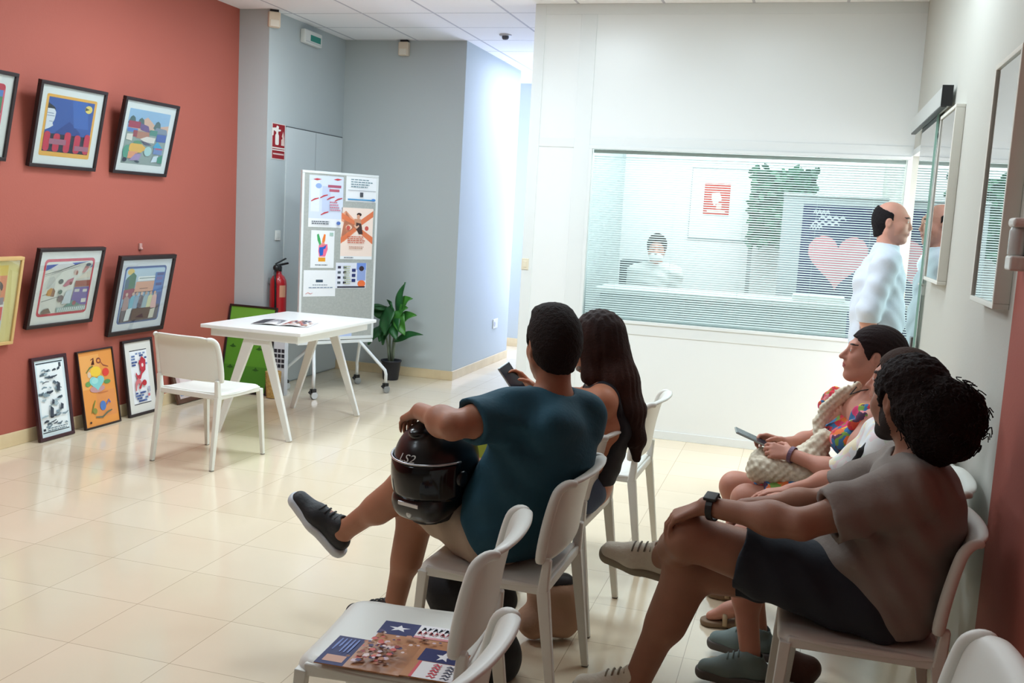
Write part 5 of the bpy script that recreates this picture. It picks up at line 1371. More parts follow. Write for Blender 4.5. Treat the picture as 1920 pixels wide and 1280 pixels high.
    for i in range(24):
        a = 2 * PI * i / 24; c = w_ + (n0 * math.cos(a) + s0 * math.sin(a)) * 0.036
        rdl = n0 * math.cos(a) + s0 * math.sin(a)
        P.append([c + dv * x + rdl * y for x, y in ((-0.010, -0.001), (0.010, -0.001), (0.010, 0.003), (-0.010, 0.003))])
    P.append(P[0]); m.grid(P, BLACKM, closed=True)
    wb = rel(m.build('watch', R, smooth=False), R)
    wb['label'] = 'black smart watch on the wrist'
    m = MB(); X_ = Matrix.Identity(4)
    for i in range(3): X_[i][0] = dv[i]; X_[i][1] = s0[i]; X_[i][2] = n0[i]; X_[i][3] = (w_ + n0 * 0.036)[i]
    m.box((-0.020, -0.018, -0.001), (0.020, 0.018, 0.010), BLACKM, X_)
    rel(m.build('watch_case', wb, bevel=0.003), R)
    CV = M('worn_cream_canvas', (224, 219, 204), 0.85, bump=(90, 0.25)); SL = M('shoe_sole_offwhite', (150, 142, 124), 0.7)
    shoe(R, anL, toL, (0.10, -0.42, 0.90), CV, SL, 0.275, 'worn cream canvas shoe on the crossed foot', trim=M('grey_lace', (120, 116, 104), 0.8))
    shoe(R, anR, toR, (0, 0, 1), CV, SL, 0.275)
man_grey()

# ---------------------------------------------------------------- man in the teal shirt (left row)
def man_teal():
    R = person('man in teal T-shirt seen from behind, arm over a black helmet', (-0.90, 3.15, 0))
    SK = skin('skin_warm', (170, 116, 90))
    pel, ch, nk = (-0.90, 3.14, 0.55), (-0.772, 3.11, 0.84), (-0.752, 3.12, 1.015)
    shL, shR = (-0.875, 2.985, 0.965), (-0.672, 3.225, 0.930)
    hipL, hipR = (-0.93, 3.05, 0.54), (-0.87, 3.24, 0.54)
    elL, wrL = (-0.985, 2.80, 0.950), (-1.165, 2.985, 0.945)
    elR, wrR = (-0.79, 3.42, 0.76), (-0.975, 3.27, 0.735)
    knL, anL, toL = (-1.285, 3.21, 0.625), (-1.570, 3.285, 0.385), (-1.72, 3.29, 0.50)
    knR, anR, toR = (-1.29, 3.31, 0.50), (-1.36, 3.30, 0.10), (-1.56, 3.35, 0.03)
    H = Head((-0.770, 3.14, 1.185), (-0.58, 0.81, -0.05), sc=1.03)
    lo, hi = bbox([pel, shL, shR, wrL, elL, elR, knL, anL, toL, anR, toR, H.c], 0.19); lo[2] = 0.02
    F = Field(lo, hi, 0.005)
    add_torso(F, pel, ch, nk, shL, shR, hipL, hipR, 1.0, 1.05)
    add_neck(F, nk, H, 0.058); add_head(F, H)
    for s_, e_, w_ in ((shL, elL, wrL), (shR, elR, wrR)): add_arm(F, s_, e_, w_, 1.06)
    add_leg(F, hipL, knL, anL, toL, 1.02, foot=False); add_leg(F, hipR, knR, anR, toR, 1.05, foot=False)
    for a, t in ((anL, toL), (anR, toR)): F.cap(a, A3(a) + (A3(t) - A3(a)) * 0.4, 0.036, 0.030, 0.02)
    add_hand(F, wrL, (-0.62, 0.62, -0.38), (-0.35, 0.05, 0.92), (0.5, 0.75, 0.1), fcurl=((0.35, 0.35, 0.3), (0.4, 0.35, 0.3), (0.4, 0.4, 0.3), (0.4, 0.4, 0.3)), sc=1.05)
    add_hand(F, wrR, (-0.80, -0.30, -0.05), (0.1, 0.2, 1), (-0.3, -0.9, 0), curl=(0.5, 0.6, 0.5))
    F.build('body', R, [SK, LIPS, BROW, EYEW, PUP], face_paint(H))
    TS = M('teal_tshirt', (28, 74, 92), 0.85, bump=(70, 0.15))
    F = Field((-1.15, 2.70, 0.40), (-0.45, 3.52, 1.16), 0.0055)
    add_torso(F, pel, ch, A3(nk) - A3((0, 0, 0.004)), shL, shR, hipL, hipR, 1.04, 1.10, off=0.017)
    F.ell((-0.91, 3.12, 0.60), (0.135, 0.16, 0.14), None, 0.05)
    F.ell((-0.73, 3.06, 0.935), (0.090, 0.13, 0.09), None, 0.04)
    F.cap(A3(hipL) + A3((0.02, 0.03, 0.02)), A3(hipR) + A3((0.02, -0.03, 0.02)), 0.126, None, 0.06)
    F.plane((-0.86, 3.14, 0.468), (0, 0, -1), 0.01)
    F.plane((-0.98, 3.14, 0.56), (-0.85, 0, -0.5), 0.02)
    for s_, e_, t in ((shL, elL, 0.66), (shR, elR, 0.6)):
        s_, e_ = A3(s_), A3(e_); q = s_ + (e_ - s_) * t
        F.cap(s_ - (e_ - s_) * 0.1, q, 0.072, 0.076, 0.045, cut=(0, 1))
        F.cap(s_ + (e_ - s_) * (t - 0.15), s_ + (e_ - s_) * (t + 0.3), 0.054, 0.060, 0.004, op='s')
    n_ = nrm(H.c - A3(nk)); F.cap(A3(nk), A3(nk) + n_ * 0.2, 0.066, 0.085, 0.008, op='s')
    F.folds(0.006, [((0.5, 0.3, 1), 0.09, 0.9), ((-0.5, 0.5, 0.8), 0.12, 2.7), ((0.8, -0.5, 0.5), 0.075, 1.2)])
    F.build('tshirt', R, TS)
    F = Field((-1.32, 2.86, 0.36), (-0.66, 3.46, 0.80), 0.0055)
    F.cap(A3(hipL) * 0.75 + A3(pel) * 0.25, A3(hipR) * 0.75 + A3(pel) * 0.25, 0.112, None, 0.04)
    for a, b, t in ((hipL, knL, 0.70), (hipR, knR, 0.72)):
        a, b = A3(a), A3(b); q = a + (b - a) * t
        F.cap(a, q, 0.108, 0.098, 0.05, cut=(0, 1)); F.cap(a + (b - a) * (t - 0.1), q + (b - a) * 0.2, 0.078, 0.082, 0.004, op='s')
    F.plane((-0.9, 3.1, 0.458), (0, 0, -1), 0.01)
    F.folds(0.006, [((1, 0.3, 0.4), 0.08, 0.4), ((0.6, 0.8, -0.3), 0.11, 2.0)])
    F.build('shorts', R, M('beige_shorts', (168, 150, 132), 0.9, bump=(60, 0.15)))
    HR = M('short_dark_hair', (34, 26, 24), 0.75, spec=0.15, bump=(150, 0.8, 5))
    F = Field(H.c - 0.18, H.c + 0.18, 0.0045)
    add_hair(F, H, 0.012); F.ell(H.p(0.02, 0.0, 0.10), A3((0.075, 0.062, 0.030)), H.fr, 0.03)
    cut_face(F, H, low=-0.078); F.lumps(0.0010, 0.018, 12)
    F.build('hair', R, HR, smooth=1)
    BK = M('black_sneaker', (24, 26, 30), 0.6, bump=(80, 0.2)); WS = M('white_sole', (196, 200, 206), 0.5); LC = M('dark_lace', (50, 52, 56), 0.7)
    shoe(R, A3(anL) + A3((-0.01, 0, 0)), toL, (0.66, -0.10, 0.74), BK, WS, 0.295, 'black sneaker with white sole on the raised foot', trim=LC)
    shoe(R, anR, toR, (0, 0, 1), BK, WS, 0.28, trim=LC)
man_teal()

# helmet on his lap
def helmet():
    f = nrm((-0.30, -0.95, 0.0)); C0 = A3((-1.125, 3.03, 0.755))
    T = thing('motorcycle_helmet', 'black full face motorcycle helmet resting on the lap of the teal shirt man', 'helmet', tuple(C0))
    tilt = 0.10
    f = nrm(f + A3((0, 0, -tilt))); l = nrm(np.cross((0, 0, 1), f)); u = np.cross(f, l); fr = np.array([f, l, u])
    p = lambda a, b, c: C0 + a * f + b * l + c * u
    SH = M('helmet_black', (12, 13, 16), 0.28, coat=0.15); DK = M('helmet_inner', (20, 20, 22), 0.8); VS = M('helmet_visor', (10, 11, 13), 0.10, spec=0.4)
    TRM = M('helmet_silver_trim', (186, 186, 190), 0.25, metal=0.8)
    F = Field(C0 - 0.24, C0 + 0.24, 0.004)
    F.ell(p(-0.015, 0, 0.03), (0.152, 0.128, 0.132), fr, 0.01)
    F.cap(p(-0.02, 0, 0.0), p(-0.005, 0, -0.09), 0.122, 0.108, 0.04, flat=(f, 1.14))
    F.cap(p(0.075, -0.045, -0.105), p(0.075, 0.045, -0.105), 0.058, None, 0.04)
    F.ell(p(-0.14, 0, 0.075), (0.05, 0.05, 0.022), fr, 0.03)
    F.ell(p(0.070, 0, 0.140), (0.045, 0.03, 0.014), fr, 0.02)
    F.plane(p(0.0, 0, -0.138), -u * 0.96 + f * -0.22, 0.012)
    F.cap(p(-0.005, 0, -0.06), p(-0.005, 0, -0.3), 0.092, 0.092, 0.01, op='s')
    F.ell(p(0.125, 0, -0.018), (0.055, 0.112, 0.055), fr, 0.012, 's')
    F.build('shell', T, SH)
    # visor
    m = MB(); P = []
    for i in range(9):
        a = -1 + 2 * i / 8
        z = -0.018 + 0.060 * a
        P.append([V(p((0.163 - 0.010 * a * a) * math.cos(t) * 1.0 - 0.014, 0.1395 * math.sin(t), z + 0.004 - 0.018 * (1 - math.cos(t)) * (-a * 0.2 + 0.3))) for t in [(-1 + 2 * k / 20) * 1.30 for k in range(21)]])
    m.grid(P, VS); rel(m.build('visor', T, smooth=True, solid=0.003), T)
    m = MB(); m.tube([v + V(u) * 0.002 + (v - V(C0)).normalized() * 0.002 for v in P[8]], 0.0035, TRM, n=8); rel(m.build('visor_rim', T, smooth=True), T)
    for sg in (-1, 1):
        m = MB(); X_ = Matrix.Identity(4); ax = nrm(l * sg)
        zx = np.cross(ax, u)
        for i in range(3): X_[i][0] = zx[i]; X_[i][1] = u[i]; X_[i][2] = ax[i]
        m.lathe([(0.001, 0.006), (0.022, 0.006), (0.026, 0.002), (0.026, -0.01)], SH, n=22, loc=tuple(p(0.02, sg * 0.136, -0.012)), mtx=X_)
        rel(m.build('visor_hinge', T, smooth=True), T)
    m = MB(); X_ = Matrix.Identity(4)
    for i in range(3): X_[i][0] = l[i]; X_[i][1] = u[i]; X_[i][2] = f[i]; X_[i][3] = p(0.134, 0, -0.092)[i]
    m.box((-0.042, -0.008, -0.01), (0.042, 0.006, 0.004), TRM, X_); m.box((-0.022, -0.022, -0.01), (0.022, -0.009, 0.002), SH, X_)
    m.lathe([(0.001, 0.008), (0.011, 0.007), (0.013, 0.002), (0.013, -0.006)], GREYM, n=18, loc=tuple(p(0.127, 0, -0.128)), mtx=Matrix(((l[0], u[0], f[0], 0), (l[1], u[1], f[1], 0), (l[2], u[2], f[2], 0), (0, 0, 0, 1))))
    rel(m.build('chin_vent', T, bevel=0.002), T)
    # maker's letters above the visor
    vs, fs = text_polys('LS2', 0.036, 0.3)
    w_ = max(v[0] for v in vs); q = []
    for x, y in vs:
        t = (x - w_ / 2) * 1.35 / 0.135 - 0.02; z = 0.052 + y
        k = math.sqrt(max(0, 1 - ((z - 0.03) / 0.132) ** 2))
        q.append(V(p(-0.015 + 0.1555 * k * math.cos(t), 0.1315 * k * math.sin(t), z)))
    m = MB(); m.add(q, fs, M('helmet_letters', (206, 208, 206), 0.4)); rel(m.build('lettering', T), T)
    F = Field(C0 - 0.2, C0 + 0.2, 0.005)
    F.cap(p(-0.005, 0, -0.03), p(-0.005, 0, -0.12), 0.096, 0.098, 0.01, flat=(f, 1.12)); F.cap(p(-0.005, 0, -0.06), p(-0.005, 0, -0.25), 0.078, 0.082, 0.01, op='s')
    F.build('lining', T, DK)
helmet()
fo = thing('lime_folder', 'lime green paper held in the lap of the teal shirt man behind the helmet', 'folder', matrix=frame_mtx(V((-1.075, 3.285, 0.70)), V((1, 0.1, 0.05)), V((0.05, 0.3, 1))))
m = MB(); m.box((0, 0, 0), (0.19, 0.17, 0.004), M('lime_paper', (186, 200, 70), 0.6)); m.build('cover', fo)
m = MB(); m.poly(Stroke([(0.10, 0.03), (0.115, 0.045), (0.13, 0.03)], 0.014), 0.0046, BLACKM); m.build('dark_mark', fo)
bg = thing('black_backpack', 'black bag on the floor under the chair of the teal shirt man', 'bag', (-1.01, 3.155, 0))
F = Field((-1.30, 2.96, -0.02), (-0.74, 3.36, 0.46), 0.008)
F.cap((-1.08, 3.15, 0.10), (-0.95, 3.16, 0.10), 0.11, 0.11, 0.04); F.cap((-1.075, 3.15, 0.29), (-0.95, 3.16, 0.27), 0.105, 0.10, 0.06); F.cap((-1.08, 3.15, 0.05), (-0.94, 3.16, 0.05), 0.115, 0.115, 0.04)
F.plane((0, 0, 0.002), (0, 0, -1), 0.01); F.folds(0.006, [((1, 0.2, 0.6), 0.12, 0.2), ((0.2, 0.4, 1), 0.16, 1.1)])
F.build('bag_body', bg, M('black_nylon', (16, 17, 22), 0.75, bump=(50, 0.2)))
m = MB(); m.tube([(-1.05, 3.15, 0.375), (-1.04, 3.152, 0.408), (-0.99, 3.155, 0.408), (-0.98, 3.155, 0.37)], 0.007, M('black_nylon'), n=8); rel(m.build('handle', bg, smooth=True), bg)

th_ = thing('handbag', 'tan handbag with a black flap on the floor between the two occupied left chairs', 'bag', (-0.80, 3.52, 0))
F = Field((-1.00, 3.34, -0.02), (-0.60, 3.72, 0.36), 0.006)
F.cap((-0.86, 3.50, 0.08), (-0.76, 3.56, 0.08), 0.070, 0.070, 0.03); F.cap((-0.84, 3.51, 0.19), (-0.77, 3.55, 0.18), 0.062, 0.060, 0.05); F.plane((0, 0, 0.002), (0, 0, -1), 0.005); F.folds(0.004, [((1, 0.3, 0.6), 0.1, 0.2)])
F.build('bag_body', th_, M('tan_suede', (172, 136, 112), 0.85, bump=(50, 0.2)))
F = Field((-0.98, 3.36, 0.14), (-0.62, 3.70, 0.34), 0.006)
F.cap((-0.84, 3.51, 0.225), (-0.77, 3.55, 0.215), 0.046, 0.046, 0.02); F.plane((0, 0, 0.225), (0, 0, -1), 0.004)
F.build('flap', th_, M('black_leather', (24, 22, 24), 0.5))
# ---------------------------------------------------------------- woman with long dark hair (left row)
def woman_hair():
    R = person('woman with very long dark brown hair and black top, beside the teal shirt man', (-0.85, 3.84, 0))
    SK = skin('skin_light_tan', (196, 132, 102))
    pel, ch, nk = (-0.76, 3.84, 0.545), (-0.705, 3.84, 0.80), (-0.725, 3.85, 0.955)
    shL, shR = (-0.695, 3.685, 0.905), (-0.765, 4.00, 0.905)
    hipL, hipR = (-0.78, 3.75, 0.535), (-0.78, 3.93, 0.535)
    elL, wrL = (-0.945, 3.67, 0.885), (-0.865, 3.80, 1.045)
    elR, wrR = (-0.90, 4.10, 0.77), (-1.045, 3.95, 0.885)
    knL, anL, toL = (-1.19, 3.78, 0.52), (-1.16, 3.80, 0.09), (-1.32, 3.82, 0.03)
    knR, anR, toR = (-1.19, 3.95, 0.52), (-1.12, 3.95, 0.09), (-1.28, 3.97, 0.03)
    H = Head((-0.775, 3.87, 1.112), (-0.84, 0.53, -0.10), sc=0.98)
    lo, hi = bbox([pel, shL, shR, wrL, wrR, elR, knL, toL, toR, H.c], 0.18); lo[2] = 0.02
    F = Field(lo, hi, 0.0055)
    add_torso(F, pel, ch, nk, shL, shR, hipL, hipR, 0.90, 0.92, fem=True)
    add_neck(F, nk, H, 0.048); add_head(F, H, True)
    for s_, e_, w_ in ((shL, elL, wrL), (shR, elR, wrR)): add_arm(F, s_, e_, w_, 0.95)
    add_leg(F, hipL, knL, anL, toL, 0.95, foot=False); add_leg(F, hipR, knR, anR, toR, 0.95, foot=False)
    add_hand(F, wrL, (0.0, 0.25, 0.95), (-0.3, -0.9, 0.2), (-0.9, 0.2, 0.2), curl=(0.6, 0.9, 0.6), sc=0.92)
    add_hand(F, wrR, (-0.62, -0.25, 0.55), (0.3, 0.8, 0.5), (-0.2, -0.3, 0.9), curl=(0.35, 0.5, 0.4), sc=0.92)
    F.build('body', R, [SK, LIPS, BROW, EYEW, PUP], face_paint(H))
    F = Field((-1.0, 3.5, 0.45), (-0.5, 4.2, 1.0), 0.0055)
    add_torso(F, pel, ch, A3(nk) - A3((0, 0, 0.03)), shL, shR, hipL, hipR, 0.91, 0.94, fem=True, off=0.008)
    F.ell((-0.80, 3.79, 0.80), (0.06, 0.06, 0.06), None, 0.04); F.ell((-0.82, 3.92, 0.80), (0.06, 0.06, 0.06), None, 0.04)
    F.plane((0, 0, 0.865), (0.25, 0, 1), 0.006); F.plane((0, 0, 0.56), (0, 0, -1), 0.006)
    F.plane(A3(shL) + A3((0, 0.035, 0)), (0, -1, 0), 0.01); F.plane(A3(shR) - A3((0, 0.035, 0)), (0, 1, 0), 0.01)
    F.folds(0.002, [((0.3, 0.3, 1), 0.07, 0.4)])
    TP = F.build('camisole', R, M('black_camisole', (22, 22, 30), 0.8))
    m = MB()
    for s_, sy in ((shL, 1), (shR, -1)):
        s_ = A3(s_); q = s_ + A3((0, sy * 0.045, 0))
        m.tube([V(q + A3((0.07, 0, -0.06))), V(q + A3((0.045, 0, 0.03))), V(q + A3((0.0, 0, 0.056))), V(q + A3((-0.05, 0, 0.03))), V(q + A3((-0.085, 0, -0.05)))], 0.006, M('black_camisole'), n=8)
    rel(m.build('shoulder_strap', TP, smooth=True), R)
    F = Field((-1.40, 3.58, 0.02), (-0.55, 4.12, 0.70), 0.007)
    F.cap(hipL, hipR, 0.105, None, 0.04)
    for a, b, c in ((hipL, knL, anL), (hipR, knR, anR)):
        a, b, c = A3(a), A3(b), A3(c); F.cap(a, b, 0.096, 0.072, 0.04); F.cap(b, b + (c - b) * 0.9, 0.068, 0.052, 0.03, cut=(0, 1))
    F.plane((0, 0, 0.462), (0.0, 0, -1), 0.0, lo=(-1.02, 3.5, 0.3), hi=(-0.5, 4.2, 0.5)); F.folds(0.004, [((1, 0.2, 0.6), 0.08, 0.2), ((0.3, 0.5, 1), 0.11, 1.4)])
    F.build('jeans', R, M('blue_jeans', (86, 102, 126), 0.9, bump=(140, 0.2)))
    HR = M('long_brown_hair', (40, 26, 23), 0.7, spec=0.15, bump=(120, 0.4, 4), mottle=(6, (66, 40, 32), 0.7))
    F = Field((-1.02, 3.60, 0.62), (-0.45, 4.12, 1.30), 0.005)
    add_hair(F, H, 0.016)
    F.cap(H.p(-0.05, 0.0, 0.03), (-0.655, 3.83, 0.98), 0.088, 0.066, 0.04)
    F.cap((-0.655, 3.83, 0.98), (-0.600, 3.82, 0.86), 0.064, 0.052, 0.04, flat=((0.1, 1, 0), 1.35)); F.cap((-0.600, 3.82, 0.86), (-0.575, 3.82, 0.75), 0.050, 0.036, 0.03, flat=((0.1, 1, 0), 1.3)); F.cap((-0.575, 3.82, 0.75), (-0.568, 3.82, 0.675), 0.035, 0.018, 0.03)
    for sg in (-1, 1): F.cap(H.p(-0.02, sg * 0.066, 0.03), H.p(-0.045, sg * 0.072, -0.13), 0.032, 0.034, 0.03)
    F.cap(H.p(-0.045, 0.072, -0.13), (-0.655, 3.78, 0.90), 0.030, 0.024, 0.03)
    F.ell(H.p(0.085, 0, -0.055), A3((0.088, 0.100, 0.110)), H.fr, 0.006, 's')
    F.folds(0.0035, [((1, 0.6, 0.12), 0.026, 0.3), ((0.8, -0.7, 0.08), 0.034, 1.3), ((0.2, 1, -0.1), 0.022, 2.0)])
    F.build('hair', R, HR, smooth=1)
    SD = M('white_sneaker', (206, 206, 202), 0.6)
    shoe(R, anL, toL, (0, 0, 1), SD, M('white_sole'), 0.24); shoe(R, anR, toR, (0, 0, 1), SD, M('white_sole'), 0.24)
    m = MB(); m.sphere(tuple(H.p(0.025, 0.072, -0.105)), 0.011, M('white_plastic_glossy', (236, 236, 232), 0.3), n=12, k=8); rel(m.build('white_earphone', R, smooth=True), R)
woman_hair()
def phone(label, o, u, v, case, screen):
    T = thing('mobile_phone', label, 'phone', matrix=frame_mtx(V(o), V(u), V(v)))
    m = MB(); m.box((-0.037, -0.076, -0.008), (0.037, 0.076, 0), case); m.build('case', T, bevel=0.006, seg=3)
    m = MB(); m.box((-0.033, -0.071, 0.0), (0.033, 0.071, 0.001), screen); m.build('screen', T)
    m = MB()
    for x, y in ((0.016, 0.055), (0.016, 0.035)): m.lathe([(0.001, -0.010), (0.008, -0.010), (0.009, -0.007)], BLACKM, n=14, loc=(x, y, 0))
    m.build('camera_lens', T, smooth=True)
    return T
SCRN = M('phone_screen', (52, 56, 66), 0.12)
phone('silver phone raised above the left shoulder of the teal shirt man', (-1.105, 3.875, 0.925), (0.35, 0.85, 0.35), (-0.60, -0.12, 0.75), M('silver_phone', (176, 188, 192), 0.3, metal=0.4), SCRN)

# ---------------------------------------------------------------- woman in the colourful dress (right row)
def flower_mat(name, cols, scale, rough=0.85):
    m = bpy.data.materials.new(name); m.use_nodes = True; nt = m.node_tree; L = nt.links.new; b = nt.nodes['Principled BSDF']
    tc = nt.nodes.new('ShaderNodeTexCoord'); nz = nt.nodes.new('ShaderNodeTexNoise'); nz.inputs['Scale'].default_value = scale * 0.8; nz.inputs['Detail'].default_value = 2
    ad = nt.nodes.new('ShaderNodeMix'); ad.data_type = 'RGBA'; ad.blend_type = 'ADD'; ad.inputs['Factor'].default_value = 0.10
    L(tc.outputs['Object'], nz.inputs['Vector']); L(tc.outputs['Object'], ad.inputs[6]); L(nz.outputs['Color'], ad.inputs[7])
    vo = nt.nodes.new('ShaderNodeTexVoronoi'); vo.inputs['Scale'].default_value = scale; L(ad.outputs[2], vo.inputs['Vector'])
    sp = nt.nodes.new('ShaderNodeSeparateColor'); L(vo.outputs['Color'], sp.inputs[0])
    cr = nt.nodes.new('ShaderNodeValToRGB'); cr.color_ramp.interpolation = 'CONSTANT'
    n = len(cols)
    while len(cr.color_ramp.elements) < n: cr.color_ramp.elements.new(0.5)
    for i, c in enumerate(cols):
        cr.color_ramp.elements[i].position = i / n; cr.color_ramp.elements[i].color = lin(c)
    L(sp.outputs[0], cr.inputs[0]); L(cr.outputs[0], b.inputs['Base Color']); b.inputs['Roughness'].default_value = rough
    MATS[name] = m
    return m
DRESS = flower_mat('floral_dress', [(214, 60, 74), (232, 120, 60), (240, 200, 80), (222, 70, 120), (60, 120, 170), (226, 90, 70), (120, 160, 70), (240, 150, 160), (90, 60, 90)], 26)
def woman_dress():
    R = person('woman in colourful floral dress holding a phone, dark hair pulled back', (0.31, 4.26, 0))
    SK = skin('skin_fair', (206, 146, 126))
    pel, ch, nk = (0.35, 4.22, 0.545), (0.345, 4.23, 0.77), (0.325, 4.24, 0.925)
    shL, shR = (0.325, 4.075, 0.87), (0.235, 4.39, 0.875)
    hipL, hipR = (0.30, 4.12, 0.535), (0.30, 4.32, 0.535)
    elL, wrL = (0.225, 4.00, 0.660), (0.020, 4.09, 0.700)
    elR, wrR = (0.11, 4.44, 0.69), (-0.015, 4.27, 0.705)
    knL, anL, toL = (-0.14, 4.08, 0.490), (-0.10, 3.96, 0.10), (-0.235, 3.93, 0.035)
    knR, anR, toR = (-0.20, 4.25, 0.495), (-0.10, 4.24, 0.10), (-0.25, 4.25, 0.035)
    H = Head((0.292, 4.255, 1.118), (-0.985, -0.15, 0.10), sc=0.97)
    lo, hi = bbox([pel, shL, shR, wrL, elL, elR, knL, toL, toR, anL, H.c], 0.18); lo[2] = 0.02
    F = Field(lo, hi, 0.0045)
    add_torso(F, pel, ch, nk, shL, shR, hipL, hipR, 0.95, 1.0, fem=True)
    add_neck(F, nk, H, 0.050); add_head(F, H, True, nose=1.1)
    for s_, e_, w_ in ((shL, elL, wrL), (shR, elR, wrR)): add_arm(F, s_, e_, w_, 0.98)
    add_leg(F, hipL, knL, anL, toL, 0.98); add_leg(F, hipR, knR, anR, toR, 0.98)
    add_hand(F, wrL, (-0.93, 0.25, 0.05), (0.05, -0.80, 0.55), (-0.2, 0.5, 0.85), fcurl=((0.35, 0.6, 0.4), (0.5, 0.7, 0.5), (0.6, 0.8, 0.6), (0.7, 0.8, 0.6)), sc=0.93)
    add_hand(F, wrR, (-0.95, -0.12, 0.15), (0.1, 0.75, 0.6), (-0.1, -0.6, 0.8), fcurl=((0.4, 0.7, 0.5), (0.5, 0.8, 0.5), (0.6, 0.8, 0.6), (0.7, 0.8, 0.6)), sc=0.93)
    F.build('body', R, [SK, M('lips_rose', (170, 84, 84), 0.45), BROW, EYEW, PUP], face_paint(H))
    F = Field((-0.22, 3.88, 0.36), (0.62, 4.60, 0.98), 0.0055)
    add_torso(F, pel, ch, A3(nk) - A3((0, 0, 0.03)), shL, shR, hipL, hipR, 0.97, 1.03, fem=True, off=0.010)
    F.ell((0.235, 4.16, 0.77), (0.075, 0.075, 0.07), None, 0.04); F.ell((0.215, 4.30, 0.77), (0.075, 0.075, 0.07), None, 0.04)
    F.plane((0.30, 4.2, 0.885), (-0.55, -0.1, 0.85), 0.01)
    for a, b, t in ((hipL, knL, 0.84), (hipR, knR, 0.84)):
        a, b = A3(a), A3(b); F.cap(a, a + (b - a) * t, 0.108, 0.084, 0.07, cut=(0, 1))
    F.cap(hipL, hipR, 0.12, None, 0.04)
    F.cap((0.1, 4.12, 0.54), (0.1, 4.28, 0.54), 0.07, None, 0.06)
    F.plane((0, 0, 0.46), (0, 0, -1), 0.005); F.folds(0.005, [((0.5, 1, 0.2), 0.06, 0.3), ((1, 0.3, 0.5), 0.09, 1.4)])
    F.plane(A3(shL) + A3((0.0, 0.02, 0)), (0.2, -1, 0), 0.01); F.plane(A3(shR) - A3((0, 0.02, 0)), (0, 1, 0), 0.01)
    DR = F.build('dress', R, DRESS)
    for nm, c in (('shoulder_ruffle', A3(shR) + A3((-0.045, 0.01, 0.025))), ('shoulder_ruffle', A3(shL) + A3((-0.03, 0.03, 0.02)))):
        F = Field(c - 0.12, c + 0.12, 0.005)
        F.ell(c, (0.058, 0.060, 0.045), None, 0.01); F.ell(c + A3((-0.03, 0.01, -0.035)), (0.045, 0.05, 0.04), None, 0.02); F.folds(0.009, [((1, 0.6, 0.3), 0.035, 0.2), ((0.3, 1, 0.5), 0.045, 0.7)])
        F.build(nm, DR, DRESS); 
        o_ = DR.children[-1]
        vv = np.zeros(len(o_.data.vertices) * 3, np.float32); o_.data.vertices.foreach_get('co', vv); o_.data.vertices.foreach_set('co', (vv.reshape(-1, 3) - np.array(R.location, np.float32)).ravel()); o_.data.update()
    HR = M('dark_smooth_hair', (36, 24, 24), 0.75, spec=0.15, bump=(140, 0.3, 4))
    F = Field(H.c - 0.22, H.c + 0.22, 0.0045)
    add_hair(F, H, 0.012, back=0.012); F.ell(H.p(-0.125, 0, -0.005), (0.045, 0.05, 0.048), None, 0.03)
    cut_face(F, H, low=-0.07, line=-0.004); F.folds(0.0015, [((0.2, 1, 0.3), 0.016, 0.2), ((0.4, 0.8, 1), 0.02, 1.1)])
    F.build('hair', R, HR)
    m = MB()
    m.tube([V(H.p(-0.03, 0.055, -0.135)), V(H.p(0.02, 0.045, -0.155)), V(H.p(0.05, 0.0, -0.185)), V(H.p(0.02, -0.045, -0.155))], 0.0025, M('black_cord', (30, 26, 28), 0.6), n=6); rel(m.build('neck_cord', R, smooth=True), R)
    m = MB(); P = []; dv = nrm(A3(wrL) - A3(elL)); n0 = nrm(np.cross(dv, (0, 1, 0))); s0 = np.cross(dv, n0)
    for i in range(21):
        a = 2 * PI * i / 20; rd = n0 * math.cos(a) + s0 * math.sin(a); P.append([A3(wrL) + rd * (0.031 + y) + dv * x for x, y in ((-0.008, 0), (0.008, 0), (0.008, 0.003), (-0.008, 0.003))])
    m.grid(P, M('mauve_band', (116, 88, 112), 0.5), closed=True); rel(m.build('bracelet', R), R)
    SB = M('beige_sandal', (176, 152, 120), 0.6); SB2 = M('sandal_sole', (132, 108, 84), 0.7)
    for a, t in ((anL, toL), (anR, toR)):
        a, t = A3(a), A3(t); d = nrm((t - a) * A3((1, 1, 0))); sd = np.cross((0, 0, 1), d); hl = A3((a[0], a[1], 0)) - d * 0.06
        F = Field(np.minimum(hl, hl + d * 0.24) - 0.08, np.maximum(hl, hl + d * 0.24) + 0.08, 0.004)
        F.cap(hl + d * 0.03 + A3((0, 0, 0.016)), hl + d * 0.20 + A3((0, 0, 0.014)), 0.036, 0.042, 0.01); F.plane((0, 0, 0.002), (0, 0, -1)); F.plane((0, 0, 0.024), (0, 0, 1), 0.003)
        sn = F.build('sandal', R, SB2)
        m = MB()
        for x, zt in ((0.15, 0.066), (0.10, 0.085)):
            pts = [hl + d * (x + 0.0) + sd * y + A3((0, 0, z)) for y, z in ((-0.046, 0.016), (-0.040, zt * 0.72), (0, zt), (0.040, zt * 0.72), (0.046, 0.016))]
            m.tube([V(q) for q in pts], 0.010, SB, n=8)
        rel(m.build('strap', sn, smooth=True), R)
woman_dress()
phone('grey phone held in both hands of the woman in the colourful dress', (-0.145, 4.19, 0.735), (-0.15, 0.95, 0.1), (-0.90, -0.15, 0.36), M('grey_phone', (150, 160, 158), 0.35), SCRN)
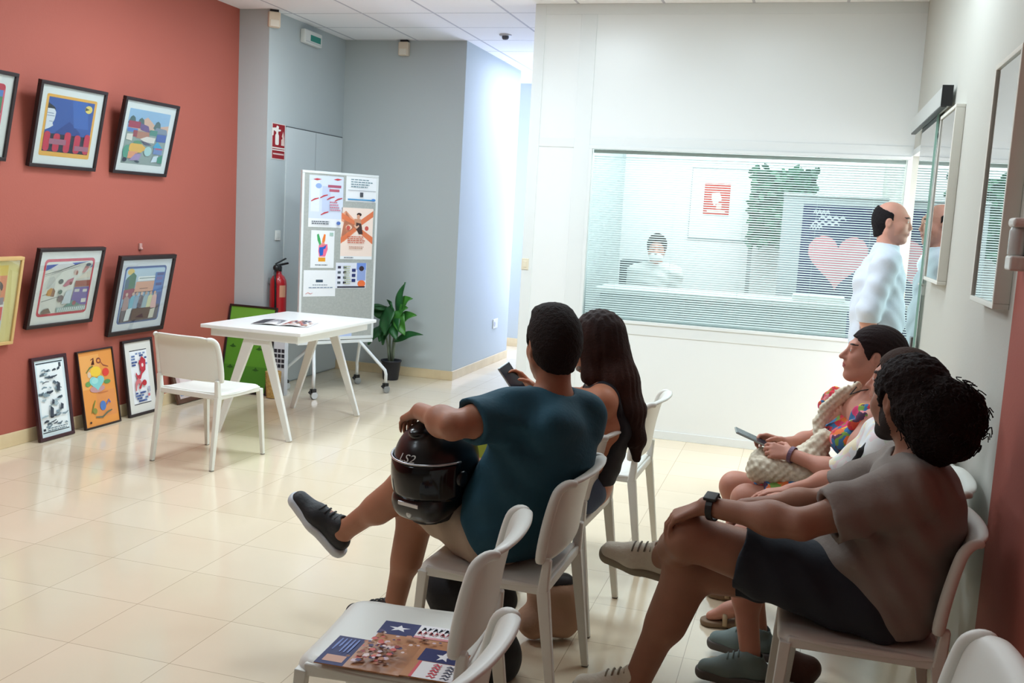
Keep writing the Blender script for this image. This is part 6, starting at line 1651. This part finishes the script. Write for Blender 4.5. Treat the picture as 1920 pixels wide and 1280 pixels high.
# crochet bag
cb = thing('crochet_bag', 'cream crochet bag on the lap of the woman in the colourful dress', 'bag', (0.0, 4.17, 0.57))
CR = M('cream_crochet', (238, 230, 210), 0.95, mottle=(70, (196, 182, 156), 0.6))
F = Field((-0.22, 3.98, 0.52), (0.24, 4.40, 0.86), 0.0045)
F.cap((-0.10, 4.12, 0.615), (0.09, 4.12, 0.612), 0.058, 0.062, 0.03); F.cap((-0.09, 4.22, 0.63), (0.12, 4.22, 0.635), 0.060, 0.062, 0.05); F.cap((0.08, 4.20, 0.66), (0.14, 4.22, 0.755), 0.055, 0.040, 0.05)
F.folds(0.0055, [((1, 0.1, 1), 0.022, 0.2), ((1, 0.2, -1), 0.024, 1.0), ((0.2, 1, 0.3), 0.03, 0.4)])
F.build('bag_body', cb, CR, smooth=1)
F = Field((-0.0, 4.02, 0.66), (0.42, 4.44, 1.06), 0.0045)
pts = [(0.12, 4.215, 0.74), (0.115, 4.26, 0.80), (0.140, 4.29, 0.86), (0.195, 4.305, 0.925), (0.27, 4.315, 0.962), (0.34, 4.32, 0.945), (0.40, 4.32, 0.88)]
for a, b in zip(pts[:-1], pts[1:]): F.cap(a, b, 0.017, None, 0.01, flat=((0.55, 0.2, -0.8), 1.9))
F.folds(0.003, [((1, 0.1, 1), 0.018, 0.2), ((1, 0.2, -1), 0.02, 1.0)])
F.build('strap', cb, CR, smooth=1)

# ---------------------------------------------------------------- person hidden behind the grey T-shirt man
def hidden_person():
    R = person('person in a white floral top, mostly hidden behind the man in the grey T-shirt', (0.30, 3.62, 0))
    SK = skin('skin_rosy', (196, 134, 112))
    pel, ch, nk = (0.33, 3.60, 0.545), (0.355, 3.58, 0.79), (0.355, 3.60, 0.935)
    shL, shR = (0.315, 3.43, 0.885), (0.33, 3.75, 0.88)
    hipL, hipR = (0.30, 3.51, 0.535), (0.30, 3.70, 0.535)
    elL, wrL = (0.235, 3.41, 0.735), (0.045, 3.56, 0.665)
    elR, wrR = (0.20, 3.84, 0.68), (0.02, 3.74, 0.64)
    knL, anL, toL = (-0.13, 3.50, 0.50), (-0.055, 3.40, 0.10), (-0.19, 3.40, 0.03)
    knR, anR, toR = (-0.13, 3.68, 0.50), (-0.04, 3.64, 0.10), (-0.18, 3.66, 0.03)
    H = Head((0.355, 3.60, 1.105), (-0.95, 0.25, 0.0), sc=0.96)
    lo, hi = bbox([pel, shL, shR, wrL, elL, elR, knL, knR, toL, toR, H.c], 0.17); lo[2] = 0.02
    F = Field(lo, hi, 0.0055)
    add_torso(F, pel, ch, nk, shL, shR, hipL, hipR, 0.95, 0.95, fem=True)
    add_neck(F, nk, H, 0.048); add_head(F, H, True)
    for s_, e_, w_ in ((shL, elL, wrL), (shR, elR, wrR)): add_arm(F, s_, e_, w_, 0.95)
    add_leg(F, hipL, knL, anL, toL, 0.95, foot=False); add_leg(F, hipR, knR, anR, toR, 0.95, foot=False)
    add_hand(F, wrL, (-0.88, 0.30, -0.22), (-0.2, -0.2, 0.95), (0.3, 0.9, 0.1), curl=(0.15, 0.25, 0.2), sc=0.95)
    add_hand(F, wrR, (-0.9, -0.3, -0.1), (0, 0.1, 1), (0.3, -0.9, 0), curl=(0.2, 0.3, 0.2), sc=0.95)
    F.build('body', R, [SK, LIPS, BROW, EYEW, PUP], face_paint(H))
    F = Field((0.05, 3.25, 0.45), (0.62, 3.98, 1.0), 0.0055)
    add_torso(F, pel, ch, A3(nk) - A3((0, 0, 0.02)), shL, shR, hipL, hipR, 0.98, 1.0, fem=True, off=0.014)
    for s_, e_ in ((shL, elL), (shR, elR)):
        s_, e_ = A3(s_), A3(e_); F.cap(s_, s_ + (e_ - s_) * 0.85, 0.068, 0.075, 0.04, cut=(0, 1)); F.cap(s_ + (e_ - s_) * 0.6, s_ + (e_ - s_) * 1.2, 0.052, 0.058, 0.004, op='s')
    F.plane((0, 0, 0.47), (0, 0, -1), 0.01); n_ = nrm(H.c - A3(nk)); F.cap(A3(nk), A3(nk) + n_ * 0.2, 0.06, 0.085, 0.008, op='s')
    F.folds(0.004, [((0.5, 0.2, 1), 0.08, 0.3), ((1, 0.5, 0.2), 0.1, 1.2)])
    F.build('floral_top', R, flower_mat('white_floral_cloth', [(232, 234, 232), (236, 236, 234), (214, 226, 214), (236, 218, 220), (230, 234, 236), (240, 230, 200), (226, 232, 236), (234, 234, 230)], 22))
    F = Field((-0.05, 3.36, 0.36), (0.50, 3.86, 0.72), 0.006)
    F.cap(hipL, hipR, 0.11, None, 0.04)
    for a, b in ((hipL, knL), (hipR, knR)):
        a, b = A3(a), A3(b); F.cap(a, a + (b - a) * 0.55, 0.098, 0.088, 0.05, cut=(0, 1))
    F.plane((0, 0, 0.46), (0, 0, -1), 0.005)
    F.build('shorts', R, M('dark_shorts', (44, 46, 56), 0.9))
    F = Field(H.c - 0.2, H.c + 0.2, 0.006); add_hair(F, H, 0.012); cut_face(F, H, low=-0.10)
    F.build('hair', R, M('brown_hair', (58, 40, 32), 0.75, spec=0.15, bump=(120, 0.5, 4)))
    GS = M('grey_green_shoe', (112, 128, 126), 0.75); GSS = M('shoe_sole_dark', (86, 80, 76), 0.7)
    shoe(R, anL, toL, (0, 0, 1), GS, GSS, 0.24, trim=GS); shoe(R, anR, toR, (0, 0, 1), GS, GSS, 0.24, trim=GS)
    m = MB(); P = []
    pts = [(0.30, 3.50, 0.93), (0.235, 3.49, 0.885), (0.19, 3.49, 0.80), (0.13, 3.50, 0.71), (0.07, 3.52, 0.655)]
hidden_person()
hb = thing('shoulder_bag', 'dark grey bag with black strap on the lap beside the white floral top', 'bag', (0.06, 3.60, 0.62))
F = Field((-0.16, 3.38, 0.55), (0.30, 3.80, 0.76), 0.006)
F.cap((-0.02, 3.52, 0.615), (0.14, 3.52, 0.625), 0.032, 0.036, 0.03, flat=((0, 1, 0), 2.6)); F.cap((-0.02, 3.64, 0.615), (0.14, 3.64, 0.625), 0.032, 0.036, 0.03)
F.build('bag_body', hb, M('dark_grey_canvas', (62, 64, 70), 0.8, bump=(60, 0.2)))
F = Field((-0.02, 3.30, 0.58), (0.45, 3.70, 1.05), 0.005)
pts = [(0.08, 3.46, 0.65), (0.13, 3.42, 0.71), (0.20, 3.40, 0.80), (0.245, 3.40, 0.88), (0.31, 3.47, 0.965), (0.38, 3.50, 0.94)]
for a, b in zip(pts[:-1], pts[1:]): F.cap(a, b, 0.012, None, 0.01, flat=((0.75, 0.1, -0.6), 2.0))
F.build('strap', hb, M('black_strap', (22, 22, 24), 0.8))
pb_ = thing('brown_bag', 'dark brown bag on the floor behind the chair leg of the grey T-shirt man', 'bag', (0.10, 3.52, 0))
F = Field((-0.05, 3.38, -0.02), (0.26, 3.66, 0.36), 0.007)
F.cap((0.06, 3.52, 0.06), (0.13, 3.52, 0.06), 0.055, 0.055, 0.03); F.cap((0.065, 3.52, 0.20), (0.125, 3.52, 0.20), 0.045, 0.045, 0.05); F.plane((0, 0, 0.002), (0, 0, -1)); F.folds(0.004, [((1, 0, 0.5), 0.09, 0.2)])
F.build('bag_body', pb_, M('brown_leather', (74, 40, 30), 0.55, bump=(40, 0.2)))
m = MB(); m.tube([(0.07, 3.52, 0.235), (0.075, 3.52, 0.28), (0.095, 3.52, 0.292), (0.115, 3.52, 0.28), (0.12, 3.52, 0.235)], 0.006, M('brown_leather'), n=8); rel(m.build('handle', pb_, smooth=True), pb_)

# ---------------------------------------------------------------- standing man in the light blue shirt
def man_standing():
    R = person('bald man in a light blue shirt standing by the glass door', (0.472, 6.30, 0))
    SK = skin('skin_pink', (226, 168, 148))
    pel, ch, nk = (0.432, 6.30, 0.96), (0.437, 6.30, 1.32), (0.457, 6.30, 1.505)
    shL, shR = (0.472, 6.49, 1.44), (0.452, 6.11, 1.44)
    hipL, hipR = (0.452, 6.40, 0.92), (0.452, 6.21, 0.92)
    elR, wrR = (0.382, 6.085, 1.17), (0.392, 6.15, 0.97)
    elL, wrL = (0.422, 6.56, 1.17), (0.492, 6.50, 0.97)
    knR, anR, toR = (0.422, 6.21, 0.50), (0.352, 6.21, 0.09), (0.502, 6.19, 0.03)
    knL, anL, toL = (0.432, 6.41, 0.50), (0.372, 6.43, 0.09), (0.522, 6.44, 0.03)
    H = Head((0.477, 6.30, 1.682), (0.97, -0.22, -0.06), sc=1.0)
    lo, hi = bbox([pel, shL, shR, elR, elL, toL, toR, anR, H.c], 0.17); lo[2] = 0.02
    F = Field(lo, hi, 0.0055)
    add_torso(F, pel, ch, nk, shL, shR, hipL, hipR, 1.0, 1.05)
    add_neck(F, nk, H, 0.058); add_head(F, H, nose=0.75)
    for s_, e_, w_ in ((shL, elL, wrL), (shR, elR, wrR)): add_arm(F, s_, e_, w_, 1.05)
    add_leg(F, hipL, knL, anL, toL, 1.0, foot=False); add_leg(F, hipR, knR, anR, toR, 1.0, foot=False)
    add_hand(F, wrR, (0.25, 0.15, -0.95), (-0.3, -0.9, -0.1), (0.9, -0.2, 0.2), curl=(0.3, 0.4, 0.3)); add_hand(F, wrL, (0.25, -0.05, -0.95), (-0.1, 0.95, 0), (0.9, 0.1, 0.2), curl=(0.3, 0.4, 0.3))
    F.build('body', R, [SK, LIPS, M('eyebrow_grey', (92, 74, 66), 0.8), EYEW, PUP, M('stubble', (212, 158, 141), 0.6)], face_paint(H, beard=5))
    SHM = M('light_blue_shirt', (222, 232, 246), 0.8, bump=(60, 0.1))
    F = Field((0.15, 5.92, 0.84), (0.722, 6.72, 1.60), 0.0055)
    add_torso(F, pel, ch, A3(nk) - A3((0, 0, 0.005)), shL, shR, hipL, hipR, 1.04, 1.12, off=0.015)
    F.ell((0.467, 6.30, 1.10), (0.125, 0.16, 0.16), None, 0.06); F.cap((0.452, 6.22, 0.95), (0.452, 6.38, 0.95), 0.125, None, 0.05)
    F.plane((0, 0, 0.885), (0, 0, -1), 0.01)
    for s_, e_, w_ in ((shL, elL, wrL), (shR, elR, wrR)):
        s_, e_, w_ = A3(s_), A3(e_), A3(w_); F.cap(s_, e_, 0.076, 0.068, 0.04); F.cap(e_, e_ + (w_ - e_) * 0.32, 0.068, 0.068, 0.02, cut=(0, 1)); F.cap(e_ + (w_ - e_) * 0.2, e_ + (w_ - e_) * 0.6, 0.050, 0.054, 0.003, op='s')
    n_ = nrm(H.c - A3(nk)); F.cap(A3(nk) - n_ * 0.01, A3(nk) + n_ * 0.045, 0.080, 0.072, 0.012, cut=(0, 1)); F.cap(A3(nk) + n_ * 0.01, A3(nk) + n_ * 0.2, 0.060, 0.068, 0.004, op='s')
    F.folds(0.006, [((0.7, 0.3, 1), 0.08, 0.3), ((-0.7, 0.3, 1), 0.11, 1.6), ((0.3, 1, 0.6), 0.09, 2.4)])
    sh_ = F.build('shirt', R, SHM)
    m = MB()
    for k in range(6): m.sphere((0.572 - 0.012 * abs(k - 2.4), 6.285, 1.42 - 0.085 * k), 0.006, M('shirt_button', (226, 230, 236), 0.3), n=10, k=6)
    rel(m.build('buttons', sh_, smooth=True), R)
    F = Field((0.272, 6.02, 0.03), (0.662, 6.60, 1.02), 0.007)
    F.cap((0.447, 6.23, 0.93), (0.447, 6.37, 0.93), 0.108, None, 0.04)
    for a, b, c in ((hipL, knL, anL), (hipR, knR, anR)):
        a, b, c = A3(a), A3(b), A3(c); F.cap(a, b, 0.098, 0.078, 0.04); F.cap(b, b + (c - b) * 0.93, 0.076, 0.066, 0.03, cut=(0, 1))
    F.folds(0.004, [((0.3, 0.3, 1), 0.1, 0.2)])
    F.build('trousers', R, M('dark_trousers', (38, 34, 42), 0.85))
    F = Field(H.c - 0.17, H.c + 0.17, 0.0045); add_hair(F, H, 0.007); cut_face(F, H, low=-0.095)
    F.ell(H.p(0.035, 0, 0.095), A3((0.125, 0.095, 0.075)), H.fr, 0.01, 's'); F.ell(H.p(0.07, 0, 0.03), A3((0.07, 0.12, 0.08)), H.fr, 0.008, 's')
    F.lumps(0.001, 0.02, 2)
    F.build('hair', R, M('black_side_hair', (34, 30, 32), 0.75, spec=0.15, bump=(150, 0.5)))
    DS = M('dark_shoe', (32, 28, 28), 0.45)
    shoe(R, anR, toR, (0, 0, 1), DS, BLACKM, 0.28, trim=DS); shoe(R, anL, toL, (0, 0, 1), DS, BLACKM, 0.28, trim=DS)
man_standing()

# ---------------------------------------------------------------- person seated behind the blind
def office_person():
    R = person('person in a pale grey shirt seated behind the blind, face partly covered', (-1.30, 9.0, 0))
    SK = skin('skin_fair')
    pel, ch, nk = (-1.31, 9.05, 0.80), (-1.29, 9.0, 1.06), (-1.285, 8.97, 1.215)
    shL, shR = (-1.11, 8.98, 1.145), (-1.47, 8.98, 1.14)
    hipL, hipR = (-1.21, 9.03, 0.79), (-1.41, 9.03, 0.79)
    elL, wrL = (-1.09, 8.98, 0.92), (-1.18, 8.80, 0.88); elR, wrR = (-1.49, 8.98, 0.92), (-1.40, 8.80, 0.88)
    knL, anL, toL = (-1.20, 8.80, 0.74), (-1.2, 8.86, 0.34), (-1.2, 8.76, 0.28); knR, anR, toR = (-1.42, 8.80, 0.74), (-1.42, 8.86, 0.34), (-1.42, 8.76, 0.28)
    H = Head((-1.285, 8.95, 1.372), (0.12, -0.98, -0.08), sc=1.0)
    lo, hi = bbox([pel, shL, shR, elL, elR, wrL, wrR, toL, toR, H.c], 0.17); lo[2] = 0.2
    F = Field(lo, hi, 0.0065)
    add_torso(F, pel, ch, nk, shL, shR, hipL, hipR); add_neck(F, nk, H); add_head(F, H)
    for s_, e_, w_ in ((shL, elL, wrL), (shR, elR, wrR)): add_arm(F, s_, e_, w_)
    add_leg(F, hipL, knL, anL, toL, foot=False); add_leg(F, hipR, knR, anR, toR, foot=False)
    add_hand(F, wrL, (-0.2, -0.95, -0.1), (0, 0, 1), (-1, 0, 0)); add_hand(F, wrR, (0.2, -0.95, -0.1), (0, 0, 1), (1, 0, 0))
    F.build('body', R, [SK, LIPS, BROW, EYEW, PUP], face_paint(H))
    F = Field((-1.68, 8.66, 0.70), (-0.9, 9.3, 1.35), 0.007)
    add_torso(F, pel, ch, A3(nk) - A3((0, 0, 0.005)), shL, shR, hipL, hipR, 1.03, 1.08, off=0.015)
    for s_, e_, w_ in ((shL, elL, wrL), (shR, elR, wrR)):
        s_, e_, w_ = A3(s_), A3(e_), A3(w_); F.cap(s_, e_, 0.068, 0.06, 0.04); F.cap(e_, e_ + (w_ - e_) * 0.9, 0.058, 0.05, 0.02, cut=(0, 1))
    F.folds(0.004, [((0.3, 0.5, 1), 0.09, 0.3)])
    F.build('shirt', R, M('pale_grey_shirt', (206, 208, 206), 0.85))
    F = Field((-1.60, 8.6, 0.26), (-1.0, 9.25, 0.95), 0.008); F.cap(hipL, hipR, 0.1, None, 0.04)
    for a, b, c in ((hipL, knL, anL), (hipR, knR, anR)): F.cap(a, b, 0.09, 0.07, 0.04); F.cap(b, c, 0.068, 0.055, 0.03)
    F.build('trousers', R, M('dark_trousers'))
    F = Field(H.c - 0.18, H.c + 0.18, 0.005); add_hair(F, H, 0.016); cut_face(F, H, low=-0.09); F.lumps(0.002, 0.02, 2)
    F.build('hair', R, M('short_dark_hair'))
    F = Field(H.c - 0.18, H.c + 0.18, 0.005); F.ell(H.p(0.045, 0, -0.068), A3((0.072, 0.064, 0.052)), H.fr, 0.0)
    F.build('face_mask', R, M('white_mask', (232, 234, 234), 0.9))
office_person()

# ================================================================== BROCHURES ON THE FRONT CHAIR
NAVY = (40, 46, 100)
def bro(name, label, o, rot, w_, h_, rgb, layers, z):
    t = thing(name, label, 'brochure', (o[0], o[1], z), rot, group='brochures on the front chair')
    m = MB(); m.box((0, 0, 0), (w_, h_, 0.0025), art_mat(rgb, 0.35)); m.build('cover', t)
    sheet(layers, w_, h_, z0=0.0025).build('print', t)
    return t
r9 = random.Random(17)
def crowd(x0, y0, x1, y1, n):
    o = []
    for i in range(n):
        x, y = r9.uniform(x0, x1), r9.uniform(y0, y1); c = r9.choice([(176, 116, 84), (196, 140, 110), (150, 60, 60), (214, 190, 196), (80, 70, 110), (206, 96, 90), (130, 84, 60), (226, 204, 200)])
        a = r9.uniform(0.015, 0.04); o.append((c, [(x - a, y - a * 1.1), (x + a * 0.4, y - a * 1.4), (x + a, y), (x + a * 0.2, y + a * 1.5), (x - a * 0.9, y + a)]))
    return o
def lettering(x0, y0, x1, y1, n, cols):
    o = []; w_ = (x1 - x0) / n
    for i in range(n):
        x = x0 + i * w_
        o.append((cols[i % len(cols)], Stroke([(x + 0.1 * w_, y0), (x + 0.3 * w_, y1), (x + 0.55 * w_, (y0 + y1) / 2), (x + 0.85 * w_, y1 if i % 2 else y0)], w_ * 0.28)))
    return o
L = [((188, 132, 92), Rr(0.02, 0, 0.98, 0.72)), (NAVY, Rr(0, 0.45, 0.42, 1)), ((240, 240, 244), Star(0.21, 0.73, 0.13, asp=1.1)), ((240, 238, 240), Rr(0.42, 0.5, 1, 1)), ((222, 150, 156), Rr(0.42, 0.45, 1, 0.53))] + lettering(0.46, 0.76, 0.98, 0.92, 8, [(70, 74, 96)]) + lettering(0.44, 0.58, 0.96, 0.72, 8, [(214, 92, 100)]) + crowd(0.02, 0.02, 0.98, 0.42, 30)
bro('brochure', 'brochure with navy star panel beside pink and white lettering, lying farthest from the viewer', (-1.013, 2.295), 0.09, 0.245, 0.15, (228, 224, 226), L, 0.4590)
L = [(NAVY, Rr(0, 0, 0.34, 1)), ((176, 122, 84), Rr(0.34, 0, 1, 1)), ((206, 160, 140), Rr(0.06, 0.1, 0.30, 0.32))]
for k, (x, y0) in enumerate(((0.06, 0.5), (0.11, 0.62), (0.165, 0.44), (0.215, 0.44), (0.265, 0.44))): L.append(((120, 140, 200), Stroke([(x, y0), (x + 0.005, 0.7), (x + 0.01, 0.92)], 0.028)))
L += crowd(0.38, 0.08, 0.78, 0.92, 90) + crowd(0.78, 0.3, 0.98, 0.9, 12)
bro('brochure', 'open brochure with blue text panel and crowd photo, nearest the seat front', (-1.088, 2.135), 0.05, 0.225, 0.165, (176, 122, 84), L, 0.4622)
L = [((188, 132, 92), Rr(0, 0, 1, 1)), (NAVY, Rr(0.10, 0.56, 0.98, 1)), ((240, 240, 244), Star(0.55, 0.77, 0.17, asp=1.0)), ((238, 236, 238), Rr(0.16, 0.0, 0.98, 0.54)), ((214, 92, 100), Rr(0.16, 0, 0.22, 0.54))]
for k in range(5):
    L.append(((70, 74, 96), Stroke([(0.74, 0.06 + 0.09 * k), (0.80, 0.10 + 0.09 * k), (0.86, 0.05 + 0.09 * k), (0.90, 0.1 + 0.09 * k)], 0.04))); L.append(((206, 70, 84), Stroke([(0.48, 0.06 + 0.09 * k), (0.54, 0.11 + 0.09 * k), (0.60, 0.05 + 0.09 * k), (0.64, 0.1 + 0.09 * k)], 0.045)))
bro('brochure', 'brochure with navy star panel over white, lying against the seat back', (-0.862, 2.148), 0.05, 0.135, 0.165, (188, 132, 92), L, 0.4650)
